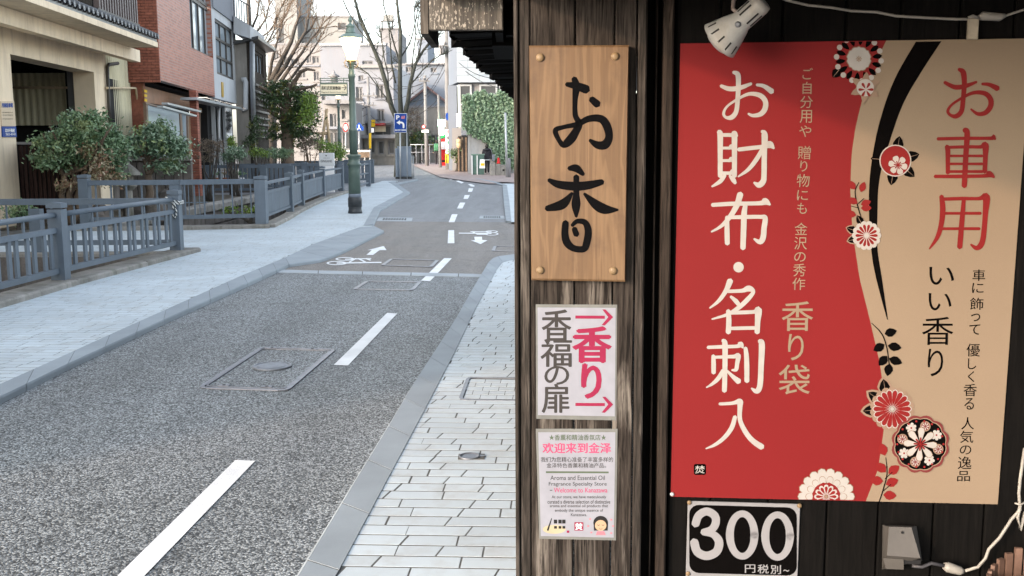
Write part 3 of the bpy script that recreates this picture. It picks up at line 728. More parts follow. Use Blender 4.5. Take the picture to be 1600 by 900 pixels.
# C : far side of the foot bridge
t = thing('bridge_railing', 'thin barred railing on the far side of the bridge, tall post at left end', 'railing', (-6, 18.7, KZ), 'blue grey railings along the canal')
for x, y, h in ((-7.68, 18.5, .93), (-6.08, 18.6, .80), (-4.62, 18.95, .88)): fpost(t, x, y, .10, h, .2 if x > -5 else .17, cap=(x != -6.08))
bars_fence(t, (-7.62, 18.5), (-6.004, 18.606), .10, [(.79, .09, .08, False), (.14, .06, .06, False)], (.17, .745), False, gap=.26, barw=.03)
bars_fence(t, (-6.0, 18.6), (-4.72, 18.93), .10, [(.79, .09, .08, False), (.16, .07, .06, False)], (.19, .745), False, gap=.155, barw=.026)
bars_fence(t, (-6.0, 18.62), (-5.55, 18.74), .10, [(.42, .016, .02, False)], (.19, .745), False, gap=.078, barw=.014)
plinth(t, [(-7.9, 18.42), (-6.1, 18.5), (-4.45, 18.84)], .28, .11)
# D : along the canal, solid slatted panels
t = thing('canal_railing', 'blue grey railing with closed slatted panels curving along the pavement towards the lamp post', 'railing', (-5.0, 24, KZ), 'blue grey railings along the canal')
DP = [(-4.62, 18.95), (-4.86, 22.5), (-5.1, 24.9), (-5.42, 29.5), (-5.49, 33.2)]
for i, p in enumerate(DP[1:]): fpost(t, p[0], p[1], .10, .86, .15)
for a, b in zip(DP, DP[1:]):
    a = Vector(a); b = Vector(b); d = (b - a).normalized(); a = a + d * .09; b = b - d * .09; L = (b - a).length
    bars_fence(t, a, b, .10, [(.74, .05, .07, False), (.56, .05, .05, False), (.13, .05, .06, False)])
    n = int(L / .13)
    for i in range(n):
        p = a + d * (L * (i + .5) / n); X = Vector((d.y, -d.x, 0)); mb = MB(); mb.box((p.x, p.y, .10 + .345), (.02, L / n * .86, .375), X=(X.x, X.y, 0), Y=(d.x, d.y, 0)); mb.obj('slat', M['fence'], t)
plinth(t, [(-4.5, 18.9), (-4.66, 21.0), (-4.86, 22.9), (-5.08, 25.6), (-5.33, 29.5), (-5.40, 33.6)], .26, .11)
# E, F : railings of the bridges further on
for (x0, x1, y, lab, mode) in ((-10.35, -7.2, 33.6, 'railing of the second foot bridge with flower pots seen through its bars', 0), (-9.9, -6.0, 36.2, 'railing behind the pot lined one, far side of the second foot bridge', 1), (-9.4, -5.9, 43.5, 'most distant blue grey railing before the clipped shrubs', 1)):
    t = thing('bridge_railing', lab, 'railing', ((x0 + x1) / 2, y, 0), 'blue grey railings along the canal')
    for x in ([x0, x0 + .5] if mode == 0 else [x0]) + [(x0 + x1) / 2 + .7, x1]: fpost(t, x, y, 0, .98, .2, cap=mode == 1)
    bars_fence(t, (x0, y), (x1, y), .0, [(.90, .1, .09, False), (.16, .08, .07, False)], (.2, .85), False, gap=.24 if mode == 0 else .15, barw=.03 if mode == 0 else .12)
t = thing('canal_railing', 'short blue grey railing behind the lamp post at the end of the slatted one', 'railing', (-5.3, 36, 0), 'blue grey railings along the canal')
for y in (34.4, 38.5): fpost(t, -5.35, y, .05, .95, .16)
bars_fence(t, (-5.35, 34.4), (-5.35, 38.5), .05, [(.84, .06, .07, False), (.5, .05, .05, False), (.14, .05, .05, False)])

# ------------------------------------------------------------------ the wooden shop on the right
Wpil = wood('weathered_post_boards', (.006, .005, .0045), (.036, .030, .026), (.13, .117, .104), .54, palez=(1.7, 1.1))
Wedge = wood('weathered_corner_post', (.010, .009, .008), (.040, .034, .030), (.15, .135, .12), .45, palez=(2.0, 1.3))
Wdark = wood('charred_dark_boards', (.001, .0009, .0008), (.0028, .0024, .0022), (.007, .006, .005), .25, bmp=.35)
Wbrown = wood('brown_grey_batten', (.008, .0065, .0055), (.03, .023, .019), (.08, .062, .05), .5)
Wpeel = wood('peeling_fascia_board', (.03, .027, .024), (.08, .07, .06), (.15, .135, .12), .6, gs=.8)
def peel():
    m, n, b = _mk('peeling_paint_board'); co_ = coords(n, (150, 150, 60)); 
    n1 = ND(n, 'TexNoise', i_Scale=1.1, i_Detail=4.0, i_Roughness=.6); n.links.new(co_, n1.inputs['Vector'])
    cg = coords(n, (70, 70, 2.5)); n2 = ND(n, 'TexNoise', i_Scale=2.0, i_Detail=5.0); n.links.new(cg, n2.inputs['Vector'])
    n3 = ND(n, 'TexNoise', i_Scale=7.0, i_Detail=2.0); n.links.new(coords(n), n3.inputs['Vector'])
    a = ramp(n, n2.outputs[0], [(.35, (.03, .027, .024)), (.65, (.085, .076, .065))])
    sub = ND(n, 'Math', operation='ADD'); n.links.new(n1.outputs[0], sub.inputs[0])
    s2 = ND(n, 'Math', operation='MULTIPLY'); s2.inputs[1].default_value = .35; n.links.new(n3.outputs[0], s2.inputs[0]); n.links.new(s2.outputs[0], sub.inputs[1])
    a = mixc(n, ramp(n, sub.outputs[0], [(.725, 0.0), (.745, 1.0)]), a, (.24, .22, .19))
    n.links.new(a, b.inputs['Base Color']); b.inputs['Roughness'].default_value = .85; bump(n, b, n1.outputs[0], .5, .003); return m
Wpeelp = peel()
shop = thing('wooden_shop', 'dark timber shopfront with weathered boards filling the right half of the view', 'shop building', (0.6, 2.7, 0), None)
def board(name, x0, x1, off, th, m, y0=-900, y1=1250, b=.004, par=None, y0r=None, y1r=None):
    """upright board: photo columns x0..x1 at eye level, from floor to eaves"""
    a = W(x0, 450, off); c_ = W(x1, 450, off); a.z = c_.z = 0
    wdt = (c_ - a).length; mid = (a + c_) / 2 - WN * th / 2
    z0, z1 = (y0, y1) if y1 < 10 else (0.0, 2.05)
    return MB().bbox((mid.x, mid.y, (z0 + z1) / 2), (wdt - .0015, th, z1 - z0), X=WD, Y=-WN, b=b).obj(name, m, par or shop)
Z0, Z1 = 0, 2.02
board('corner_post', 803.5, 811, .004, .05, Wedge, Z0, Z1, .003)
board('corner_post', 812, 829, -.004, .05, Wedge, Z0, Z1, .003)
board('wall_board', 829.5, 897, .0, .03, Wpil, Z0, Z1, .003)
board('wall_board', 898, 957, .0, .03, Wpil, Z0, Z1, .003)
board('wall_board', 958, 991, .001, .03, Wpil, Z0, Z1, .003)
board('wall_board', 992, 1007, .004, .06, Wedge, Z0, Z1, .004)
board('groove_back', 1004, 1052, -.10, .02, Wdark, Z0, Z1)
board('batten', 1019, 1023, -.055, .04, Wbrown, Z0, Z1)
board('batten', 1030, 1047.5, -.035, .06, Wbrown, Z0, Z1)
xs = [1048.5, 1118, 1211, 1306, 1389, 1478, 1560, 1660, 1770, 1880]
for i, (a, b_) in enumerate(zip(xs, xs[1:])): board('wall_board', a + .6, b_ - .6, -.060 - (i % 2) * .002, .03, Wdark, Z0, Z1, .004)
# shop body: side wall along the street, roof, eave
c0 = W(804, 450, -.055); c0.z = 0
sd = UR; c1 = c0 + sd * 7.2
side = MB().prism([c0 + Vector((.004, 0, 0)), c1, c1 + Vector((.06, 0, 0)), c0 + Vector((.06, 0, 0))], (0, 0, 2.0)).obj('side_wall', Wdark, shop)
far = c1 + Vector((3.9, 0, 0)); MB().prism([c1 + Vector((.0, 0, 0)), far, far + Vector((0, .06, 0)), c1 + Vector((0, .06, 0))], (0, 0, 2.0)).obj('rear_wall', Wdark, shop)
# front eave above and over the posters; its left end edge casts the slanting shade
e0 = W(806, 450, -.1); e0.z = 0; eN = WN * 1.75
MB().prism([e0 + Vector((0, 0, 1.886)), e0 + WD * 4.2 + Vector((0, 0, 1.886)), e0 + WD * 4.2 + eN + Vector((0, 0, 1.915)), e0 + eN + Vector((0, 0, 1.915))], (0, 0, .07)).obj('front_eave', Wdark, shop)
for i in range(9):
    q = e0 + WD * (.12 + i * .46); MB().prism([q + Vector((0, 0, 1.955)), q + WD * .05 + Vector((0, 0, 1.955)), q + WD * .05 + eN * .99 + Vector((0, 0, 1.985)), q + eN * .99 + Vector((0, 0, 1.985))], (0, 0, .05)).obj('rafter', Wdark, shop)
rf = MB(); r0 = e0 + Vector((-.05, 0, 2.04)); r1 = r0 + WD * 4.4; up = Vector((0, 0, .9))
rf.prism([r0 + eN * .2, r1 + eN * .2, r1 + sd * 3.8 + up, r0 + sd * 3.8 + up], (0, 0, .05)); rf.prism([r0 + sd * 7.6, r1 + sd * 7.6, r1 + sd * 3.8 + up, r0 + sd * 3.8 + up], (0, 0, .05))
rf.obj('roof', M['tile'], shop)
# side eave along the street with a ragged bark edge
E0 = P(708, 46, 3.4); E1 = P(784, 126, 6.0); dd = (E1 - E0); dd.z = 0; dd.normalize()
zE = E0.z
n = 80; vs = []; rnd = random.Random(4)
edge = []
Ls = 6.2
for i in range(n + 1):
    s = -.05 + Ls * i / n
    edge.append(E0 + dd * s)
sev = MB()
inner0 = c0 + sd * .72
for i in range(n):
    a, b_ = edge[i], edge[i + 1]; j = rnd.uniform(0, .028); wv = .02 * math.sin(i * 1.9)
    drop = rnd.uniform(.0, .022)
    za = zE + .004 * (i % 3) - .02
    L = b_ - a
    side_out = Vector((-dd.y, dd.x, 0))
    pts = [a + side_out * (j * .4), a + L * .55 + side_out * (j + .006), a + L * .8 + side_out * j * .5, b_ - side_out * .004]
    A_ = [Vector((p.x, p.y, za - (drop if k == 1 else 0) - (.012 if k == 2 else 0))) for k, p in enumerate(pts)]
    back = [Vector((p.x - side_out.x * .62, p.y - side_out.y * .62, za + .02)) for p in (b_, a)]
    MB().prism(A_ + back, (0, 0, .035)).obj('bark_sheet', Wdark, shop)
MB().prism([Vector((*(p.xy), zE + .04)) for p in (edge[0] - dd * .5 - Vector((.0, 0, 0)), edge[-1], edge[-1] + Vector((.7, 0, 0)), edge[0] - dd * .5 + Vector((.7, 0, 0)))], (0, 0, .18)).obj('side_eave', Wdark, shop)
# fascia box
F0 = P(669.6, 47, 2.95); F1 = P(786, 43, 2.95); fw = (F1 - F0).length
fz = F0.z
mb = MB(); mb.bbox(((F0.x + F1.x) / 2, 2.965, fz + .28), (fw, .025, .56), b=.003); mb.obj('fascia_board', Wpeelp, shop)
mb = MB(); mb.box((F0.x - .012, 3.16, fz + .275), (.022, .42, .57)); mb.obj('fascia_side_board', Wpeel, shop)
mb = MB(); mb.box((F0.x + fw - .012, 3.16, fz + .275), (.022, .36, .56)); mb.obj('fascia_side_board', Wdark, shop)
mb = MB(); mb.box((F0.x + fw / 2, 3.2, fz + .13), (fw - .03, .43, .02)); mb.obj('fascia_inner_board', Wdark, shop)
mb = MB(); mb.box((F0.x + fw / 2 + .2, 3.3, fz + .62), (fw + .4, 1.0, .05)); mb.obj('fascia_top', M['tile'], shop)
mb = MB(); mb.box((F0.x + fw + .03, 3.12, fz + .35), (.045, .06, .7)); mb.obj('hanging_batten', Wdark, shop)
# dark return filling between fascia and corner post
mb = MB(); p = P(794, 20, 3.3); mb.box((p.x, 3.5, 1.92), (.10, .5, .22)); mb.obj('eave_bracket', Wdark, shop)

# ------------------------------------------------------------------ flat print helpers (polygons given in photo px on the wall plane)
_gl = {}
def glyph(ch, bold=0.0):
    k = (ch, bold)
    if k not in _gl:
        cu = bpy.data.curves.new('t', 'FONT'); cu.body = ch; cu.offset = bold; cu.resolution_u = 4
        o = bpy.data.objects.new('t', cu); COL.objects.link(o)
        dg = bpy.context.evaluated_depsgraph_get(); me = bpy.data.meshes.new_from_object(o.evaluated_get(dg))
        vs = [(v.co.x, v.co.y) for v in me.vertices]; fs = [tuple(p.vertices) for p in me.polygons]
        bpy.data.objects.remove(o); bpy.data.curves.remove(cu); bpy.data.meshes.remove(me)
        xs_ = [v[0] for v in vs] or [0]; ys_ = [v[1] for v in vs] or [0]
        _gl[k] = (vs, fs, min(xs_), min(ys_), max(xs_), max(ys_))
    return _gl[k]
def fit(mb, ch, x0, y0, x1, y1, mp, bold=0.0, skew=0.0):
    """fit text ch to px box; mp maps (px,py)->3D; skew = px shift left per px down"""
    vs, fs, a, b_, c_, d_ = glyph(ch, 0.0)
    if not fs: return
    if bold > 0:   # heavier weight: shifted copies just above one another
        e = bold * (y1 - y0) * 1.5
        for i, (ex, ey) in enumerate(((-e, 0), (e, 0), (0, -e * .6), (0, e * .6))):
            fit(mb, ch, x0 + ex, y0 + ey, x1 + ex, y1 + ey, (lambda i_: lambda x, y: mp(x, y) + WN * (.00005 * (i_ + 1)))(i), 0.0, skew)
    out = []
    for x, y in vs:
        u = (x - a) / max(1e-6, c_ - a); v = (y - b_) / max(1e-6, d_ - b_)
        yy = y1 + (y0 - y1) * v; out.append(mp(x0 + (x1 - x0) * u - skew * (yy - y0), yy))
    mb.add(out, fs)
def ribbon(mb, pts, mp, n=6, aspect=1.0):
    """brush stroke: pts = (x, y, width) smoothed with catmull-rom, round ends"""
    P_ = [pts[0]] + list(pts) + [pts[-1]]; sm = []
    for i in range(1, len(P_) - 2):
        for k in range(n):
            t = k / n; q = []
            for j in range(3):
                p0, p1, p2, p3 = (P_[i - 1][j], P_[i][j], P_[i + 1][j], P_[i + 2][j])
                q.append(.5 * (2 * p1 + (p2 - p0) * t + (2 * p0 - 5 * p1 + 4 * p2 - p3) * t * t + (3 * p1 - p0 - 3 * p2 + p3) * t ** 3))
            sm.append(q)
    sm.append(list(pts[-1])); L = []; Rr = []
    for i, (x, y, w_) in enumerate(sm):
        a = sm[max(0, i - 1)]; b_ = sm[min(len(sm) - 1, i + 1)]; dx, dy = b_[0] - a[0], b_[1] - a[1]; l = math.hypot(dx, dy) or 1
        nx, ny = -dy / l * w_ / 2, dx / l * w_ / 2; L.append((x + nx, y + ny)); Rr.append((x - nx, y - ny))
    def cap(i, sg):
        x, y, w_ = sm[i]; a = sm[max(0, i - 1)]; b_ = sm[min(len(sm) - 1, i + 1)]; an = math.atan2((b_[1] - a[1]), (b_[0] - a[0])) + (0 if sg > 0 else math.pi)
        return [(x + math.cos(an + f) * w_ * .5, y + math.sin(an + f) * w_ * .5) for f in (math.pi / 3, 0, -math.pi / 3)]
    e = cap(len(sm) - 1, 1); s = cap(0, -1)
    for i in range(len(sm) - 1): mb.add([mp(*L[i]), mp(*L[i + 1]), mp(*Rr[i + 1]), mp(*Rr[i])], [(0, 1, 2, 3)])
    mb.add([mp(*L[-1])] + [mp(*q) for q in e] + [mp(*Rr[-1])], [(0, 1, 2, 3, 4)])
    mb.add([mp(*Rr[0])] + [mp(*q) for q in s] + [mp(*L[0])], [(0, 1, 2, 3, 4)])
def clip(poly, ax, lim, keep_less):
    out = []; n = len(poly)
    for i in range(n):
        p, q = poly[i], poly[(i + 1) % n]; ip = (p[ax] <= lim) == keep_less; iq = (q[ax] <= lim) == keep_less
        if ip: out.append(p)
        if ip != iq: t = (lim - p[ax]) / (q[ax] - p[ax]); out.append((p[0] + (q[0] - p[0]) * t, p[1] + (q[1] - p[1]) * t))
    return out

# ------------------------------------------------------------------ carved wooden plaque
def plaquem():
    m, n, b = _mk('oiled_plaque_wood'); cg = coords(n, (1, 1, 1))
    mp = ND(n, 'Mapping'); mp.inputs['Scale'].default_value = (16, 16, 1.6); n.links.new(cg, mp.inputs[0])
    n1 = ND(n, 'TexNoise', i_Scale=1.0, i_Detail=3.0, i_Distortion=1.2); n.links.new(mp.outputs[0], n1.inputs['Vector'])
    wv = ND(n, 'Math', operation='MULTIPLY'); wv.inputs[1].default_value = 26.0; n.links.new(n1.outputs[0], wv.inputs[0])
    si = ND(n, 'Math', operation='SINE'); n.links.new(wv.outputs[0], si.inputs[0])
    mp2 = ND(n, 'Mapping'); mp2.inputs['Scale'].default_value = (180, 180, 5); n.links.new(cg, mp2.inputs[0])
    n2 = ND(n, 'TexNoise', i_Scale=1.0, i_Detail=4.0); n.links.new(mp2.outputs[0], n2.inputs['Vector'])
    n3 = ND(n, 'TexNoise', i_Scale=7.0, i_Detail=5.0, i_Roughness=.65); n.links.new(cg, n3.inputs['Vector'])
    a = ramp(n, si.outputs[0], [(.0, (.098, .056, .026)), (.9, (.128, .077, .038))])
    a = mixc(n, .5, a, mixc(n, 1.0, a, ramp(n, n2.outputs[0], [(.3, .62), (.65, 1.0)]), 'MULTIPLY'))
    a = mixc(n, ramp(n, n3.outputs[0], [(.5, 0.0), (.74, .6)]), a, (.042, .022, .013))
    n.links.new(a, b.inputs['Base Color']); b.inputs['Roughness'].default_value = .55; b.inputs['Specular IOR Level'].default_value = .35
    bump(n, b, n2.outputs[0], .25, .001); return m
def slab(px, off, th, name, m, root, bev=.003):
    """quad slab whose front face corners (tl, tr, br, bl) are given in photo px"""
    f = [W(x, y, off + th - bev * .0) for x, y in px]; cen = sum(f, Vector()) / 4
    inn = [cen + (v - cen) * (1 - bev / (v - cen).length * 1.4) for v in f]
    mid = [v - WN * bev for v in f]; bk = [v - WN * th for v in f]
    mb = MB(); mb.add(inn + mid + bk, [(0, 1, 2, 3)] + [(k + i, k + (i + 1) % 4, k + 4 + (i + 1) % 4, k + 4 + i) for k in (0, 4) for i in range(4)] + [(11, 10, 9, 8)])
    return mb.obj(name, m, root)
pq = W(905, 440, 0)
t = thing('wooden_plaque', 'carved brown wooden sign board with two black brushed characters, nailed at its four corners', 'wooden sign', pq)
slab([(826.5, 71), (983, 70.5), (977, 440.5), (830, 438)], .005, .026, 'board', plaquem(), t, .004)
ink = M['ink'] = flat('brushed_ink', (.004, .004, .0045), .9, .0)
def zt(ox, oy, sc_, off):
    k = [0]
    def mp(x, y): return W(ox + x / sc_, oy + y / sc_, off + k[0])
    return mp, k
mp, kk = zt(780, 40, 2.143, .0313)
mb = MB()
S = [[(228, 197, 16), (262, 203, 26), (290, 213, 30)], [(252, 180, 20), (258, 205, 26), (254, 250, 18), (255, 300, 18), (268, 328, 22), (258, 352, 26), (240, 380, 30), (218, 398, 24), (203, 388, 16), (188, 352, 18), (215, 340, 15), (262, 330, 18), (300, 312, 22), (340, 312, 26), (360, 335, 28), (368, 372, 26), (355, 398, 30), (330, 400, 26), (305, 385, 12)],
     [(311, 248, 22), (327, 262, 26)],
     [(236, 478, 16), (258, 478, 26), (280, 497, 14)], [(168, 518, 14), (200, 532, 26), (255, 538, 30), (300, 534, 28), (342, 524, 20)],
     [(258, 508, 20), (258, 560, 20), (257, 600, 30), (258, 638, 10)], [(243, 562, 10), (212, 598, 32), (162, 612, 20)], [(286, 564, 10), (325, 600, 32), (355, 615, 32), (396, 617, 8)],
     [(222, 662, 22), (220, 700, 24), (228, 728, 26), (250, 746, 22), (282, 748, 22), (292, 730, 24), (298, 690, 24), (288, 660, 20), (262, 655, 16), (245, 668, 12)], [(252, 682, 18), (258, 698, 20)]]
for s_ in S: ribbon(mb, s_, mp, 7); kk[0] += .00012
mb.obj('brushed_characters', ink, t)
M['nail'] = pm('brass_round_nail', (.17, .115, .06), .5, .15, 40, 200, bmp=.2)
for x, y in ((844, 90), (961, 88), (844, 422), (958, 423)):
    c_ = W(x, y, .031); MB().lathe(c_, [(.0105, 0), (.0105, .003), (.008, .006), (.003, .0075)], 14, WN).obj('round_nail', M['nail'], t)

# ------------------------------------------------------------------ laminated paper signs
M['film'] = pm('laminate_rim', (.13, .135, .13), .25, .15, 10, 60, spec=.6, bmp=0)
M['paper'] = flat('matt_paper', (.19, .2, .235), .45)
M['crimson'] = flat('crimson_print', (.17, .012, .04), .6); M['greyink'] = flat('dark_grey_print', (.03, .028, .028), .6)
M['pinkink'] = flat('pink_print', (.28, .05, .11), .6); M['olive'] = flat('olive_print', (.06, .08, .055), .6)
t = thing('laminated_sign', 'white laminated sign with two crimson arrows and large black and red characters', 'paper sign', W(901, 656, 0))
slab([(837, 475.5), (964.5, 476), (963, 657), (838, 654.5)], .001, .0015, 'laminate_film', M['film'], t, .0004)
slab([(840, 480.5), (962, 481), (960.5, 650.5), (840.5, 648.5)], .0026, .0006, 'paper_sheet', M['paper'], t, .0001)
mp, kk = zt(0, 0, 1, .0036)
mb = MB()
for ch, bx in (('香', (847, 484, 892, 534)), ('福', (845, 530, 893, 573)), ('の', (851, 572, 889, 601)), ('扉', (847, 600, 889, 645))): fit(mb, ch, *bx, mp, .012, .0)
mb.obj('lettering', M['greyink'], t)
mb = MB()
for ch, bx in (('香', (896, 511, 954, 566)), ('り', (910, 569, 938, 622))): fit(mb, ch, *bx, mp, .028, .0)
kk[0] = .0002
for y in (495.5, 632):
    mb.add([mp(*p) for p in ((899, y - 2.5), (945, y - 2.2), (945, y + 2.6), (899, y + 2.3))], [(0, 1, 2, 3)])
    kk[0] += .0001; mb.add([mp(*p) for p in ((941, y - 12), (946, y - 12), (958, y), (952, y + 2))], [(0, 1, 2, 3)])
    kk[0] += .0001; mb.add([mp(*p) for p in ((952, y - 2), (958, y), (945, y + 13), (940, y + 12.5))], [(0, 1, 2, 3)])
mb.obj('red_lettering', M['crimson'], t)
t = thing('laminated_notice', 'white laminated notice with a pink heading and small drawings, lowest sign on the post', 'paper sign', W(901, 845, 0))
slab([(837, 670), (965, 670), (962.5, 844.5), (842.5, 842)], .001, .0015, 'laminate_film', M['film'], t, .0004)
slab([(841, 675.5), (961.5, 675.5), (959, 840), (845, 837.5)], .0026, .0006, 'paper_sheet', M['paper'], t, .0001)
def line(mb, s, x0, y0, x1, y1, bold=0.0): fit(mb, s, x0, y0, x1, y1, mp, bold)
kk[0] = 0
mb = MB(); line(mb, '★香薫和精油香氛店★', 858, 679, 947, 688, .01); mb.obj('olive_lettering', M['olive'], t)
mb = MB(); line(mb, '欢迎来到金泽', 848, 692, 954.5, 708, .022); line(mb, 'Welcome to Kanazawa', 865.5, 762, 949, 769.5, .01); mb.obj('pink_lettering', M['pinkink'], t)
mb = MB()
for s, a in (('我们为您精心准备了丰富多样的', (845, 714, 958, 722)), ('金泽特色香薰和精油产品。', (854, 723.5, 947, 731)), ('Aroma and Essential Oil', (860, 743, 945, 750)), ('Fragrance Specialty Store', (857.5, 753, 948, 760.5)), ('–', (859, 765.5, 863, 766.5)),
             ('At our store, we have meticulously', (862, 774, 947, 780)), ('curated a diverse selection of distinctive', (855.5, 781, 953.5, 787)), ('aroma and essential oil products that', (859, 788, 950, 794)), ('embody the unique essence of', (867, 795, 942.5, 801)), ('Kanazawa.', (892, 802, 917, 806.5))): line(mb, s, *a, .004)
mb.obj('black_lettering', M['greyink'], t)
mb = MB(); mb.add([mp(*p) for p in ((853, 736.3), (951, 736.8), (951, 739.6), (853, 739.2))], [(0, 1, 2, 3)]); mb.obj('green_rule', M['olive'], t)
def disc(mb, cx, cy, rx, ry, mp, n=20, a0=0): mb.add([mp(cx + rx * math.cos(2 * math.pi * k / n + a0), cy + ry * math.sin(2 * math.pi * k / n + a0)) for k in range(n)], [tuple(range(n))])
M['skin'] = flat('skin_print', (.30, .21, .14), .6); M['pinkp'] = flat('pale_pink_print', (.30, .12, .15), .6); M['creamp'] = flat('cream_print', (.28, .25, .17), .6)
mb = MB(); disc(mb, 866, 827, 18, 7, mp); mb.obj('dish_drawing', M['creamp'], t)
mb = MB(); kk[0] = .0002; ribbon(mb, [(856, 828, 3), (862, 810, 1)], mp); kk[0] = .0003
for x in (868, 875, 881): mb.add([mp(*p) for p in ((x - 2.6, 812), (x + 2.6, 812), (x + 2.6, 818), (x - 2.6, 818))], [(0, 1, 2, 3)]); mb.add([mp(*p) for p in ((x - 2.2, 822), (x + 2.2, 822), (x + 2.2, 826), (x - 2.2, 826))], [(0, 1, 2, 3)])
disc(mb, 938.5, 817, 11.5, 11, mp); mb.add([mp(*p) for p in ((927.5, 816), (950, 816), (949.5, 829), (928, 829))], [(0, 1, 2, 3)]); mb.obj('dark_drawing', M['black'], t)
mb = MB(); kk[0] = .0006; disc(mb, 938.5, 821, 9, 8.5, mp); mb.obj('face_drawing', M['skin'], t)
mb = MB(); kk[0] = .0005; mb.add([mp(*p) for p in ((931, 836), (933, 830), (944, 830), (946.5, 836))], [(0, 1, 2, 3)])
kk[0] = .0002
for x, y in ((922, 811), (919, 822), (924, 832), (955, 812), (958, 822), (955, 833)): disc(mb, x, y, 1.8, 1.5, mp, 8)
mb.obj('pink_drawing', M['pinkp'], t)
mb = MB(); kk[0] = .0009; ribbon(mb, [(933.5, 820, .8), (935.2, 821, .9), (937, 820, .8)], mp, 2); ribbon(mb, [(940.5, 820, .8), (942.2, 821, .9), (944, 820, .8)], mp, 2); kk[0] = .001; ribbon(mb, [(936.5, 826, .7), (939, 827, .8), (941, 826, .7)], mp, 2); mb.obj('face_lines', M['greyink'], t)
mb = MB(); kk[0] = .0002; mb.add([mp(*p) for p in ((897.5, 816), (911.5, 816), (911.5, 829), (897.5, 829))], [(0, 1, 2, 3)]); mb.add([mp(*p) for p in ((885.5, 829), (889.5, 829), (889.5, 832.5), (885.5, 832.5))], [(0, 1, 2, 3)]); mb.obj('seal_mark', M['crimson'], t)
mb = MB(); kk[0] = .0004; fit(mb, '焚', 899, 817.5, 910, 827.5, mp, .01); mb.obj('seal_lettering', M['white'], t)

# ------------------------------------------------------------------ the big red and cream poster
M['pred'] = pm('poster_red', (.125, .0075, .0085), .6, .05, 2, 300, bmp=.05, spec=.12); M['pcream'] = pm('poster_cream', (.165, .125, .088), .6, .05, 2, 300, bmp=.05, spec=.12)
M['pblack'] = flat('poster_black', (.0025, .0022, .0022), .9, .0); M['pwhite'] = flat('poster_white', (.245, .235, .225), .5)
M['predt'] = flat('poster_red_print', (.125, .008, .008), .5); M['pgrey'] = flat('poster_taupe', (.16, .11, .08), .5); M['pdk'] = flat('poster_maroon', (.10, .02, .02), .5)
OFF = -.052
t = thing('fabric_poster', 'tall red and cream poster with white and red Japanese characters and printed flowers', 'poster', W(1310, 785, OFF))
def wav(x, y, off):
    """hanging cloth: gentle relief"""
    return W(x, y, off + .003 * math.sin(x * .010 + y * .004) + .0004 * math.sin(x * .03 - y * .013))
TL, TR, BR_, BL = (1063, 68), (1612, 60), (1559, 788), (1048, 776)
def topy(x): return 68 - (x - 1063) * 8 / 549
def boty(x): return 776 + (x - 1048) * 12 / 511
bnd = [(1391, 30), (1385, 63), (1362, 110), (1348, 152), (1337, 197), (1330.5, 241), (1328.5, 299), (1332, 361), (1343, 435), (1359, 499), (1375, 569), (1382, 620), (1382, 664), (1372, 733), (1351, 788), (1340, 812)]
def bx_(y):
    for (xa, ya), (xb, yb) in zip(bnd, bnd[1:]):
        if ya <= y <= yb: return xa + (xb - xa) * (y - ya) / (yb - ya)
def lx(y): return 1063 + (y - 68) * (1048 - 1063) / 708
def rx_(y): return 1612 + (y - 60) * (1559 - 1612) / 728
red, cre = MB(), MB(); NY = 46
def grid(mb, fl, fr, nx):
    base = len(mb.v); rows = []
    for j in range(NY + 1):
        v = j / NY
        for i in range(nx + 1):
            u = i / nx
            y = 60 + 728 * v
            for _ in range(3):
                a, b_ = fl(y), fr(y); x = a + (b_ - a) * u; y = topy(x) + (boty(x) - topy(x)) * v
            mb.v.append(wav(x, y, OFF))
    for j in range(NY):
        for i in range(nx):
            k = base + j * (nx + 1) + i; mb.f.append([k, k + 1, k + nx + 2, k + nx + 1]); mb.mi.append(0); mb.sm.append(True)
grid(red, lx, bx_, 24); grid(cre, bx_, rx_, 24)
red.obj('red_panel', M['pred'], t); cre.obj('cream_panel', M['pcream'], t)
def pmap(lay): 
    o = OFF + .0009 + lay * .0003
    return lambda x, y: wav(x, y, o)
def densify(poly, step=14):
    out = []
    for i, p in enumerate(poly):
        q = poly[(i + 1) % len(poly)]; n = max(1, int(math.hypot(q[0] - p[0], q[1] - p[1]) / step))
        out += [(p[0] + (q[0] - p[0]) * k / n, p[1] + (q[1] - p[1]) * k / n) for k in range(n)]
    return out
# black swoosh as quads
Lk = [(1431, 65), (1397, 125.5), (1374, 192), (1361, 259), (1357.5, 316), (1361, 387.5), (1369, 435), (1386, 499)]
Rk = [(1471, 63), (1436.6, 117), (1410, 165), (1388, 228), (1374, 281), (1371, 334), (1371, 387), (1378, 435), (1387.5, 500)]
def smooth(pl, n=8):
    Q = [pl[0]] + list(pl) + [pl[-1]]; out = []
    for i in range(1, len(Q) - 2):
        for k in range(n):
            t_ = k / n; out.append(tuple(.5 * (2 * Q[i][j] + (Q[i + 1][j] - Q[i - 1][j]) * t_ + (2 * Q[i - 1][j] - 5 * Q[i][j] + 4 * Q[i + 1][j] - Q[i + 2][j]) * t_ * t_ + (3 * Q[i][j] - Q[i - 1][j] - 3 * Q[i + 1][j] + Q[i + 2][j]) * t_ ** 3) for j in (0, 1)))
    return out + [pl[-1]]
def samp(pl, n=60):
    y0, y1 = pl[0][1], pl[-1][1]; out = []
    for i in range(n + 1):
        y = y0 + (y1 - y0) * i / n
        for (xa, ya), (xb, yb) in zip(pl, pl[1:]):
            if ya <= y <= yb + 1e-6: out.append((xa + (xb - xa) * (y - ya) / (yb - ya), y)); break
    return out
Lk[0] = (1431, 65); Rk[0] = (1471, 64.5)
mb = MB(); a, b_ = samp(smooth(Lk)), samp(smooth(Rk)); f = pmap(0)
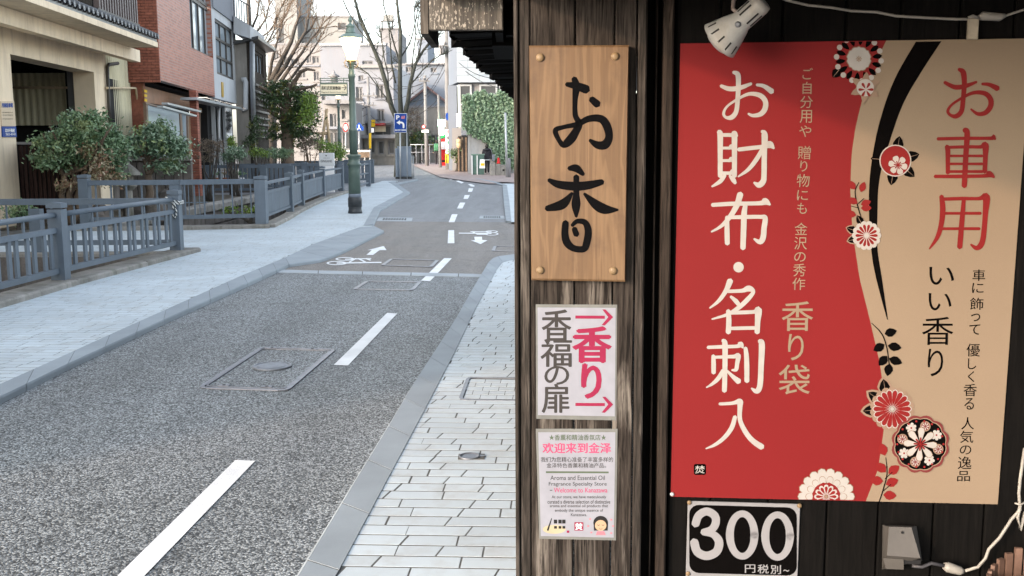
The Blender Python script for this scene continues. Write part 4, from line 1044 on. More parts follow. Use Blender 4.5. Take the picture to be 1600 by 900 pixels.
for i in range(60): mb.add([f(*a[i]), f(*a[i + 1]), f(*b_[i + 1]), f(*b_[i])], [(0, 1, 2, 3)])
mb.obj('black_swoosh', M['pblack'], t)
# big headings: mincho-like strokes, thick uprights with small wedges
def mincho(mb, strokes, lay, ox=0, oy=0, s=1.0):
    for i, st in enumerate(strokes):
        ribbon(mb, [(ox + x / s, oy + y / s, w_ / s) for x, y, w_ in st], pmap(lay + i * .25), 5)
def wedge(x, y, w_=22): return [(x - 8, y + 2, 5), (x, y - 3, w_ * .7), (x + 8, y + 4, 10)]
def H(x0, y, x1, w_=15, rise=3): return [(x0, y, w_), ((x0 + x1) / 2, y - rise, w_), (x1 - 16, y - rise, w_ + 1), (x1 - 8, y - rise - 4, w_ + 9), (x1, y - rise + 2, w_ - 3)]
def V(x, y0, y1, w_=19): return [(x - 3, y0, w_), (x, y0 + 12, w_ + 2), (x, (y0 + y1) / 2, w_), (x, y1, w_ - 1)]
def chars(lst, m, ox, oy, s):
    for g_ in lst:
        mb = MB(); mincho(mb, g_, 1, ox, oy, s); mb.obj('character', M[m], t)
# o (zoom frame 2.25 from 1040,50)
o_str = [[(196, 190, 12), (225, 200, 17), (262, 196, 16), (300, 182, 10)], [(240, 142, 12), (254, 150, 18), (256, 185, 17), (253, 240, 16), (248, 280, 16), (232, 300, 17), (212, 300, 10), (204, 286, 10), (216, 262, 8), (250, 238, 9), (292, 218, 12), (330, 222, 17), (350, 242, 18), (350, 268, 19), (335, 288, 17), (308, 294, 12), (292, 288, 8)], [(322, 186, 10), (345, 190, 14), (372, 208, 20)]]
zai = [V(192, 352, 505, 18), V(242, 358, 505, 18), H(192, 362, 250, 13, 0), H(196, 408, 240, 10, 0), H(196, 452, 240, 10, 0), H(192, 496, 245, 12, 0),
       [(208, 505, 12), (192, 525, 15), (164, 543, 7)], [(226, 506, 9), (238, 520, 17), (244, 530, 12)],
       [(258, 413, 14), (300, 408, 15), (350, 402, 15), (366, 396, 26), (380, 408, 8)], [(340, 350, 12), (348, 362, 22), (347, 420, 19), (346, 500, 19), (343, 525, 20), (328, 538, 20), (312, 530, 8)], [(340, 412, 14), (318, 450, 16), (290, 484, 13), (256, 508, 6)]]
nuno = [[(166, 608, 14), (230, 604, 15), (330, 602, 15), (350, 596, 25), (366, 606, 8)], [(262, 572, 22), (250, 610, 20), (226, 650, 17), (196, 682, 12), (162, 702, 6)], [(216, 652, 14), (216, 700, 18), (217, 742, 17)], [(218, 652, 13), (290, 650, 14), (336, 650, 14), (350, 654, 18), (346, 690, 19), (343, 722, 20), (332, 738, 18), (312, 728, 7)], [(280, 612, 16), (276, 640, 20), (274, 700, 20), (272, 758, 19)]]
chars([o_str, zai, nuno], 'pwhite', 1040, 50, 2.25)
f = pmap(1); mb = MB(); disc(mb, 1154, 417.5, 8.2, 8.2, f, 20); mb.obj('middle_dot', M['pwhite'], t)
mei = [[(232, 22, 22), (218, 55, 17), (192, 92, 13), (160, 118, 6)], [(226, 58, 12), (275, 56, 14), (300, 48, 22), (316, 60, 14), (295, 88, 17), (262, 118, 16), (222, 142, 12), (168, 158, 6)], [(236, 78, 10), (252, 92, 16), (262, 104, 15)], [(226, 130, 16), (228, 165, 19), (226, 204, 19)], [(228, 136, 13), (280, 134, 14), (320, 132, 14), (334, 126, 26), (332, 165, 20), (330, 204, 19)], [(228, 192, 12), (275, 191, 13), (330, 190, 13)]]
sashi = [[(154, 260, 12), (205, 258, 13), (258, 256, 13), (270, 250, 22), (278, 260, 8)], [(208, 236, 14), (214, 250, 20), (214, 330, 18), (212, 415, 18)], [(172, 292, 14), (173, 320, 17), (173, 350, 16)], [(173, 296, 11), (220, 294, 12), (248, 293, 14), (262, 290, 18), (258, 318, 15), (254, 340, 14), (240, 342, 7)], [(206, 345, 14), (190, 372, 16), (168, 392, 11), (148, 404, 5)], [(222, 345, 8), (242, 365, 14), (262, 382, 21)], [(288, 264, 14), (292, 300, 18), (293, 380, 18)], [(340, 238, 16), (347, 250, 22), (344, 330, 20), (340, 398, 20), (328, 418, 19), (310, 408, 6)]]
iru = [[(196, 464, 11), (235, 462, 12), (254, 458, 15), (268, 456, 22), (268, 476, 18), (268, 520, 16), (285, 560, 18), (312, 595, 19), (345, 618, 22)], [(250, 512, 15), (238, 550, 17), (212, 585, 15), (180, 610, 12), (146, 625, 5)]]

# right heading: frame 2.2516 from 1290,50
o2 = [[(420, 178, 12), (455, 194, 17), (492, 190, 16), (530, 176, 9)], [(470, 132, 12), (484, 142, 20), (488, 180, 18), (484, 235, 17), (478, 278, 17), (460, 296, 17), (440, 293, 11), (430, 278, 11), (444, 256, 9), (480, 232, 10), (520, 214, 13), (560, 216, 17), (580, 236, 19), (580, 262, 19), (562, 284, 17), (535, 288, 13), (512, 272, 7)], [(552, 183, 10), (575, 185, 14), (603, 198, 20)]]
kuruma = [H(396, 376, 596, 12, 2), V(430, 404, 494, 16), [(430, 406, 11), (500, 404, 12), (545, 404, 13), (562, 398, 24), (562, 440, 17), (560, 490, 17)], H(434, 436, 566, 9, 0)[:3], H(434, 464, 566, 9, 0)[:3], H(430, 491, 566, 10, 0)[:3], [(386, 508, 12), (480, 508, 13), (560, 506, 13), (576, 500, 24), (592, 510, 8)], [(490, 346, 18), (498, 356, 20), (493, 440, 19), (488, 540, 19)]]
you = [[(408, 580, 16), (412, 620, 20), (408, 670, 18), (394, 720, 15), (366, 762, 6)], [(412, 588, 12), (480, 586, 13), (540, 586, 13), (565, 580, 26), (562, 640, 19), (555, 720, 19), (546, 750, 20), (530, 760, 16), (512, 748, 7)], H(414, 638, 560, 10, 0)[:3], H(410, 692, 556, 10, 0)[:3], [(486, 590, 14), (480, 660, 18), (472, 755, 19)]]
chars([mei, sashi, iru], 'pwhite', 1040, 430, 2.307); chars([o2, kuruma, you], 'predt', 1290, 50, 2.2516)
def column(name, chars, m, bold=.0, lay=1):
    mb = MB(); f = pmap(lay)
    for ch, bx in chars: fit(mb, ch, *bx, f, bold, .02)
    return mb.obj(name, M[m], t)
column('cream_subheading', [('香', (1222, 471, 1271, 517)), ('り', (1232, 522, 1256, 563)), ('袋', (1217, 570, 1266, 616))], 'pcream', .004)
column('black_subheading', [('い', (1452, 417, 1491, 445)), ('い', (1451, 458, 1487, 485)), ('香', (1441, 495, 1490, 539)), ('り', (1450, 545, 1474, 588))], 'pblack', .0)
small = []
for s_, y0, y1, w_ in (('ご', 106, 124, 16), ('自', 128, 147, 14), ('分', 150, 169, 20), ('用', 172, 192, 19), ('や', 196, 214, 19), ('贈', 228, 249, 20), ('り', 251, 268, 11), ('物', 272, 292, 20), ('に', 297, 313, 17), ('も', 317, 334, 15), ('金', 348, 367, 20), ('沢', 370, 390, 20), ('の', 394, 409, 18), ('秀', 412, 432, 20), ('作', 434, 453, 20)):
    cx = 1262 - (y0 - 110) * .042; small.append((s_, (cx - w_ / 2, y0, cx + w_ / 2, y1)))
column('cream_small_column', small, 'pcream', -.002)
small = []
for s_, y0, y1, w_ in (('車', 421, 439, 20), ('に', 442, 458, 18), ('飾', 465, 484, 21), ('っ', 490, 502, 14), ('て', 507, 523, 17), ('優', 537, 557, 21), ('し', 560, 577, 13), ('く', 580, 597, 10), ('香', 600, 619, 21), ('る', 622, 640, 15), ('人', 652, 671, 20), ('気', 673, 692, 21), ('の', 696, 710, 18), ('逸', 713, 733, 21), ('品', 736, 752, 20)):
    cx = 1529 - (y0 - 430) * .076; small.append((s_, (cx - w_ / 2, y0, cx + w_ / 2, y1)))
column('black_small_column', small, 'pblack', -.002)
mb = MB(); f = pmap(1)
pts = []
for cx, cy, a0 in ((1100, 728, -90), (1100, 739, 0), (1087, 739, 90), (1087, 728, 180)):
    for k in range(4): an = R(a0 + k * 30); pts.append((cx + 3 * math.cos(an), cy + 3 * math.sin(an)))
mb.add([f(*p) for p in pts], [tuple(range(len(pts)))]); mb.obj('seal_mark', M['pblack'], t)
mb = MB(); fit(mb, '焚', 1086, 727.5, 1101, 739.5, pmap(2), .01); mb.obj('seal_lettering', M['pwhite'], t)

# printed flowers
class Fl:
    def __init__(s, name): s.n = name; s.mb = MB(); s.ms = []
    def poly(s, pts, m, lay):
        y0 = topy(pts[0][0]) + 1.0; y1 = boty(pts[0][0]) - 1.0
        pts = clip(clip(pts, 1, y0, False), 1, y1, True)
        if len(pts) > 2: f_ = pmap(lay); s.use(m).add([f_(*p) for p in pts], [tuple(range(len(pts)))])
    def use(s, m):
        if m not in s.ms: s.ms.append(m)
        s.mb.cm = s.ms.index(m); return s.mb
    def new(s):
        if s.mb.v: s.mb.obj(s.n, [M[m] for m in s.ms], t)
        s.mb = MB(); s.ms = []
    def disc(s, cx, cy, r, m, lay, n=24, ry=None, a=0, sc_=0, k=0):
        """optionally scalloped disc"""
        out = []
        for i in range(n):
            an = 2 * math.pi * i / n; rr = 1 + sc_ * abs(math.sin(an * k / 2)) if k else 1
            x, y = r * rr * math.cos(an), (ry or r) * rr * math.sin(an); out.append((cx + x * math.cos(a) - y * math.sin(a), cy + x * math.sin(a) + y * math.cos(a)))
        s.poly(out, m, lay)
    def petals(s, cx, cy, r0, r1, w_, n, m, lay, ph=0, tip=.7):
        for i in range(n):
            an = 2 * math.pi * (i + ph) / n; ca, sa = math.cos(an), math.sin(an); L = r1 - r0
            pr = [(0, .12), (.35, .62), (tip, 1), (.93, .72), (1, 0), (.93, -.72), (tip, -1), (.35, -.62), (0, -.12)]
            s.poly([(cx + ca * (r0 + u * L) - sa * v * w_ / 2, cy + sa * (r0 + u * L) + ca * v * w_ / 2) for u, v in pr], m, lay + (i % 2) * .1)
    def leaf(s, cx, cy, L, w_, ang, m, lay, vein=None):
        a = R(ang); ca, sa = math.cos(a), math.sin(a)
        pr = [(0, 0), (.25, .8), (.5, 1), (.8, .6), (1, 0), (.8, -.6), (.5, -1), (.25, -.8)]
        s.poly([(cx + ca * u * L - sa * v * w_ / 2, cy + sa * u * L + ca * v * w_ / 2) for u, v in pr], m, lay)
        if vein: s.poly([(cx + ca * u * L - sa * v, cy + sa * u * L + ca * v) for u, v in ((.1, .5), (.9, .2), (.9, -.2), (.1, -.5))], vein, lay + 1)
    def stem(s, pts, m, lay): f_ = pmap(lay); ribbon(s.use(m), pts, f_, 4)
F = Fl('printed_flower')
cx, cy = 1342, 92
F.leaf(1312, 108, 17, 15, 130, 'pblack', 2, 'pgrey')
F.disc(cx, cy, 34, 'predt', 3, 30)
for i in range(14):
    an = 2 * math.pi * (i + .2) / 14; F.disc(cx + 35 * math.cos(an), cy + 35 * math.sin(an), 4.4, 'pwhite', 4, 10)
    an = 2 * math.pi * (i + .7) / 14; F.leaf(cx + 37 * math.cos(an), cy + 37 * math.sin(an), -16, 8, math.degrees(an), 'pblack', 5)
F.disc(cx, cy, 18, 'pgrey', 6, 36, sc_=.12, k=14); F.disc(cx, cy, 17, 'pwhite', 7, 36, sc_=.1, k=14); F.petals(cx, cy, 0, 5, 1.6, 8, 'pgrey', 8)
F.new(); cx, cy = 1352, 137
for k in range(6): F.leaf(cx, cy, 25, 12, k * 60 + 35, 'pgrey', 6)
F.disc(cx, cy, 14.5, 'pgrey', 8, 20); F.disc(cx, cy, 13.5, 'pwhite', 9, 20); F.petals(cx + 1, cy + 3, 2, 12, 4.5, 6, 'predt', 10, .0)
F.new(); cx, cy = 1399, 251
for an in (-80, -15, 40, 100, 185): F.leaf(cx + 14 * math.cos(R(an)), cy + 14 * math.sin(R(an)), 25, 17, an, 'pblack', 2, 'pgrey')
F.disc(cx, cy, 25, 'pwhite', 5, 28); F.disc(cx, cy, 23.2, 'predt', 6, 28); F.petals(cx + 4, cy + 7, 2, 15, 10, 6, 'pwhite', 7, .2, .65); F.petals(cx + 4, cy + 7, 0, 7, 2, 6, 'predt', 9, .2)
F.new(); F.stem([(1348, 347, 1.8), (1341, 325, 1.8), (1336, 300, 1.6), (1342, 285, 1.2)], 'pblack', 2)
for x, y, a in ((1345, 300, -70), (1336, 296, -125), (1345, 320, -20), (1340, 318, -150), (1345, 325, 0), (1338, 336, -170)): F.leaf(x, y, 17, 11, a, 'predt', 3)
F.stem([(1341, 318, 1.2), (1350, 310, 1)], 'pblack', 4); F.stem([(1341, 325, 1.2), (1330, 322, 1)], 'pblack', 4)
F.new(); cx, cy = 1354, 368
for x, y, a in ((1340, 362, 200), (1342, 372, 165), (1348, 352, 240)): F.leaf(x, y, 20, 15, a, 'pgrey', 2); F.leaf(x, y, 18, 12, a, 'pblack', 3, 'pgrey')
F.petals(cx, cy, 5, 23, 9.5, 14, 'pwhite', 5, 0, .8); F.disc(cx, cy, 17, 'pwhite', 6, 24); F.petals(cx, cy, 4, 17.5, 4.6, 14, 'predt', 7, 0, .75); F.disc(cx, cy, 3.2, 'pwhite', 8, 10)
# black sprig
F.new(); F.stem([(1362, 505, 1), (1378, 522, 1.8), (1386, 545, 1.8), (1390, 575, 1.5)], 'pblack', 2)
for x, y, a, l in ((1382, 522, -15, 20), (1387, 540, 10, 22), (1389, 560, 20, 22), (1382, 538, 150, 20), (1386, 556, 130, 20), (1390, 568, 100, 20)): F.leaf(x, y, l, 14, a, 'pblack', 3)
F.new(); cx, cy = 1394, 639
for x, y, a in ((1378, 628, 215), (1374, 640, 175), (1384, 618, 262)): F.leaf(x, y, 30, 23, a, 'pgrey', 2); F.leaf(x, y, 26, 17, a, 'pblack', 3, 'pgrey')
F.petals(cx, cy, 12, 35, 12, 18, 'pgrey', 4, .5, .8); F.petals(cx, cy, 4, 31, 9.5, 18, 'pwhite', 5, 0, .8); F.petals(cx, cy, 5, 29.5, 7.6, 18, 'predt', 7, 0, .8); F.disc(cx, cy, 3, 'pwhite', 9, 10)
F.new(); cx, cy = 1438, 694
F.disc(cx, cy, 42, 'pdk', 10, 60, sc_=.09, k=12); F.disc(cx, cy, 39.5, 'pcream', 11, 48, sc_=.06, k=12); F.disc(cx, cy, 38.5, 'pblack', 12, 48, sc_=.05, k=12)
for i in range(8):
    an = 2 * math.pi * (i + .35) / 8; x, y = cx + 29 * math.cos(an), cy + 29 * math.sin(an)
    if i % 2: F.petals(x, y, 0, 8.5, 5, 7, 'pwhite', 13, .1 * i); F.disc(x, y, 1.6, 'predt', 15, 8)
    else: F.disc(x, y, 8.2, 'pgrey', 13, 14); F.disc(x, y, 6.4, 'pdk', 14, 14); F.petals(x, y, 1.5, 6, 2, 8, 'pwhite', 15)
for i in range(18):
    an = 2 * math.pi * i / 18; F.disc(cx + 36.2 * math.cos(an), cy + 36.2 * math.sin(an), 1.8, 'predt', 14, 8)
F.petals(cx, cy, 3, 27, 11, 8, 'pgrey', 16, .1, .72); F.petals(cx, cy, 3, 26, 9.5, 8, 'pwhite', 17, .1, .72); F.petals(cx, cy, 0, 11, 3, 8, 'predt', 19, .1)
F.new(); cx, cy = 1291, 776
F.petals(cx, cy, 14, 45, 15, 18, 'pgrey', 4, 0, .75); F.petals(cx, cy, 14, 44, 13.5, 18, 'pwhite', 5, 0, .75); F.petals(cx, cy, 8, 33, 10.5, 14, 'pgrey', 6, 0, .8); F.petals(cx, cy, 8, 32, 9.5, 14, 'pwhite', 7, 0, .8)
F.disc(cx, cy, 21, 'predt', 8, 28, sc_=.08, k=12); F.petals(cx, cy, 3, 19, 7.5, 12, 'pwhite', 9, 0, .7); F.petals(cx, cy, 5, 16, 4.8, 12, 'predt', 10, 0, .7); F.disc(cx, cy, 2.5, 'pgrey', 12, 10)
F.new(); F.stem([(1373, 786, 1.6), (1380, 765, 1.8), (1386, 740, 1.6), (1384, 715, 1)], 'pblack', 2)
for x, y, a in ((1383, 712, -110), (1384, 738, -135), (1380, 752, 185), (1388, 740, -35), (1384, 757, -20), (1380, 773, 5)): F.leaf(x, y, 21, 15, a, 'predt', 3); 
F.stem([(1383, 748, 1.2), (1394, 738, 1)], 'pblack', 4); F.stem([(1379, 768, 1.2), (1392, 757, 1)], 'pblack', 4)
F.new()
# corner tacks
for x, y in ((1050, 772),): MB().lathe(W(x, y, OFF + .003), [(.006, 0), (.0055, .004), (.002, .006)], 12, WN).obj('corner_tack', M['alu'], t)

# ------------------------------------------------------------------ 300 sign
t = thing('price_sign', 'black and white enamel plate reading 300 under the poster', 'price sign', W(1160, 900, OFF))
slab([(1075, 783), (1250.5, 788), (1246, 905), (1071.5, 902)], OFF - .004, .004, 'white_plate', flat('price_white', (.16, .16, .17), .4), t, .001)
def rrect(x0, y0, x1, y1, r_, mp, sl=0.03):
    out = []
    for cx_, cy_, a0 in ((x1 - r_, y0 + r_, -90), (x1 - r_, y1 - r_, 0), (x0 + r_, y1 - r_, 90), (x0 + r_, y0 + r_, 180)):
        for k in range(6): an = R(a0 + k * 18); x = cx_ + r_ * math.cos(an); y = cy_ + r_ * math.sin(an); out.append(mp(x, y + (x - x0) * sl))
    return out
mpz = lambda l: (lambda x, y: W(x, y, OFF + .0008 + l * .0003))
mb = MB(); mb.poly(rrect(1077, 788.5, 1245, 895, 15, mpz(0), .028)); mb.obj('black_panel', M['pblack'], t)
mb = MB(); f = mpz(1)
g = [(1082, 813, 14), (1086, 801, 15), (1104, 799, 15), (1118, 806, 15), (1121, 818, 15), (1111, 829, 14), (1101, 832, 13)]
kx = lambda x: 1046 + 0 * x
def zz(pts): return [(1040 + x / 2.857, 760 + y / 2.857, w_ / 2.857) for x, y, w_ in pts]
ribbon(mb, zz([(134, 166, 36), (148, 130, 36), (183, 112, 36), (218, 130, 36), (224, 162, 36), (206, 192, 34), (170, 204, 30)]), f, 7)
ribbon(mb, zz([(170, 206, 26), (212, 214, 32), (238, 246, 38), (228, 290, 38), (184, 310, 38), (142, 292, 38), (128, 250, 38)]), mpz(1.4), 7)
for ox in (342, 500):
    pts = [(ox + 55 * math.cos(a_), 217 + 95 * math.sin(a_) + (ox - 342) * .03, 36 - 6 * abs(math.sin(a_))) for a_ in [2 * math.pi * k / 16 for k in range(17)]]
    ribbon(mb, zz(pts), mpz(1.8), 3)
for ch, bx in (('円', (1164, 882, 1180, 895)), ('税', (1184, 882, 1201, 896)), ('別', (1204, 883, 1220, 897)), ('~', (1224, 890, 1233, 893))): fit(mb, ch, *bx, mpz(1), .01)
mb.obj('white_digits', flat('price_digit_white', (.17, .17, .18), .4), t)
for x, y in ((1077, 785), (1249, 790), (1075, 896)): MB().lathe(W(x, y, OFF), [(.0065, 0), (.006, .003), (.002, .0045)], 12, WN).obj('corner_nail', M['nail'], t)

# ------------------------------------------------------------------ clamp lamp, cables, socket, basket
lw = pm('dirty_white_enamel', (.33, .33, .32), .5, .12, 12, 120, bmp=.1, dirt=(.25, .19, .12))
t = thing('clamp_lamp', 'white slotted clamp spotlight pointing down left above the red poster', 'spotlight', W(1170, 40, .10))
A_ = W(1193, 2, .13); B_ = W(1124, 64, .075); ax = (B_ - A_).normalized(); Lh = (B_ - A_).length
prof = [(.0, 0), (.028, .001), (.031, .012), (.031, .070), (.036, .078), (.045, .098), (.056, .125), (.062, Lh), (.0585, Lh), (.05, .125), (.03, .09), (.0, .088)]
prof = [(r_ * .86, h_) for r_, h_ in prof]
MB().lathe(A_, prof[:8], 28, ax).obj('lamp_shade', lw, t)
MB().lathe(A_ + ax * (Lh - .004), [(.0505, 0), (.0515, .0055)], 28, ax).obj('shade_rim', M['rust'], t)
MB().lathe(A_ + ax * (Lh - .001), [(.047, 0), (.044, .004), (.03, .012), (.0, .016)], 24, ax).obj('bulb_face', lw, t)
a1 = ax.cross(WN).normalized()
for k in range(12):
    an = k * math.pi / 6; dirv = a1 * math.cos(an) + ax.cross(a1) * math.sin(an)
    for (h0, h1, ra, rb) in ((.112, .135, .0445, .0505), (.022, .058, .0268, .0268)):
        if h0 < .05 and k % 3 == 0: continue
        p_ = A_ + ax * h0 + dirv * (ra + .0006); q_ = A_ + ax * h1 + dirv * (rb + .0006); tn = ax.cross(dirv) * .0022
        MB().add([p_ - tn, p_ + tn, q_ + tn, q_ - tn, p_ - tn - dirv * .004, p_ + tn - dirv * .004, q_ + tn - dirv * .004, q_ - tn - dirv * .004], [(0, 1, 2, 3), (0, 4, 5, 1), (1, 5, 6, 2), (2, 6, 7, 3), (3, 7, 4, 0)]).obj('vent_slot', M['dark'], t)
p_ = A_ + ax * .086 + WN * .036; MB().lathe(p_ - WN * .006, [(.008, 0), (.006, .006), (.002, .008)], 10, WN).obj('screw', M['iron'], t)
MB().tube([W(1157, -20, .04), W(1146, 2, .05), W(1145, 14, .06), W(1152, 20, .075)], .005, 8).obj('clamp_arm', M['rust'], t)
cabm = pm('off_white_cable', (.22, .21, .19), .5, .15, 20, 100, bmp=0)
t = thing('cable', 'off white cable sagging above the poster with a white connector at the right', 'cable', W(1420, 25, -.02))
MB().tube([W(x, y, -.045) for x, y in ((1200, -12), (1228, 0), (1262, 8), (1300, 12), (1330, 17), (1370, 19), (1400, 25), (1450, 28), (1495, 30), (1528, 30))], .0035, 8).obj('cord', cabm, t)
MB().tube([W(x, y, -.045) for x, y in ((1528, 28), (1535, 25), (1562, 27), (1571, 24))], [.005, .011, .010, .005], 10).obj('connector', cabm, t)
MB().tube([W(x, y, -.045) for x, y in ((1570, 25), (1585, 20), (1600, 15), (1640, 4))], .003, 8).obj('cord', cabm, t)
t = thing('poster_hook', 'small translucent strap holding the top edge of the poster under the cable', 'strap', W(1520, 60, OFF))
MB().bbox(W(1520, 45, -.04), (.026, .01, .052), X=WD, Y=-WN, b=.002).obj('strap', pm('yellowed_plastic', (.30, .26, .20), .3, .2, 20, 100), t)
MB().tube([W(1513, 28, -.03), W(1520, 25, -.028), W(1528, 28, -.03)], .004, 8).obj('strap_loop', cabm, t)
sm_ = pm('grey_socket_plastic', (.065, .060, .055), .55, .12, 8, 100, bmp=.1)
t = thing('outdoor_socket', 'grey domed outdoor power socket low on the dark wall', 'power socket', W(1408, 886, OFF))
def sp(x, y, o): return W(x, y, OFF - .005 + o)
sec = [(0, .004), (.0, .050), (.2, .062), (.6, .070), (1, .066)]
L_ = [(1379, 888), (1380, 828), (1385, 822)]; 
fr = [sp(1389, 823, .05), sp(1424, 824, .05), sp(1438, 872, .078), sp(1386, 868, .078)]; bk = [sp(1379, 820, 0), sp(1432, 822, 0), sp(1441, 876, 0), sp(1378, 890, 0)]
lo = [sp(1384, 889, .05), sp(1410, 890, .05)]
mb = MB(); mb.add(fr + bk, [(0, 1, 2, 3), (0, 4, 5, 1), (1, 5, 6, 2), (3, 7, 4, 0), (2, 6, 7, 3)]); mb.obj('cover', sm_, t)
mb = MB(); mb.add([sp(1380, 872, .066), sp(1412, 874, .066), sp(1412, 890, .056), sp(1384, 889, .056), sp(1379, 872, 0), sp(1412, 874, 0), sp(1412, 890, 0), sp(1384, 889, 0)], [(0, 1, 2, 3), (0, 4, 5, 1), (1, 5, 6, 2), (2, 6, 7, 3), (3, 7, 4, 0)]); mb.obj('lower_housing', sm_, t)
mb = MB(); mb.box(sp(1409, 872, .035), (.085, .05, .012), X=WD, Y=-WN); mb.obj('dark_mouth', M['black'], t)
MB().lathe(sp(1410, 832, .056), [(.0035, 0), (.0035, .002)], 10, WN).obj('screw_hole', M['black'], t)
t = thing('extension_cord', 'off white extension cord with a plug hanging down the right wall to the socket', 'cord', W(1560, 850, OFF))
MB().tube([W(x, y, -.02) for x, y in ((1601, 700), (1594, 748), (1592, 770), (1593, 786), (1594, 796), (1580, 812), (1562, 840), (1545, 858), (1540, 872), (1528, 886), (1508, 892))], .0042, 8).obj('cord', cabm, t)
MB().tube([W(x, y, -.02) for x, y in ((1506, 893), (1500, 892), (1480, 886), (1475, 884))], [.006, .012, .014, .009], 10).obj('plug', cabm, t)
MB().tube([W(x, y, -.02) for x, y in ((1475, 884), (1455, 880), (1440, 886), (1425, 884))], .005, 8).obj('dark_lead', M['wire'], t)
MB().tube([W(x, y, -.015) for x, y in ((1586, 786), (1594, 789), (1601, 785))], .003, 6).obj('tie', cabm, t)
MB().tube([W(x, y, -.02) for x, y in ((1594, 790), (1590, 808), (1594, 828), (1602, 800))], .0045, 8).obj('cord_tail', cabm, t)
bm_ = pm('bamboo_slat_pinkish', (.11, .065, .048), .6, .2, 20, 100)
bc = W(1600, 900, .08); bc.z = 0
t = thing('bamboo_basket', 'slatted bamboo basket at the bottom right corner against the dark wall', 'basket', (bc.x, bc.y, .36))
for k in range(22):
    an = 2 * math.pi * k / 22; x, y = bc.x + .085 * math.cos(an), bc.y + .06 * math.sin(an)
    h_ = .07 + .05 * math.cos(an); MB().box((x, y, .21 + h_ / 2 + .045), (.010, .018, .24 + h_), X=(math.cos(an), math.sin(an), 0), Y=(-math.sin(an), math.cos(an), 0)).obj('slat', bm_, t)
MB().tube([(bc.x + .088 * math.cos(2 * math.pi * k / 24), bc.y + .063 * math.sin(2 * math.pi * k / 24), .345 + .02 * math.cos(2 * math.pi * k / 24)) for k in range(25)], .003, 6).obj('binding_wire', M['brass'], t)
# ------------------------------------------------------------------ buildings: helpers
def plane(p, d):
    d = Vector((d[0], d[1], 0)).normalized(); n = Vector((d.y, -d.x, 0))
    return Vector((p[0], p[1], 0)), d, n
def shift(pl, k): return (pl[0] + pl[2] * k, pl[1], pl[2])
def on(pl, px, py): return PL(px, py, pl[0], pl[2])
def uv(pl, px, py): q = on(pl, px, py); return (q - pl[0]).dot(pl[1]), q.z
def at3(pl, u, z, o=0.0): return pl[0] + pl[1] * u + pl[2] * o + Vector((0, 0, z))
def pbox(root, name, m, pl, u0, u1, z0, z1, o0, o1):
    """box on a facade plane; o = distance out of the wall"""
    c_ = at3(pl, (u0 + u1) / 2, (z0 + z1) / 2, (o0 + o1) / 2)
    return MB().box(c_, (abs(u1 - u0), abs(o1 - o0), abs(z1 - z0)), X=pl[1], Y=pl[2]).obj(name, m, root)
def holed(root, name, m, pl, u0, u1, z0, z1, holes, th=.25):
    us = sorted({u0, u1, *[h[0] for h in holes], *[h[1] for h in holes]}); zs = sorted({z0, z1, *[h[2] for h in holes], *[h[3] for h in holes]})
    us = [u for u in us if u0 <= u <= u1]; zs = [z for z in zs if z0 <= z <= z1]; mb = MB()
    for a, b in zip(us, us[1:]):
        for c_, d in zip(zs, zs[1:]):
            mu, mz = (a + b) / 2, (c_ + d) / 2
            if any(h[0] < mu < h[1] and h[2] < mz < h[3] for h in holes): continue
            mb.poly([at3(pl, a, c_), at3(pl, b, c_), at3(pl, b, d), at3(pl, a, d)])
    for h in holes:
        q = [(h[0], h[2]), (h[1], h[2]), (h[1], h[3]), (h[0], h[3])]
        for i in range(4):
            a, b = q[i], q[(i + 1) % 4]; mb.poly([at3(pl, a[0], a[1]), at3(pl, b[0], b[1]), at3(pl, b[0], b[1], -th), at3(pl, a[0], a[1], -th)])
    q = [(u0, z0), (u1, z0), (u1, z1), (u0, z1)]
    for i in range(4):
        a, b = q[i], q[(i + 1) % 4]; mb.poly([at3(pl, a[0], a[1]), at3(pl, b[0], b[1]), at3(pl, b[0], b[1], -th), at3(pl, a[0], a[1], -th)])
    return mb.obj(name, m, root)
def window(root, pl, u0, u1, z0, z1, nu=2, nz=1, fr='frame', gl='glass', rec=.14, bw=.05):
    f = MB(); c0_ = lambda a, b, c_, d: f.box(at3(pl, (a + b) / 2, (c_ + d) / 2, -rec + .03), (b - a, .06, d - c_), X=pl[1], Y=pl[2])
    c0_(u0, u1, z0, z0 + bw); c0_(u0, u1, z1 - bw, z1); c0_(u0, u0 + bw, z0 + bw, z1 - bw); c0_(u1 - bw, u1, z0 + bw, z1 - bw)
    for i in range(1, nu): x = u0 + (u1 - u0) * i / nu; c0_(x - bw / 2, x + bw / 2, z0 + bw, z1 - bw)
    fo = f.obj('window', M[fr], root)
    for i in range(nu):
        for j in range(nz):
            a = u0 + (u1 - u0) * i / nu; b = u0 + (u1 - u0) * (i + 1) / nu; c_ = z0 + (z1 - z0) * j / nz; d = z0 + (z1 - z0) * (j + 1) / nz
            MB().box(at3(pl, (a + b) / 2, (c_ + d) / 2, -rec), (b - a - .01, .01, d - c_ - (.03 if nz > 1 else .01)), X=pl[1], Y=pl[2]).obj('pane', M[gl], fo)
    if nz > 1:
        for j in range(1, nz): z = z0 + (z1 - z0) * j / nz; MB().box(at3(pl, (u0 + u1) / 2, z, -rec + .035), (u1 - u0 - 2 * bw, .05, bw), X=pl[1], Y=pl[2]).obj('transom', M[fr], fo)
    return fo
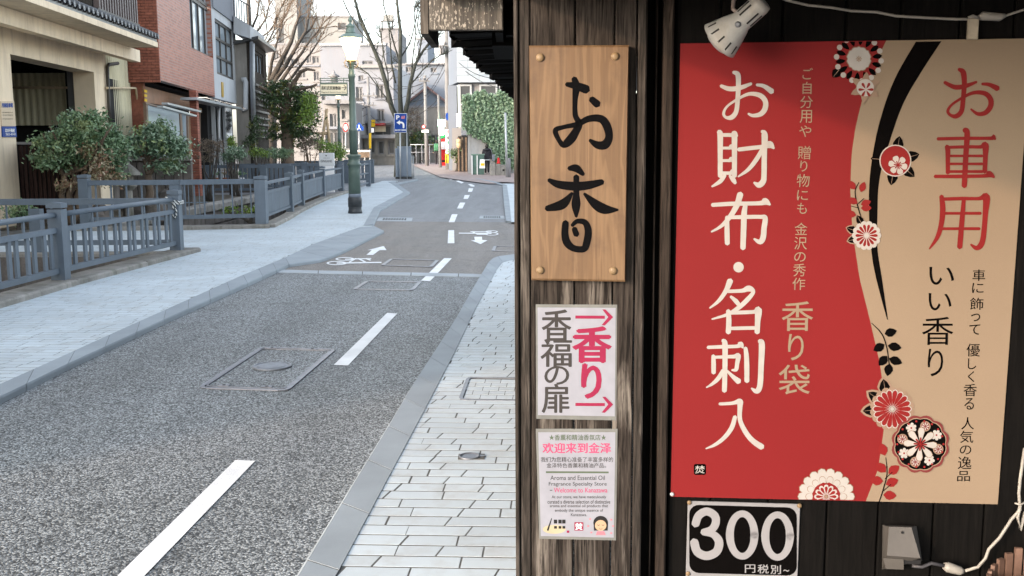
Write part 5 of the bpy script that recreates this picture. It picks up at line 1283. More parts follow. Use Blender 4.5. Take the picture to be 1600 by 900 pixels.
def corrugated(root, name, m, p0, d, n, L, z0, z1, pitch=.14, amp=.02):
    mb = MB(); k = int(L / pitch * 4); pts = []
    for i in range(k + 1):
        s = L * i / k; o = amp * (1 if (i % 4) in (0, 1) else -1) * (1 if True else 0); pts.append(p0 + d * s + n * o)
    for a, b in zip(pts, pts[1:]): mb.add([a + Vector((0, 0, z0)), b + Vector((0, 0, z0)), b + Vector((0, 0, z1)), a + Vector((0, 0, z1))], [(0, 1, 2, 3)])
    return mb.obj(name, m, root)
def txt(root, name, s, m, pl, px0, py0, px1, py1, off=.01, bold=0.0):
    mb = MB(); q = shift(pl, off); fit(mb, s, px0, py0, px1, py1, lambda x, y: on(q, x, y), bold); return mb.obj(name, M[m] if isinstance(m, str) else m, root)
def ppoly(root, name, m, pl, px, o0, o1):
    """photo-traced polygon on a facade plane with thickness from o1 (front) back to o0"""
    q = [on(shift(pl, o1), *p) for p in px]; return MB().prism(q, -pl[2] * (o1 - o0)).obj(name, m, root)

# ------------------------------------------------------------------ concrete house with tiled eave (left)
IA = plane((-9.74, 19.8), (-.0699, .9976)); OA = shift(IA, .7)
t = thing('concrete_house', 'cream concrete house with an open garage and a black tiled eave on the left', 'house', (-10.2, 22, 0))
u27, _ = uv(IA, 24, 200); u148, _ = uv(IA, 149, 150); u168, _ = uv(IA, 168, 150); u219, _ = uv(IA, 219, 150)
zh = uv(IA, 80, 100)[1]
zt_ = uv(IA, 16, 50)[1] + .25
pbox(t, 'pillar', M['concrete'], IA, -1.4, u27, 0, zt_, -.5, 0)
pbox(t, 'pillar', M['concrete'], IA, u148, u168, 0, zt_, -.5, -.004)
q0, q1 = uv(IA, 16, 85)[1], uv(IA, 149, 113)[1]
pbox(t, 'header_beam', M['concrete'], IA, -1.4, u168, (q0 + q1) / 2, zt_, -.5, .003)
ub = uv(OA, 219, 90)[0]; pbox(t, 'garage_soffit', M['concrete'], IA, -1.4, ub - .05, zt_, zt_ + .2, -3, .5); pbox(t, 'siding_head', M['concrete'], IA, ub - .05, u219, zt_, zt_ + .2, -.5, .0)
corrugated(t, 'metal_siding', M['sheet'], at3(IA, u168, 0, -.1), IA[1], IA[2], u219 - u168, .9, zt_, .16, .02)
pbox(t, 'low_wall', M['stonewall'], IA, u168, u219, 0, .95, -.4, -.04)
# outer beam
ub = uv(OA, 219, 90)[0]; z0, z1 = uv(OA, 219, 97)[1], uv(OA, 219, 79)[1]
for k in range(5):
    a = ub - 2.75 * (k + 1); pbox(t, 'fascia_beam', M['concrete'], OA, a + .006, a + 2.75, z0, z1, -.22, 0)
EA = shift(IA, 1.35); ue = uv(EA, 247, 74)[0]; ze = uv(EA, 247, 74)[1]; ze1 = uv(EA, 248, 68)[1]
pbox(t, 'eave_slab', M['concrete'], EA, ue - 13, ue, ze, ze1 + .02, -1.7, 0)
# roof tiles above the eave slab
rp0 = at3(EA, ue - 13, ze1 + .02, -.02); 
mb = MB(); bk = -IA[2] * 1.3 + Vector((0, 0, .55))
mb.prism([rp0, rp0 + EA[1] * 13, rp0 + EA[1] * 13 + bk, rp0 + bk], (0, 0, .07)); mb.obj('tile_bed', M['tile'], t)
k = 0; L_ = 13.0
while k * .27 < L_:
    p_ = at3(EA, ue - .1 - k * .27, ze1 + .15, .03)
    mb = MB(); mb.cyl(p_, p_ + bk, .075, 10); mb.cyl(p_ + EA[2] * .006 - Vector((0, 0, 0)), p_ + EA[2] * .02, .05, 10)
    mb.obj('roof_tile', M['tile'], t)
    mb = MB(); mb.lathe(p_ + EA[2] * .022, [(.066, -.02), (.066, 0), (.05, .004), (.045, -.004), (.02, .003), (.002, .005)], 10, EA[2]); mb.obj('tile_cap', M['tilecap'], t)
    k += 1
mb = MB(); s_ = at3(EA, ue - 13, ze1 + .36, -.3)
for j in range(3): mb.box(at3(EA, ue - 6.5, ze1 + .27 + j * .13, -.35 - j * .3), (13, .05, .03), X=EA[1], Y=EA[2])
mb.obj('tile_course', M['tile'], t)
pbox(t, 'upper_wall', M['cream'], IA, -1.4, u219 + .05, zt_ + .2, 8.6, -.3, .2)
# bay with vertical slats
bw_ = shift(IA, .65); ua, zb = uv(bw_, 154, 9); uc = uv(bw_, 217, 36)[0]; zb = (zb + uv(bw_, 217, 35)[1]) / 2
pbox(t, 'slatted_bay', M['frame'], IA, ua, uc, zb, 7.5, .2, .5)
Msl = pm('brown_louvre', (.13, .10, .095), .5, .15, 4, 40)
n_ = 16
for i in range(n_): u = ua + (uc - ua) * (i + .5) / n_; pbox(t, 'louvre', Msl, IA, u - .045, u + .045, zb - .05, 7.5, .52, .65)
pbox(t, 'bay_sill', M['frame'], IA, ua - .05, uc + .05, zb - .13, zb - .05, .2, .66)
# garage interior
yb = 26.4
A1, A2 = P(14, 115, yb), P(107, 196, yb)
corrugated(t, 'garage_siding', M['sheet'], Vector((A1.x, yb, 0)), Vector((1, 0, 0)), Vector((0, -1, 0)), A2.x - A1.x, P(50, 196, yb).z, P(50, 114, yb).z, .17, .02)
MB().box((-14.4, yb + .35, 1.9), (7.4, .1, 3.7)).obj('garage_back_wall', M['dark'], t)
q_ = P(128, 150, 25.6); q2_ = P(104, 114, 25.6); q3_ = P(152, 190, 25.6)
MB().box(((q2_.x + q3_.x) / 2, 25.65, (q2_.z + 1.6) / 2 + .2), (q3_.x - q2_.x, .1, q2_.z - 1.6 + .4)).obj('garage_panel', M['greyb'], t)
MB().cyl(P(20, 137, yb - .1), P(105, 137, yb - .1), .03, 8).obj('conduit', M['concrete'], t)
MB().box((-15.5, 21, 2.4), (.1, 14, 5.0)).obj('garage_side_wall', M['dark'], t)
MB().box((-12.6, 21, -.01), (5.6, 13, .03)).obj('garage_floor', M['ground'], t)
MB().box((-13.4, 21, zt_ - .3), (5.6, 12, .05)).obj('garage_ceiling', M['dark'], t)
# downpipe and conduit on the siding
dp = shift(IA, .06); 
MB().tube([on(dp, 184, 99), on(dp, 170, 101), on(dp, 167.5, 105), on(dp, 170, 160), on(dp, 174, 225)], .045, 8).obj('downpipe', M['frame'], t)
MB().tube([on(dp, 167, 137.5), on(dp, 212, 137.5), on(dp, 214.5, 156), on(dp, 219, 156.5)], .03, 8).obj('conduit', M['cream'], t)
# notices on the pillar
sg = shift(IA, .004)
t = thing('parking_notice', 'cream parking notice fixed to the concrete pillar of the garage at the left edge', 'notice', on(IA, 12, 197))
ppoly(t, 'notice_board', flat('notice_cream', (.62, .50, .36)), IA, [(1, 158), (22, 158), (25, 197), (3, 197)], .0, .02)
txt(t, 'lettering', '月極駐車場', 'signblue', IA, 3, 161, 20, 168, .026, .02)
for y in (175, 179, 185): txt(t, 'small_lettering', '契約者専用駐車場', 'black', IA, 4, y, 20, y + 1.6, .026)
t = thing('estate_agent_plate', 'blue plate with white characters under the cream parking notice', 'notice', on(IA, 14, 214))
ppoly(t, 'plate', M['signblue'], IA, [(3.5, 197.5), (25, 197.5), (26.5, 214), (4.5, 214)], .0, .02)
txt(t, 'lettering', '北川不動産', 'white', IA, 8, 201, 23, 206.5, .026, .02); txt(t, 'number', '262-4141', 'white', IA, 9, 208, 24, 211.5, .026, .02)

# slatted dark garden fence between the pillar and the camellia
Mdf = wood('dark_garden_fence', (.018, .011, .010), (.055, .032, .028), (.10, .07, .06), .3)
fy = 20.6
t = thing('slat_fence', 'dark brown slatted fence under the garage rail, left of the big camellia', 'fence', (P(70, 300, fy).x, fy, 0))
for i in range(16):
    px = 24 + i * 7.0; a = P(px, 226 + (i % 3) * .8, fy); MB().box((a.x, fy + .01 * (i % 2), (a.z + .12) / 2), (.062, .025, a.z - .12)).obj('slat', Mdf, t)
a = P(13, 230, fy); MB().box((a.x, fy, a.z / 2 + .03), (.12, .08, a.z)).obj('post', Mdf, t)
a, b = P(2, 224, fy), P(125, 225, fy); MB().box(((a.x + b.x) / 2, fy - .03, a.z), (b.x - a.x, .12, .05)).obj('top_rail', M['greyb'], t)
a, b = P(10, 300, fy), P(125, 300, fy); MB().box(((a.x + b.x) / 2, fy + .04, .45), (b.x - a.x, .03, .06)).obj('rail', Mdf, t)
MB().box(((a.x + b.x) / 2, fy + .25, .7), (b.x - a.x + .2, .05, 1.5)).obj('backing', M['dark'], t)
MB().box(((a.x + b.x) / 2, fy + .1, .06), (b.x - a.x + .2, .3, .12)).obj('footing', M['stonewall'], t)

# ------------------------------------------------------------------ unseen house added behind the camera's left to keep sun off the street
NB = plane((-10.0, -2.5), (0, 1))
t = thing('added_shade_house', 'unseen cream plastered house added beside the concrete house to shade the street', 'house', (-12, 8, 0))
hl = [(2.0 + k * 4.6, 4.2 + k * 4.6, z, z + 1.4) for k in range(4) for z in (1.0, 4.6)]
holed(t, 'front_wall', M['cream'], NB, 0, 20.4, 0, 7.6, hl, .25)
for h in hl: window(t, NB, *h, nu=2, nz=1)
MB().box((-14.2, 7.7, 3.8), (7.8, 20.3, 7.6)).obj('body', M['cream'], t)
MB().prism([(-9.2, -3, 7.6), (-14.2, -3, 9.6), (-19, -3, 7.6)], (0, 21.4, 0)).obj('roof', M['tile'], t)

# ------------------------------------------------------------------ red brick building
RB = plane((-9.58, 28.5), (-.106, .994))
t = thing('brick_building', 'red brick building with an overhanging upper storey and a tall four light window', 'building', (-10, 31, 0))
zb = P(250, 129, 28.5).z; uE = 8.3
wu0, wz0 = uv(RB, 299, 75); wu1 = uv(RB, 336.5, 91)[0]; wz1 = uv(RB, 332, 14)[1]
holed(t, 'upper_facade', M['brickfac'], RB, .04, uE, zb, 8.6, [(wu0, wu1, wz0, wz1 + .6)], .3)
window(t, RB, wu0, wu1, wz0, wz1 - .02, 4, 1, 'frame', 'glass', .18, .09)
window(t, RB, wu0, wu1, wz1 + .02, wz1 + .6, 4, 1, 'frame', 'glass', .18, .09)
xl = -10.62
MB().box(((xl - 9.58) / 2, 28.56, (zb + 8.6) / 2), (-9.62 - xl, .1, 8.6 - zb)).obj('mortar_face', M['brickmortar'], t)
bme = MB().bbox((0, 0, 0), (.208, .03, .066), b=.006).mesh('brick', M['brick'])
bmh = MB().bbox((0, 0, 0), (.10, .03, .066), b=.006).mesh('brick_half', M['brick'])
tl = WLOC(t)
r_ = 0
while zb + .04 + r_ * .078 < 5.75:
    z = zb + .04 + r_ * .078; x = -9.575 - (.108 if r_ % 2 == 0 else .055)
    first = r_ % 2
    if first: o = bpy.data.objects.new('brick', bmh); o.location = Vector((-9.575 - .052, 28.5, z)) - tl; o.parent = t; COL.objects.link(o); x = -9.575 - .112 - .106
    while x > xl:
        o = bpy.data.objects.new('brick', bme); o.location = Vector((x, 28.5 - random.uniform(0, .003), z)) - tl; o.parent = t; COL.objects.link(o); x -= .218
    r_ += 1
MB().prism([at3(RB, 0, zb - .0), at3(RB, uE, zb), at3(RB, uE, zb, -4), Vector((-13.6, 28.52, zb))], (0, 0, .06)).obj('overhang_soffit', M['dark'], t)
Rg = shift(RB, -.9)
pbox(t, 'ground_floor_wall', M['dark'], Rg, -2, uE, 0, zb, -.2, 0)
MB().box((-11.4, 28.7, zb / 2), (2.6, .1, zb)).obj('side_wall', M['brick'], t)
bp0 = P(304, 280, 30.0); 
for px_, w_, y_ in ((305, .22, 32.4),):
    for k in range(int(zb / .078)):
        a = P(px_, 200, y_); mb = MB(); mb.bbox((a.x, y_, .04 + k * .078), (w_, w_, .068), b=.005); mb.obj('pier_brick', M['brick'], t)
    MB().box((a.x, y_, zb / 2), (w_ - .03, w_ - .03, zb)).obj('pier_core', M['brickmortar'], t)
Mwb = pm('warm_brown_board', (.30, .15, .08), .45, .2, 3, 40)
ppoly(t, 'brown_fascia', Mwb, shift(RB, -.5), [(224, 134), (306, 156), (306, 172), (226, 160)], -.05, 0)
ppoly(t, 'ground_floor_panel', Mwb, shift(RB, -.7), [(284, 176), (345, 190), (345, 262), (286, 268)], -.05, 0)
for k in range(3): ppoly(t, 'wall_mark', M['yellow'], shift(RB, -.44), [(226, 140 + k * 7), (230, 141 + k * 7), (230, 145 + k * 7), (226, 144 + k * 7)], 0, .01)
# frosted screen, awning slats, lattice, pipe
scr = pm('frosted_screen', (.40, .47, .50), .4, .08, 1, 20, bmp=0); Mbr = pm('bronze_frame', (.20, .13, .09), .4, .15, 5, 50)
RS = shift(RB, .05)
ppoly(t, 'frosted_screen', scr, RS, [(231, 163), (281, 176), (286, 262), (236, 268)], 0, .03)
for a in ([(228.5, 162), (231, 162.5), (236, 268), (233, 268)], [(281, 176), (284, 177), (289, 262), (286, 262)], [(293, 178), (295, 178.5), (297, 262), (295, 262)], [(228, 160), (295, 178), (295, 180), (228, 162.5)]): ppoly(t, 'screen_frame', Mbr, RS, a, -.02, .06)
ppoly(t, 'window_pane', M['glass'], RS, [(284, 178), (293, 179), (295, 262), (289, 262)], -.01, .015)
for a in ([(262, 160), (315, 173), (314, 175.5), (262, 163)], [(255, 165), (308, 180), (307, 182.5), (255, 168)]): ppoly(t, 'awning_bar', M['alu'], shift(RB, .6), a, -.15, 0)
RL = shift(RB, -.55)
ppoly(t, 'lattice_back', M['darkwood'], RL, [(310, 171), (340, 178), (341, 250), (312, 252)], -.04, 0)
for i in range(7):
    x = 312 + i * 4.6; ppoly(t, 'lattice_bar', Mbr, RL, [(x, 171 + i), (x + 1.6, 171.5 + i), (x + 2, 250), (x + .4, 250)], .01, .05)
ppoly(t, 'lattice_head', pm('ochre_board', (.30, .20, .10), .6, .2, 3, 40), RL, [(309, 168), (340, 175), (340, 181), (309, 175)], 0, .08)
MB().tube([on(RB, 341, 160), on(RB, 344, 163), on(RB, 342, 172), on(RB, 341.5, 190), on(RB, 343, 245)], .05, 8).obj('white_downpipe', M['whitewall'], t)
ppoly(t, 'canopy', M['alu'], shift(RB, .35), [(308, 152), (378, 168), (378, 171), (308, 156)], -.5, 0)
ppoly(t, 'gold_vertical_strip', pm('gold_strip', (.55, .35, .06), .3, .1, 5, 30), RB, [(347, 128), (349.5, 129), (350, 152), (347.5, 151)], .01, .04)['label'] = 'narrow gold coloured vertical strip'  # thin gold-coloured strip standing off the facade

# ------------------------------------------------------------------ white panelled building next to it
WB = plane(tuple(at3(RB, uE + .03, 0)[:2]), (-.106, .994))
t = thing('panelled_building', 'white panelled building with a tall gridded window beside the red brick one', 'building', at3(WB, 2, 0))
ux = uv(WB, 370, 100)[0]; a0, z0 = uv(WB, 339, 115); a1 = uv(WB, 366, 120)[0]; z1 = uv(WB, 350, 38)[1]
holed(t, 'facade', M['whitewall'], WB, 0, ux, uv(WB, 355, 158)[1], 8.6, [(a0, a1, z0, z1)], .25)
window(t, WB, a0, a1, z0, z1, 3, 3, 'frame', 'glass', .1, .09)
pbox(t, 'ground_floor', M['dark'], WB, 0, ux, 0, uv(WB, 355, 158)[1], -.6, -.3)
pbox(t, 'end_wall', M['whitewall'], WB, ux - .1, ux, 0, 8.6, -3, -.26)
pbox(t, 'upper_panel', M['lav'], WB, .1, ux - .2, z1 + .3, 8.4, .01, .06)
for k in range(3): pbox(t, 'post', M['whitewall'], WB, .5 + k * 1.2, .6 + k * 1.2, 0, uv(WB, 355, 158)[1], -.25, -.12)
t = thing('banner_sign', 'narrow white vertical sign with black brushed lettering at ground floor level', 'sign', on(WB, 359, 230))
ppoly(t, 'banner', M['white'], shift(WB, .2), [(352, 164), (361, 165), (363, 215), (355, 215)], -.04, 0)
txt(t, 'lettering', '珈琲', 'black', shift(WB, .2), 354, 172, 361, 208, .02, .03)

# ------------------------------------------------------------------ old timber house
t = thing('timber_house', 'old dark timber house with a grey mortar gable, windows and boarded lower wall', 'house', (-11, 44, 0))
yg = 41.6; gl_, gr_ = P(366, 100, yg), P(394, 100, yg); zt2 = P(394, 62, yg).z
MB().box(((gl_.x + gr_.x) / 2, yg + .1, zt2 / 2), (gr_.x - gl_.x, .2, zt2)).obj('gable_wall', M['greym'], t)
SB = plane((gr_.x, yg), (-.106, .994)); ul = uv(SB, 416, 100)[0]
wa, wz = uv(SB, 399, 115); wb_ = uv(SB, 412, 120)[0]; wz_1 = uv(SB, 404, 82)[1]
holed(t, 'facade', M['darkwood'], SB, 0, ul, 0, zt2, [(wa, wb_, wz, wz_1)], .2)
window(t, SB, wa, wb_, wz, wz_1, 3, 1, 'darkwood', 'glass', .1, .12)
for k in range(9): pbox(t, 'weather_board', M['plinth'], SB, .3, ul - .2, wz - .5 - k * .26, wz - .42 - k * .26, .0, .09)
MB().prism([P(360, 70, yg - .3), Vector((gr_.x + .35, yg - .3, zt2 + .0)), Vector((gr_.x + .35, yg - .3, zt2 + .12)), P(360, 66, yg - .3)], (-.5, 5.2, 0)).obj('roof', M['tile'], t)
MB().tube([P(392.5, 65, yg - .15), P(393, 120, yg - .15), P(395, 190, yg - .15)], .07, 8).obj('downpipe', M['lav'], t)
MB().tube([P(395.5, 68, yg - .2), P(396, 120, yg - .2), P(398, 195, yg - .2)], .06, 8).obj('downpipe', M['alu'], t)
MB().tube([P(378, 125, yg - .1), P(383, 124, yg - .1), P(384, 128, yg - .1), P(384, 170, yg - .1), P(378, 172, yg - .1)], .10, 8).obj('white_duct', M['whitewall'], t)
a, b = P(366, 58, 41), P(391, 26, 41)
t2 = thing('balcony_block', 'white parapet with a rooftop railing above the timber house', 'balcony', (a.x, 41, a.z))
MB().prism([P(365, 24, 41), P(391, 40, 41), P(391, 60, 41), P(365, 52, 41)], (-.4, 4, 0)).obj('parapet', M['whitewall'], t2)
for k in range(7):
    a = P(366 + k * 4, 25 + k * 2.4, 41); MB().cyl(a, a + Vector((0, 0, .75)), .02, 6).obj('baluster', M['frame'], t2)
a, b = P(366, 25, 41), P(391, 40, 41); up_ = Vector((0, 0, .75)); MB().cyl(a + up_, b + up_, .025, 6).obj('rail', M['frame'], t2)

# ------------------------------------------------------------------ distant buildings facing the camera
def farb(name, label, x0, y0, x1, Y, m, wins=(), depth=8, cat='building', zb_=None, glm='glassd', slabs=()):
    a = P(x0, y0, Y); b = P(x1, y0, Y); z0 = gz(Y) if zb_ is None else zb_
    t = thing(name, label, cat, ((a.x + b.x) / 2, Y, z0))
    pl = plane((a.x, Y), (1, 0))
    ztop = (a.z + b.z) / 2
    hol = []
    for wn in wins:
        u0, zz1 = uv(pl, wn[0], wn[1]); u1, zz0 = uv(pl, wn[2], wn[3]); hol.append((u0, u1, zz0, zz1))
    holed(t, 'front_wall', M[m], pl, 0, b.x - a.x, z0, ztop, hol, .3)
    MB().box(((a.x + b.x) / 2, Y + depth / 2 + .31, (z0 + ztop) / 2), (b.x - a.x, depth, ztop - z0)).obj('body', M[m], t)
    for i, h in enumerate(hol):
        window(t, pl, *h, nu=(wins[i][4] if len(wins[i]) > 4 else 2), nz=1, fr='greyb', gl=glm, rec=.2, bw=.09)
        pbox(t, 'window_sill', M[m], pl, h[0] - .1, h[1] + .1, h[2] - .16, h[2] - .04, 0, .12)
    for s_ in slabs:
        u0, zz1 = uv(pl, s_[0], s_[1]); u1, zz0 = uv(pl, s_[2], s_[3]); pbox(t, s_[5] if len(s_) > 5 else 'balcony', M[s_[4]], pl, u0, u1, zz0, zz1, .01, s_[6] if len(s_) > 6 else .8)
    pbox(t, 'parapet_cap', M['greyb'], pl, -.1, b.x - a.x + .1, ztop, ztop + .15, -.5, .08)
    return t, pl
farb('apartment_block', 'tall beige concrete block with a single dark balcony opening at its top right', 462, 27, 551, 120, 'beige', [(528, 36, 541, 47, 1)])
farb('stair_tower', 'beige lift tower with a dark vertical slot rising behind the bare pruned tree', 428, -40, 462, 118, 'beige', [(435, 37, 445, 68, 1)])
farb('office_block', 'pinkish beige four storey block with white windows behind the evergreen tree', 417, 70, 500, 100, 'pinkb', [(426, 78, 436, 93), (479, 87, 487, 98), (488, 88, 499, 99), (441, 90, 452, 99), (455, 92, 466, 101), (490, 112, 499, 126), (466, 110, 478, 122)], slabs=[(417, 102, 500, 104, 'lav', 'string_course', .2), (417, 132, 500, 134, 'lav', 'string_course', .2)])
farb('plain_block', 'pale grey blank walled block behind the lit lantern', 500, 70, 603, 96, 'lav', [(503, 150, 509, 158, 1), (566, 95, 583, 101), (590, 96, 600, 101)], slabs=[(500, 68, 603, 71, 'whitewall', 'roof_rail', .3)])
tB, plB = farb('shop_house', 'grey plastered three storey house with iron railed windows left of the bare tree', 552, 104, 614, 78, 'lav', [(556, 136, 567, 158), (587, 132, 600, 153), (589, 171, 601, 190), (560, 118, 568, 126), (558, 196, 612, 238, 4)], slabs=[(553, 103, 617, 106, 'beige', 'cornice', .3), (586, 193, 603, 196, 'red', 'awning', .9), (586, 197, 603, 206, 'cream', 'shop_sign', .3), (556, 190, 612, 193, 'greyb', 'canopy', .8)])
for wn in ((587, 149, 600, 153), (589, 186, 601, 190), (556, 153, 567, 158)):
    u0, zz1 = uv(plB, wn[0], wn[1]); u1, zz0 = uv(plB, wn[2], wn[3])
    for k in range(7): u = u0 + (u1 - u0) * k / 6; pbox(tB, 'window_rail', M['frame'], plB, u - .02, u + .02, zz0, zz1, .1, .14)
farb('white_block', 'white plastered block with a pointed arch beside the parking sign', 602, 107, 626, 82, 'whitewall', [(604, 180, 612, 205, 1), (602, 208, 626, 240, 2)], slabs=[(600, 101, 627, 103, 'greyb', 'roof_slab', .4)])
farb('roof_tank_tower', 'grey rooftop tower with an antenna frame between the tree limbs', 594, 46, 622, 105, 'greyb', [])
farb('bluish_block', 'bluish grey block behind the right hand limbs of the bare tree', 622, 102, 700, 92, 'blueb', [(634, 104, 643, 113), (673, 106, 682, 113)], slabs=[(634, 99, 700, 101, 'greyb', 'roof_slab', .5)])
farb('low_stone_building', 'low grey stone walled building behind the utility poles', 626, 168, 700, 84, 'greym', [(640, 210, 652, 232, 1), (672, 210, 690, 234, 2)])
farb('rooftop_box', 'small grey plant room on the bluish block', 652, 62, 668, 93, 'blueb', [], zb_=P(655, 102, 93).z)
farb('billboard_house', 'low brown and beige house with a dark eave beside the second lamp', 504, 160, 553, 72, 'pinkb', [(515, 178, 527, 200, 2), (534, 172, 541, 186, 1), (508, 206, 548, 234, 3)], slabs=[(508, 158, 553, 163, 'greyb', 'eave', 1.2), (508, 198, 530, 202, 'lav', 'balcony', .8)])
farb('corner_shop', 'dark shopfront row at the far end of the street', 540, 214, 626, 76, 'greym', [(545, 220, 556, 240, 1), (559, 221, 570, 240, 1), (575, 219, 586, 240, 1), (590, 220, 600, 241, 1), (606, 219, 617, 241, 1)], slabs=[(540, 211, 626, 216, 'greyb', 'canopy', 1.0)])
# gable roof on the bluish block side
t = thing('gabled_house', 'small house with a red brown gabled roof behind the tall pole', 'house', (P(668, 170, 88).x, 88, .2))
MB().prism([P(640, 156, 88), P(667, 136, 88), P(694, 156, 88), P(694, 180, 88), P(640, 180, 88)], (0, 6, 0)).obj('gable', M['blueb'], t)
Mrr = pm('red_brown_roof', (.20, .12, .11), .7, .15, 1, 10)
MB().prism([P(636, 158, 87.5), P(667, 134, 87.5), P(667, 137.5, 87.5), P(637, 161, 87.5)], (0, 7, 0)).obj('roof_slope', Mrr, t)
MB().prism([P(698, 158, 87.5), P(667, 134, 87.5), P(667, 137.5, 87.5), P(697, 161, 87.5)], (0, 7, 0)).obj('roof_slope', Mrr, t)
# rooftop frame
t = thing('antenna', 'thin antenna and water tank frame on the grey rooftop tower', 'antenna', P(606, 46, 104))
for a, b in (((597, 46), (597, 33)), ((613, 46), (613, 33)), ((595, 33), (616, 33)), ((600, 33), (600, 24))): MB().cyl(P(*a, 104), P(*b, 104), .08, 6).obj('bar', M['frame'], t)
MB().box(P(608, 28.5, 104), (.9, .5, .6)).obj('tank', M['beige'], t)

# ------------------------------------------------------------------ white tiled building and ivy wall (right)
Yt = 58
a, b = P(714, 129, Yt), P(900, 129, Yt); zt3 = P(750, 20, Yt).z; zb3 = a.z
t = thing('tiled_building', 'white glazed tile building overhanging dark windows above the ivy wall', 'building', ((a.x + b.x) / 2, Yt, .15))
MB().box(((a.x + b.x) / 2, Yt + 3.05, (zb3 + zt3) / 2), (b.x - a.x, 6, zt3 - zb3)).obj('upper_body', M['tilejoint'], t)
tw, th_ = .62, .405; nx = 12; nz = int((zt3 - zb3) / th_)
tme = MB().bbox((0, 0, 0), (tw - .02, .05, th_ - .02), b=.008).mesh('wall_tile', M['whitetile']); tl = WLOC(t)
for j in range(nz):
    for i in range(7):
        p_ = Vector((a.x + tw * (i + .5), Yt + .03, zb3 + th_ * (j + .5)))
        o = bpy.data.objects.new('wall_tile', tme); o.location = p_ - tl; o.parent = t; COL.objects.link(o)
# chamfered side face seen at the left
sA = P(701, 128, Yt + 3.5)
MB().prism([Vector((a.x, Yt + .02, zb3)), Vector((a.x, Yt + .02, zt3)), Vector((sA.x, Yt + 3.5, zt3)), Vector((sA.x, Yt + 3.5, zb3))], (.3, .3, 0)).obj('side_face', M['blueb'], t)
zc = .15
MB().box(((a.x + b.x) / 2, Yt + 3.3, (zc + zb3) / 2), (b.x - a.x - .3, 5.6, zb3 - zc - .01)).obj('lower_body', M['greyb'], t)
lp_ = plane((a.x, Yt + .46), (1, 0))
for x0, x1 in ((717, 737), (749, 777), (780, 803)):
    u0, _ = uv(lp_, x0, 140); u1, _ = uv(lp_, x1, 140); z0 = uv(lp_, x0, 165)[1]; z1 = uv(lp_, x0, 132)[1]
    window(t, lp_, u0, u1, z0, z1, 1, 1, 'alu', 'glassd', -.05, .1)
MB().box((P(708, 180, Yt + 1).x, Yt + 1, (P(708, 132, Yt).z + .15) / 2), (.5, 1, P(708, 132, Yt).z - .2)).obj('corner_pier', M['blueb'], t)
# ivy wall
Yi = 55
t = thing('ivy_wall', 'grey garden wall smothered in pale green ivy on the right side of the street', 'wall', (P(765, 272, Yi).x, Yi, .1))
wp = [P(731, 272, Yi), P(731, 200, Yi), P(735, 150, Yi), P(745, 146, Yi), P(815, 144, Yi), P(815, 272, Yi)]
MB().prism(wp, (0, .4, 0)).obj('masonry', pm('grey_rendered_wall', (.36, .37, .38), .9, .12, .8, 20, dirt=(.25, .25, .24)), t)
rnd = random.Random(11); mb = MB()
def leafq(mb, p, size, rnd, up=.3, nrm=None):
    n = Vector((rnd.gauss(0, 1), rnd.gauss(0, 1), rnd.gauss(0, 1) + up)).normalized() if nrm is None else (nrm + Vector((rnd.gauss(0, .45), rnd.gauss(0, .45), rnd.gauss(0, .45)))).normalized()
    x = n.cross(Vector((rnd.gauss(0, 1), rnd.gauss(0, 1), rnd.gauss(0, 1)))).normalized(); y = n.cross(x); s = size * rnd.uniform(.6, 1.25)
    mb.add([p - x * s, p - y * s * .45 + n * s * .12, p + x * s * 1.1, p + y * s * .45 + n * s * .12], [(0, 1, 2), (0, 2, 3)])
cur = [(728, 160), (731, 185), (729, 205), (735, 209), (752, 217), (763, 226), (770, 240), (777, 262)]
def ivylow(x):
    for (xa, ya), (xb, yb) in zip(cur[2:], cur[3:]):
        if xa <= x <= xb: return ya + (yb - ya) * (x - xa) / (xb - xa)
    return 262 if x > 777 else 200
for i in range(15000):
    px = rnd.uniform(723, 806); top = 145 + 3.5 * math.sin(px * .19) + 2 * math.sin(px * .53) + max(0, (736 - px)) * .35; lo = ivylow(px) + 3 * math.sin(px * .8)
    if px < 731 and rnd.random() < .4 + .3 * math.sin(px * 3): continue
    py = rnd.uniform(top, lo); clump = math.sin(px * .9 + math.sin(py * .31) * 2) * math.sin(py * .55 + px * .2)
    p_ = P(px, py, Yi - .18 - .16 * clump - rnd.uniform(0, .12)); leafq(mb, p_, .105, rnd, nrm=Vector((0, -.75, .6)))
tag(mb.obj('ivy_leaves', M['ivy'], t), kind='stuff')

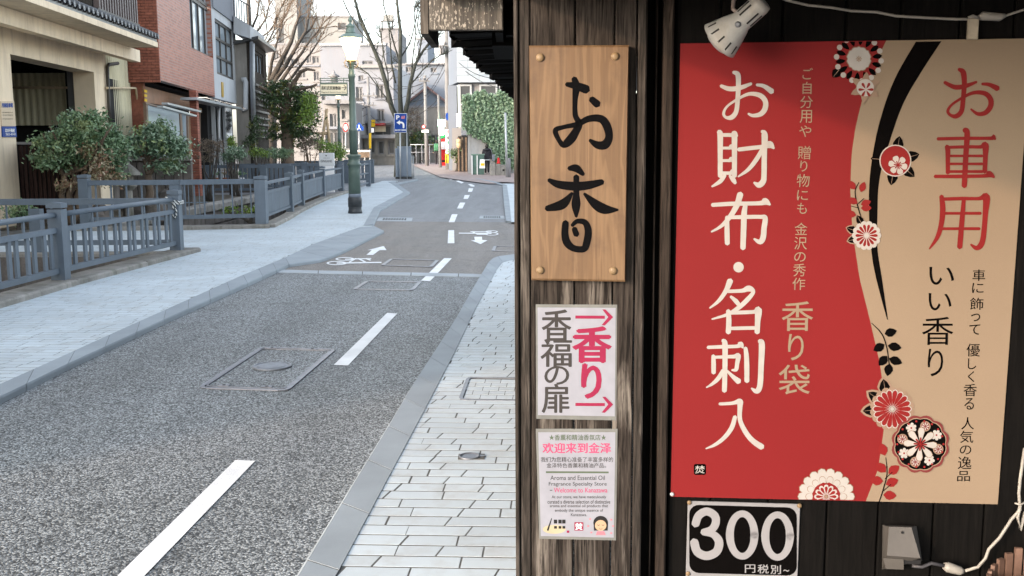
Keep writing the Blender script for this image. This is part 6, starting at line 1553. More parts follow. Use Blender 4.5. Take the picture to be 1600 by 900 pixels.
# ------------------------------------------------------------------ vegetation
def limb(mb, a, b, r0, r1, rnd, seg=5, wob=.06, n=6):
    a, b = Vector(a), Vector(b); L = (b - a).length; pts = []
    for i in range(seg + 1):
        s = i / seg; w_ = wob * L * math.sin(math.pi * s); pts.append(a.lerp(b, s) + Vector((rnd.uniform(-1, 1), rnd.uniform(-1, 1), rnd.uniform(-1, 1))) * w_ * .5)
    mb.tube(pts, [r0 + (r1 - r0) * i / seg for i in range(seg + 1)], n); return pts
def twigs(mb, p, d, L, r, depth, rnd, spread=.5, up=.15, n=4, kids=3):
    d = (d + Vector((rnd.gauss(0, .12), rnd.gauss(0, .12), rnd.gauss(0, .12)))).normalized(); q = p + d * L
    mid = p.lerp(q, .5) + Vector((rnd.gauss(0, 1), rnd.gauss(0, 1), rnd.gauss(0, 1))) * L * .05
    mb.tube([p, mid, q], [r, r * .8, r * .6], n, caps=False)
    if depth <= 0: return
    for k in range(kids):
        s = rnd.uniform(.45, 1); b = p.lerp(q, s)
        nd = (d + Vector((rnd.gauss(0, spread), rnd.gauss(0, spread), rnd.gauss(0, spread) + up))).normalized()
        twigs(mb, b, nd, L * rnd.uniform(.55, .8), r * .55, depth - 1, rnd, spread, up, n, kids)
def crown(name, m, blobs, count, size, rnd, root, up=.4, hollow=.55):
    """leaf clumps: blobs = (centre, (rx, ry, rz)); leaves gather in tufts near the blob surfaces, gaps between"""
    mb = MB(); tot = sum(b[1][0] * b[1][2] for b in blobs)
    for c_, r_ in blobs:
        n = int(count * r_[0] * r_[2] / tot); tufts = max(3, n // 16)
        for _ in range(tufts):
            v = Vector((rnd.gauss(0, 1), rnd.gauss(0, 1), rnd.gauss(0, 1))).normalized() * rnd.uniform(hollow, 1.04)
            tc = c_ + Vector((v.x * r_[0], v.y * r_[1], v.z * r_[2])); ts = size * rnd.uniform(1.2, 2.6)
            for k in range(16): leafq(mb, tc + Vector((rnd.gauss(0, ts), rnd.gauss(0, ts), rnd.gauss(0, ts * .6))), size, rnd, up)
    return tag(mb.obj(name, m, root), kind=None)
def B(px, py, Y, rx, rz, ry=None): return (P(px, py, Y), (rx * Y / 1600, (ry or rx) * Y / 1600, rz * Y / 1600))
# garden soil on the far bank
gs = MB(); gs.poly([(XB + .0, 18.9, .01), (XB, 33, .01), (-10.6, 33, .01), (-9.9, 19, .01)]); tag(gs.obj('garden_bed', M['soil']), kind='structure')
rnd = random.Random(21)
Yc = 20.0
t = thing('camellia', 'large glossy camellia with reddish patches in front of the garage', 'shrub', (P(112, 300, Yc).x, Yc, 0))
mb = MB(); base = Vector((P(108, 300, Yc).x, Yc, 0))
for tx, ty in ((100, 275), (116, 270), (128, 280)):
    m1 = P(tx, ty, Yc); limb(mb, base + Vector((rnd.uniform(-.1, .1), 0, 0)), m1, .07, .05, rnd, wob=.15)
    for k in range(5): limb(mb, m1, P(rnd.uniform(60, 190), rnd.uniform(190, 260), Yc + rnd.uniform(-.5, .5)), .04, .012, rnd)
mb.obj('trunk', M['barkb'], t)
crown('crown', M['leaf1'], [B(118, 222, Yc, 42, 30), B(150, 210, Yc, 30, 26), B(80, 225, Yc, 24, 14), B(68, 248, Yc, 20, 8), B(100, 255, Yc, 34, 12), B(172, 235, Yc, 26, 24), B(148, 180, Yc, 8, 14), B(180, 262, Yc, 10, 18), B(120, 190, Yc, 24, 14)], 8000, .046, rnd, t)
crown('reddish_leaves', M['leafred'], [B(142, 236, Yc - .4, 12, 12), B(165, 255, Yc - .4, 14, 16), B(150, 275, Yc - .3, 14, 12), B(175, 275, Yc - .3, 12, 14)], 1100, .04, rnd, t)
crown('dry_leaves', M['leafred'], [B(110, 290, Yc - .3, 16, 6)], 160, .045, rnd, t)
Yd = 21.4
t = thing('small_camellia_tree', 'small round camellia tree with a forked pale trunk beside the stone lantern', 'tree', (P(233, 300, Yd).x, Yd, 0))
mb = MB(); base = Vector((P(232, 300, Yd).x, Yd, 0)); fk = P(232, 273, Yd); limb(mb, base, fk, .09, .075, rnd)
for e in ((225, 248), (246, 258), (235, 252)): limb(mb, fk, P(*e, Yd), .055, .035, rnd)
for k in range(9): limb(mb, P(232, 252, Yd), P(rnd.uniform(205, 285), rnd.uniform(200, 250), Yd + rnd.uniform(-.4, .4)), .03, .01, rnd)
mb.obj('trunk', M['barkb'], t)
crown('crown', M['leaf2'], [B(232, 222, Yd, 26, 15), B(258, 225, Yd, 28, 18), B(251, 200, Yd, 12, 12), B(278, 240, Yd, 16, 10), B(218, 230, Yd, 16, 12), B(262, 260, Yd, 22, 7), B(235, 208, Yd, 20, 10)], 5600, .047, rnd, t)
def shrub(name, label, m, Y, blobs, n, size, sd, stem='barkd', cat='shrub', tw=0):
    rnd = random.Random(sd); c_ = blobs[0][0]; zb_ = gz(Y); t = thing(name, label, cat, (c_.x, Y, zb_)); mb = MB()
    for k in range(7):
        e = blobs[k % len(blobs)][0]; r_ = blobs[k % len(blobs)][1]; s = Vector((c_.x + rnd.uniform(-.12, .12), Y, zb_)); d = (e + Vector((rnd.uniform(-.6, .6) * r_[0], 0, rnd.uniform(-.3, .5) * r_[2]))); limb(mb, s, d, .03, .012, rnd)
        if tw: twigs(mb, d, (d - s).normalized(), r_[2] * .5, .01, 3, rnd, .6)
    mb.obj('stems', M[stem], t); crown('crown', M[m], blobs, n, size, rnd, t); return t
shrub('twiggy_shrub', 'brown twiggy shrub standing against the brick pier', 'leafbr', 29, [B(325, 236, 29, 20, 18), B(335, 228, 29, 16, 14)], 2300, .022, 31, tw=1)
shrub('small_conifer', 'small bright green cone shaped conifer behind the brown shrub', 'leafy', 33, [B(362, 228, 33, 7, 12), B(362, 220, 33, 4, 8)], 700, .03, 32)
shrub('leafy_shrub', 'dark green leafy shrub to the left of the distant railing', 'leaf2', 32, [B(368, 240, 32, 14, 10), B(354, 246, 32, 8, 7)], 1100, .04, 33)
shrub('low_hedge_plant', 'low yellow green plant above the middle railing', 'leafy', 36, [B(400, 238, 36, 12, 6), B(412, 240, 36, 8, 5)], 700, .035, 34)
shrub('clipped_hedge', 'low dark clipped hedge under the evergreen tree', 'leaf1', 38, [B(430, 240, 38, 26, 7), B(445, 238, 38, 14, 6)], 1700, .04, 35)
shrub('bare_rounded_shrub', 'grey brown half bare round shrub in front of the yellow green one', 'leafbr', 36.5, [B(484, 233, 36.5, 22, 17), B(480, 226, 36.5, 15, 12)], 1900, .022, 36, 'barkb', tw=1)
shrub('yellow_green_bush', 'bright yellow green bush to the left of the main lamp post', 'leafy', 40, [B(520, 235, 40, 20, 13), B(505, 226, 40, 12, 8), B(530, 238, 40, 10, 10)], 2400, .04, 37)
shrub('garden_plant', 'leafy green plant behind the low bridge railing at the left edge', 'leaf1', 18.9, [B(30, 330, 18.9, 16, 10), B(44, 336, 18.9, 8, 8)], 300, .05, 38)
shrub('water_plant', 'yellowish weeds growing on the canal bank under the railing', 'leafy', 20.5, [B(395, 328, 20.5, 14, 5), B(355, 330, 20.5, 10, 4)], 260, .04, 39)
shrub('potted_bamboo', 'green leaves along the dark boards of the timber house', 'leafev', 40, [B(402, 200, 40, 10, 20), B(392, 222, 40, 12, 10)], 1100, .045, 40)
# evergreen tree with climbing crown
Ye = 42
t = thing('evergreen_tree', 'dark evergreen tree with contorted bare boughs and yellowish leaves on its right', 'tree', (P(450, 262, Ye).x, Ye, 0))
rnd = random.Random(41); mb = MB(); base = Vector((P(449, 262, Ye).x, Ye, 0))
l1 = limb(mb, base, P(447, 170, Ye), .30, .22, rnd, 6, .03, 9); limb(mb, P(447, 170, Ye), P(452, 130, Ye), .2, .1, rnd, n=8)
for pts, r_ in (([(447, 165), (460, 128), (470, 112), (480, 108), (492, 110)], .11), ([(450, 175), (430, 150), (415, 140), (405, 135)], .09), ([(448, 150), (465, 140), (485, 136), (495, 132)], .08), ([(452, 150), (478, 150), (490, 148), (497, 152)], .06), ([(448, 200), (470, 185), (485, 175)], .08), ([(447, 190), (430, 180), (418, 172)], .08)):
    mb.tube([P(x, y, Ye - .2 * i) for i, (x, y) in enumerate(pts)], [r_ * (1 - .15 * i) for i in range(len(pts))], 6)
mb.obj('trunk', M['barkb'], t)
crown('crown', M['leafev'], [B(450, 165, Ye, 34, 26), B(470, 185, Ye, 30, 30), B(430, 150, Ye, 22, 20), B(478, 160, Ye, 18, 24), B(440, 205, Ye, 22, 14), B(472, 215, Ye, 22, 14), B(448, 138, Ye, 26, 12)], 8500, .065, rnd, t)
crown('yellow_leaves', M['leafy'], [B(484, 165, Ye - 1, 11, 20), B(478, 185, Ye - 1, 10, 12)], 1000, .06, rnd, t)
# pruned bare tree
Yp = 47
t = thing('pruned_bare_tree', 'large bare tree with many pollarded limbs fanning up behind the timber house', 'tree', (P(432, 260, Yp).x, Yp, 0))
rnd = random.Random(51); mb = MB(); base = Vector((P(420, 262, Yp).x, Yp, 0)); limb(mb, base, P(422, 128, Yp), .34, .24, rnd, 5, .02, 10)
tb = MB()
def lim2(pts, r_, Y, tw=True, dep=2, tL=1.0):
    r_ *= .55
    P3 = [P(x, y, Y + .25 * math.sin(i * 2.1)) for i, (x, y) in enumerate(pts)]
    mb.tube(P3, [max(.03, r_ * (1 - .62 * i / (len(P3) - 1))) for i in range(len(P3))], 8)
    if tw:
        d = (P3[-1] - P3[-2]).normalized()
        for k in range(5): twigs(tb, P3[-1], (d + Vector((rnd.gauss(0, .35), rnd.gauss(0, .35), rnd.gauss(0, .25)))).normalized(), tL * rnd.uniform(.4, 1), .022, dep, rnd, .4, .2, 4, 3)
        for i in range(1, len(P3) - 1):
            for k in range(2): twigs(tb, P3[i], (d + Vector((rnd.gauss(0, .8), rnd.gauss(0, .5), rnd.gauss(0, .3)))).normalized(), tL * .6, .02, dep, rnd, .5, .25, 4, 2)
for pts, r_ in (([(422, 128), (440, 95), (455, 65), (462, 40), (468, 25)], .24), ([(424, 130), (445, 105), (462, 75), (478, 48), (482, 30)], .20), ([(428, 128), (440, 112), (455, 88), (470, 60), (486, 45)], .18), ([(438, 128), (452, 108), (470, 85), (485, 62), (500, 45)], .16), ([(440, 135), (455, 122), (468, 105), (484, 85), (497, 66)], .15), ([(420, 125), (425, 95), (432, 68), (440, 45)], .16), ([(415, 120), (412, 95), (416, 70), (428, 48)], .14)):
    lim2(pts, r_, Yp)
mb.obj('trunk', M['barkd'], t); tag(tb.obj('twigs', M['barkb'], t), kind='stuff')
t = thing('bare_tree', 'tall thick trunked bare tree standing behind the white rooftop parapet', 'tree', (P(392, 262, 52).x, 52, 0))
mb = MB(); tb = MB(); lim2([(392, 262), (391, 100), (390, 50), (388, 0), (386, -40)], .34, 52, False)
for pts, r_ in (([(391, 62), (405, 45), (415, 30), (420, 10)], .12), ([(392, 75), (405, 60), (420, 50), (432, 32), (440, 10)], .11), ([(393, 85), (410, 72), (418, 55), (415, 30)], .09), ([(391, 50), (402, 25), (404, 5), (412, -15)], .12), ([(391, 72), (412, 68), (426, 60), (440, 38)], .08)): lim2(pts, r_, 52, True, 3, 1.2)
mb.obj('trunk', M['barkd'], t); tag(tb.obj('twigs', M['barkb'], t), kind='stuff')
# central street tree
Ys = 52
t = thing('street_tree', 'bare street tree with long upright limbs behind the blue parking sign', 'tree', (P(629, 262, Ys).x, Ys, 0))
rnd = random.Random(61); mb = MB(); tb = MB(); base = Vector((P(629, 262, Ys).x, Ys, 0))
mb.tube([base, P(629, 240, Ys), P(628, 205, Ys), P(628, 188, Ys)], [.46, .38, .34, .30], 12)
for pts, r_ in (([(622, 190), (612, 168), (603, 130), (594, 100), (582, 72), (570, 45), (560, 20), (552, -10)], .26), ([(627, 185), (625, 150), (625, 100), (626, 50), (622, 20), (619, -15)], .24), ([(631, 188), (637, 160), (641, 130), (649, 100), (662, 78), (678, 60)], .22)): lim2(pts, r_, Ys, True, 2, .9)
for pts, r_ in (([(600, 118), (588, 80), (560, 45), (545, 20), (532, -8)], .06), ([(593, 98), (575, 60), (562, 35), (556, 10), (552, -12)], .07), ([(608, 150), (606, 115), (600, 90), (596, 60)], .06), ([(624, 95), (616, 70), (608, 40), (600, 10), (598, -10)], .08), ([(618, 130), (612, 100), (610, 70), (608, 50)], .08), ([(626, 90), (636, 75), (643, 60), (650, 30), (655, 0)], .08), ([(642, 125), (646, 80), (650, 55), (647, 20)], .07), ([(645, 115), (655, 80), (662, 50), (668, 20)], .07), ([(612, 165), (590, 135), (575, 115), (560, 105)], .05), ([(640, 135), (660, 110), (675, 95), (690, 85)], .05), ([(655, 90), (658, 60), (652, 40), (655, 20)], .05)): lim2(pts, r_, Ys, True, 2, .6)
mb.obj('trunk', M['barkg'], t); tag(tb.obj('twigs', M['barkg'], t), kind='stuff')
# dark trees in the distance behind the poles
for i, (x, y, rx, rz, lab) in enumerate(((657, 218, 20, 14, 'dark green shrubs behind the two tall poles'), (646, 190, 12, 22, 'bare grey brown bush beside the street tree'))):
    shrub('distant_shrub', lab, 'leafev' if i == 0 else 'leafbr', 80, [B(x, y, 80, rx, rz)], 1500, .1 if i == 0 else .05, 70 + i, tw=i)
# timber tree props
t = thing('tree_prop', 'pale timber tripod propping a young tree behind the bright bush', 'tree support', (P(507, 250, 44).x, 44, 0))
for a, b in (((500, 240), (511, 170)), ((517, 240), (509, 172)), ((486, 208), (516, 209))): MB().cyl(P(*a, 44), P(*b, 44.1), .06, 8).obj('pole', M['bamboo'], t)

# ------------------------------------------------------------------ lanterns
def lantern(name, label, px, ybase, Y, h, head_px=None, sc_=1.0, detail=True):
    b = P(px, ybase, Y); b.z = KZ if Y < 50 else gz(Y); x, y, z = b
    t = thing(name, label, 'street lamp', (x, y, z))
    k = sc_
    MB().lathe((x, y, z), [(.155 * k, 0), (.155 * k, .05), (.145 * k, .07), (.14 * k, .13), (.15 * k, .15)], 12).obj('base', M['lampband'], t)
    MB().lathe((x, y, z), [(.15 * k, .15), (.15 * k, .33), (.14 * k, .36)], 16).obj('dark_wrap', M['lampband'], t)
    MB().lathe((x, y, z), [(.135 * k, .36), (.135 * k, .43), (.13 * k, .44)], 16).obj('pale_band', M['blueb'], t)
    mb = MB(); mb.lathe((x, y, z), [(.135 * k, .44), (.12 * k, .95), (.125 * k, 1.05), (.155 * k, 1.07), (.155 * k, 1.10), (.125 * k, 1.12), (.12 * k, 1.22), (.155 * k, 1.26), (.16 * k, 1.29), (.12 * k, 1.31)], 16); mb.obj('lower_column', M['lampgreen'], t)
    hh = h - .95 * k
    mb = MB(); mb.lathe((x, y, z), [(.088 * k, 1.31), (.088 * k, 1.8), (.095 * k, 1.82), (.095 * k, 1.85), (.078 * k, 1.87), (.062 * k, hh - .35), (.075 * k, hh - .33), (.08 * k, hh - .27), (.06 * k, hh - .25), (.055 * k, hh - .06), (.075 * k, hh - .04), (.08 * k, hh)], 14); mb.obj('column', M['lampgreen'], t)
    for s in (-1, 1):
        for d in (Vector((1, 0, 0)), Vector((0, 1, 0))):
            c_ = Vector((x, y, z + hh)); MB().tube([c_ + d * s * .05 * k + Vector((0, 0, -.14)), c_ + d * s * .12 * k + Vector((0, 0, -.10)), c_ + d * s * .15 * k + Vector((0, 0, -.02)), c_ + d * s * .12 * k + Vector((0, 0, .04))], .009, 6).obj('bracket', M['brass'], t)
    MB().lathe((x, y, z + hh), [(.10 * k, 0), (.105 * k, .03), (.09 * k, .045)], 6).obj('glass_seat', M['brass'], t)
    MB().lathe((x, y, z + hh), [(.095 * k, .045), (.235 * k, .50 * k)], 6, smooth=False).obj('glass', M['lampglass'], t)
    for i in range(6):
        an = math.pi * (i + .5) / 3; d = Vector((math.cos(an), math.sin(an), 0)); MB().cyl(Vector((x, y, z + hh + .045)) + d * .097 * k, Vector((x, y, z + hh + .5 * k)) + d * .238 * k, .008 * k, 5).obj('glazing_bar', M['brass'], t)
    MB().lathe((x, y, z + hh + .5 * k), [(.255 * k, 0), (.26 * k, .02 * k), (.245 * k, .03 * k), (.17 * k, .085 * k), (.11 * k, .105 * k)], 6, smooth=False).obj('hood', M['lampcap'], t)
    MB().lathe((x, y, z + hh + .605 * k), [(.115 * k, 0), (.10 * k, .02 * k), (.095 * k, .09 * k), (.08 * k, .12 * k), (.10 * k, .135 * k), (.10 * k, .15 * k), (.06 * k, .175 * k), (.03 * k, .20 * k), (.024 * k, .23 * k), (.042 * k, .255 * k), (.046 * k, .28 * k), (.025 * k, .32 * k), (.01 * k, .35 * k), (.004, .39 * k)], 12).obj('finial', M['lampcap'], t)
    return t, Vector((x, y, z)), hh
LP, LB, hh = lantern('street_lamp', 'tall green street lamp with a lit glass lantern standing by the kerb', 555, 333.5, 22.9, 4.28, sc_=1.02)
# lean of the picture is handled by the camera; sign arm on the lamp
Ysn = 22.9
t = thing('direction_sign', 'cream finger sign with an arrow in a green frame on the main lamp post', 'sign', P(520, 150, Ysn))
a, b = P(500, 129, Ysn), P(543, 129, Ysn); c_, d = P(500, 150, Ysn), P(543, 150, Ysn)
MB().box(((a.x + b.x) / 2, Ysn, (a.z + c_.z) / 2), (b.x - a.x, .05, a.z - c_.z)).obj('frame', M['lampgreen'], t)
MB().box(((a.x + b.x) / 2, Ysn - .012, (a.z + c_.z) / 2), (b.x - a.x - .03, .05, (a.z - c_.z) * .70)).obj('panel', M['signcream'], t)
for y_ in (122.5, 126): MB().box(((a.x + b.x) / 2 + .02, Ysn, P(520, y_, Ysn).z), (b.x - a.x + .06, .02, .018)).obj('top_rail', M['lampgreen'], t)
for x_ in (500.5, 519, 537): q = P(x_, 125, Ysn); MB().box((q.x, Ysn, q.z), (.018, .018, .1)).obj('rail_post', M['lampgreen'], t)
sp_ = plane((0, Ysn - .04), (1, 0))
txt(t, 'lettering', '長町武家屋敷跡', 'black', sp_, 502, 134.5, 532.5, 140.5, 0.0, .01); txt(t, 'small_lettering', 'Nagamachi Samurai House Ruins', 'black', sp_, 502, 143, 540, 145.3, 0.0, .012)
mb = MB(); pf_ = lambda x, y: on(sp_, x, y); ribbon(mb, [(534, 137, .8), (541, 137, .8)], pf_, 2); mb.obj('arrow_shaft', M['black'], t)
mb = MB(); pf_ = lambda x, y: on(shift(sp_, .002), x, y); ribbon(mb, [(537.5, 133.5, .9), (541, 137, .9), (537.5, 140.5, .9)], pf_, 2); mb.obj('arrow_head', M['black'], t)
mb = MB(); q = P(522, 120, Ysn); mb.lathe((q.x, Ysn + .3, q.z - .12), [(.10, 0), (.10, .12), (.17, .14), (.04, .22), (.02, .28), (.004, .30)], 8)
o = mb.obj('roof_ventilator', M['greyb']); tag(o, 'small pointed roof ventilator seen behind the direction sign', 'ventilator'); 
o.location = P(522, 128, 70); o.scale = (2.6, 2.6, 2.6)
lantern('street_lamp', 'smaller second street lamp further away below the direction sign', 531, 250, 46, 4.3, sc_=.8)
# the lit lantern's own light
for p_, e in ((Vector((LB.x, LB.y, LB.z + hh + .3)), 6),):
    l = bpy.data.lights.new('lantern_light', 'POINT'); l.energy = e; l.color = (1, .75, .45); l.shadow_soft_size = .2
    lo_ = bpy.data.objects.new('lantern_light', l); COL.objects.link(lo_); lo_.location = p_ + Vector((0, -.28, -.1)); lo_.parent = LP; lo_.location = lo_.location - LB

# ------------------------------------------------------------------ signs, cabinet, poles, street furniture
Yk = 49.0
a, b = P(619.5, 277, Yk), P(642, 277, Yk); zt4 = P(630, 230, Yk).z
t = thing('utility_cabinet', 'tall blue grey steel cabinet at the tip of the pavement below the parking sign', 'cabinet', ((a.x + b.x) / 2, Yk, 0))
mb = MB(); mb.bbox(((a.x + b.x) / 2 + .03, Yk + .25, zt4 / 2 + .05), (.60, .5, zt4 - .1), b=.02); mb.obj('body', M['greybox'], t)
mb = MB(); mb.bbox((a.x + .03, Yk + .1, zt4 / 2 + .02), (.10, .5, zt4 - .15), b=.01); mb.obj('side_panel', M['greybox'], t)
MB().box(((a.x + b.x) / 2, Yk + .25, .04), (.78, .62, .10)).obj('base', M['lampband'], t)
MB().box(((a.x + b.x) / 2 + .03, Yk + .25, zt4 + .015), (.64, .54, .05)).obj('lid', M['greybox'], t)
for x_ in (.02, .2): q = P(642, 240, Yk); MB().tube([Vector((q.x + .04 + x_ * .3, Yk + x_, .02)), Vector((q.x + .04 + x_ * .3, Yk + x_, 1.1))], .02, 6).obj('guard_rail', M['alu'], t)
Yg = 48.6; sp_ = plane((0, Yg), (1, 0))
t = thing('parking_sign', 'blue parking sign with a white left turn arrow in front of the bare tree', 'road sign', P(625, 210, Yg))
q = [P(616, 177, Yg), P(636, 177, Yg), P(635.5, 207, Yg), P(615.5, 207, Yg)]
MB().prism(q, (0, .04, 0)).obj('white_border', M['white'], t)
MB().prism([P(x, y, Yg - .012) for x, y in ((616.6, 177.6), (635.4, 177.6), (634.9, 206.4), (616.1, 206.4))], (0, .01, 0)).obj('blue_panel', M['signblue'], t)
sp_ = plane((0, Yg - .02), (1, 0))
txt(t, 'parking_letter', 'P', 'white', sp_, 619.5, 180.5, 624, 186.5, 0.01, .04)
txt(t, 'red_lettering', '金沢', pm('sign_pink', (.75, .25, .25), .5, .05), sp_, 627, 181, 632.5, 185.5, .01, .03)
txt(t, 'bottom_lettering', '香林坊地下駐車場', 'white', sp_, 617, 202, 634, 204.5, .01, .02)
mb = MB(); pf_ = lambda x, y: on(shift(sp_, .012), x, y); ribbon(mb, [(630.5, 199, 2.8), (630.3, 194, 2.8), (628, 191.6, 2.8), (624, 191.4, 2.8)], pf_, 4); mb.obj('arrow_shaft', M['white'], t)
mb = MB(); mb.add([on(shift(sp_, .02), *p) for p in ((619.5, 191.5), (624.8, 188), (624.8, 195))], [(0, 1, 2)]); mb.obj('arrow_head', M['white'], t)
for x_, y_ in ((625.3, 212),): MB().cyl(P(x_, 207, Yg + .05), Vector((P(x_, 262, Yg + .05).x, Yg + .05, 0)), .035, 8).obj('post', M['alu'], t)
MB().cyl(P(635.7, 207, Yg + .1), Vector((P(635.7, 262, Yg).x, Yg + .1, 0)), .022, 6).obj('side_post', M['alu'], t)
def upole(label, px, y0, Y, r, pxtop=None, arms=()):
    z0 = gz(Y); q = P(px, 262, Y); tq = P(pxtop or px, y0, Y)
    t = thing('utility_pole', label, 'utility pole', (q.x, Y, z0), 'concrete utility poles along the street')
    MB().cyl((q.x, Y, z0), (tq.x, Y, tq.z), r, 14, r * .72).obj('mast', M['pole'], t)
    for (ya, xa, xb) in arms:
        a, b = P(xa, ya, Y), P(xb, ya, Y); MB().box(((a.x + b.x) / 2, Y - r - .05, a.z), (b.x - a.x, .09, .09)).obj('cross_arm', M['pole'], t)
        for k in range(3): x = a.x + (b.x - a.x) * (k + .3) / 3; MB().lathe((x, Y - r - .05, a.z + .05), [(.05, 0), (.07, .05), (.05, .1), (.06, .14), (.02, .18)], 8).obj('insulator', M['greyb'], t)
    return t
tp = upole('thick utility pole with transformers and many cables beside the white tiled building', 701, 40, 62, .19, 698, ((72, 682, 712), (82, 684, 708)))
for x_, y_ in ((690, 78), (706, 76)): q = P(x_, y_, 61.6); MB().lathe((q.x, 61.5, q.z - .3), [(.16, 0), (.18, .05), (.18, .5), (.14, .55)], 12).obj('transformer', M['greyb'], tp)
MB().cyl(P(706, 80, 61.7), P(707.5, 200, 61.7), .05, 8).obj('cable_riser', M['wire'], tp)
upole('slender utility pole between the street tree and the lit green sign', 667, 118, 70, .14, 664, ((127, 655, 672),))
upole('utility pole behind the blue triangular sign', 579, 120, 74, .13, 575, ((150, 565, 590), (165, 567, 588)))
upole('short utility pole in front of the white plastered block', 606, 190, 80, .14, 603)
upole('reddish brown topped pole beside the white tiled building', 688, 148, 66, .10, 685)
# wires
wires = []
def wire(px0, py0, Y0, px1, py1, Y1, sag, r=.018, n=12):
    a, b = P(px0, py0, Y0), P(px1, py1, Y1); pts = [a.lerp(b, k / n) - Vector((0, 0, sag * 4 * (k / n) * (1 - k / n))) for k in range(n + 1)]
    o = MB().tube(pts, r, 5).obj('overhead_cable', M['wire']); wires.append(o); return o
PN = {664: 'slender pole', 698: 'thick pole', 688: 'brown topped pole', 579: 'sign pole', 575: 'sign pole', 604: 'short pole', 700: 'thick pole', 500: 'left buildings', 490: 'left buildings', 508: 'left buildings', 800: 'right eave', 606: 'short pole', 625: 'street tree', 640: 'street tree'}
WL = ['topmost', 'second from the top', 'steeply rising', 'longest high one', 'low sagging', 'top left', 'most sagging left', 'third on the left', 'lowest on the left', 'lower right', 'upper right', 'descending', 'short one', 'faint upper left', 'level one', 'crossing below the transformer', 'shortest', 'slanting down left']
for i, wd in enumerate([(664, 128, 70, 575, 128, 74, .5), (664, 132, 70, 575, 150, 74, .6), (664, 127, 70, 698, 73, 62, .3), (698, 73, 62, 575, 120, 74, .8), (688, 152, 66, 579, 190, 74, .8), (579, 165, 74, 500, 150, 90, .7), (579, 160, 74, 500, 170, 90, .9), (579, 175, 74, 500, 182, 90, .6), (579, 190, 74, 490, 195, 90, .5), (698, 82, 62, 800, 140, 50, .5), (698, 78, 62, 800, 120, 45, .6), (664, 140, 70, 606, 192, 80, .5), (688, 160, 66, 625, 180, 80, .3), (575, 122, 74, 508, 112, 95, .5), (664, 130, 70, 606, 128, 84, .3), (698, 90, 62, 664, 150, 70, .3), (604, 192, 80, 579, 180, 74, .2), (700, 100, 62, 640, 175, 80, .5)]):
    o = wire(*wd); tag(o, 'cable from the %s to the %s, %s' % (PN.get(wd[0], 'left'), PN.get(wd[3], 'buildings'), WL[i]), 'cable', 'overhead cables between the utility poles')
# banded sign on the thick pole
t = thing('pole_sign', 'white vertical sign above a yellow and black band on the thick pole', 'sign', P(701, 265, 61.6))
q0 = P(701, 262, 62); x_ = q0.x; zA, zB = P(701, 202, 61.6).z, P(701, 240, 61.6).z
MB().box((x_, 61.68, (zA + zB) / 2), (.30, .04, zA - zB)).obj('white_panel', M['white'], t)
sp_ = plane((0, 61.64), (1, 0))
txt(t, 'red_mark', '呉', 'red', sp_, 698.3, 203.5, 703, 209, .01, .02); txt(t, 'black_lettering', '服', 'black', sp_, 698.5, 213, 702.8, 218, .01, .02); txt(t, 'green_mark', '●', 'greenp', sp_, 698.8, 220.5, 702.8, 225, .01); txt(t, 'lower_lettering', 'めん', 'black', sp_, 698, 228, 703.4, 231, .01, .02); txt(t, 'green_lettering', '店', 'greenp', sp_, 698.5, 234, 703, 238.5, .01, .02)
z0, z1 = P(701, 255, 61.7).z, P(701, 241, 61.7).z
MB().lathe((x_, 62, z0), [(.205, 0), (.205, z1 - z0)], 16).obj('yellow_band', M['yellow'], t)
for k in range(8):
    an = 2 * math.pi * k / 8 + .2; d = Vector((math.cos(an), math.sin(an), 0)); MB().box(Vector((x_, 62, (z0 + z1) / 2)) + d * .202, (.05, .02, (z1 - z0) * .96), X=(-d.y, d.x, 0), Y=d).obj('black_stripe', M['black'], t)
# small far signs
def fsign(name, label, px, Y, m, border=None, cat='sign'):
    c_ = [P(x, y, Y) for x, y in px]; cen = sum(c_, Vector()) / len(c_); t = thing(name, label, cat, cen); MB().prism(c_, (0, .06, 0)).obj('panel', M[m], t); return t
t = fsign('crossing_sign', 'pale blue pentagonal crossing sign right of the main lamp post', [(554, 204), (554, 199), (561, 191), (568, 199), (568, 204)], 60, 'signblue')
txt(t, 'white_figure', '人', 'white', plane((0, 59.97), (1, 0)), 558, 195, 564, 203, .01, .03); MB().cyl(P(561, 204, 60.1), P(561, 245, 60.1), .03, 6).obj('post', M['alu'], t)
t = fsign('prohibition_sign', 'round red and white sign behind the second lamp', [(540 + 4.5 * math.cos(a_), 199 + 7 * math.sin(a_)) for a_ in [k * math.pi / 8 for k in range(16)]], 58, 'red', cat='road sign')
MB().prism([P(540 + 3 * math.cos(k * math.pi / 8), 199 + 5 * math.sin(k * math.pi / 8), 57.95) for k in range(16)], (0, .02, 0)).obj('inner_disc', M['white'], t); MB().cyl(P(540, 206, 58.1), P(540, 250, 58.1), .04, 6).obj('post', M['alu'], t)
t = fsign('shop_sign', 'white vertical shop sign on the grey plastered house', [(561, 174), (567, 174), (567, 193), (561, 193)], 76, 'white'); txt(t, 'lettering', '酒', 'black', plane((0, 75.9), (1, 0)), 562, 176, 566, 190, .01)
fsign('yellow_sign', 'small yellow sign over the shop awning', [(580, 187), (586, 187), (586, 198), (580, 198)], 75, 'yellow')
fsign('yellow_post_wrap', 'yellow wrapped foot of the pole left of the cabinet', [(576.5, 208), (580, 208), (580, 232), (576.5, 232)], 73.6, 'yellow', cat='pole guard')
fsign('white_notice', 'small white notice on the pole left of the parking sign', [(580, 200), (584, 200), (584, 207), (580, 207)], 73.5, 'white')
t = fsign('road_sign', 'small round red and white road sign on the slender pole', [(662 + 3.2 * math.cos(k * math.pi / 6), 198 + 3.2 * math.sin(k * math.pi / 6)) for k in range(12)], 69.6, 'red', cat='road sign')
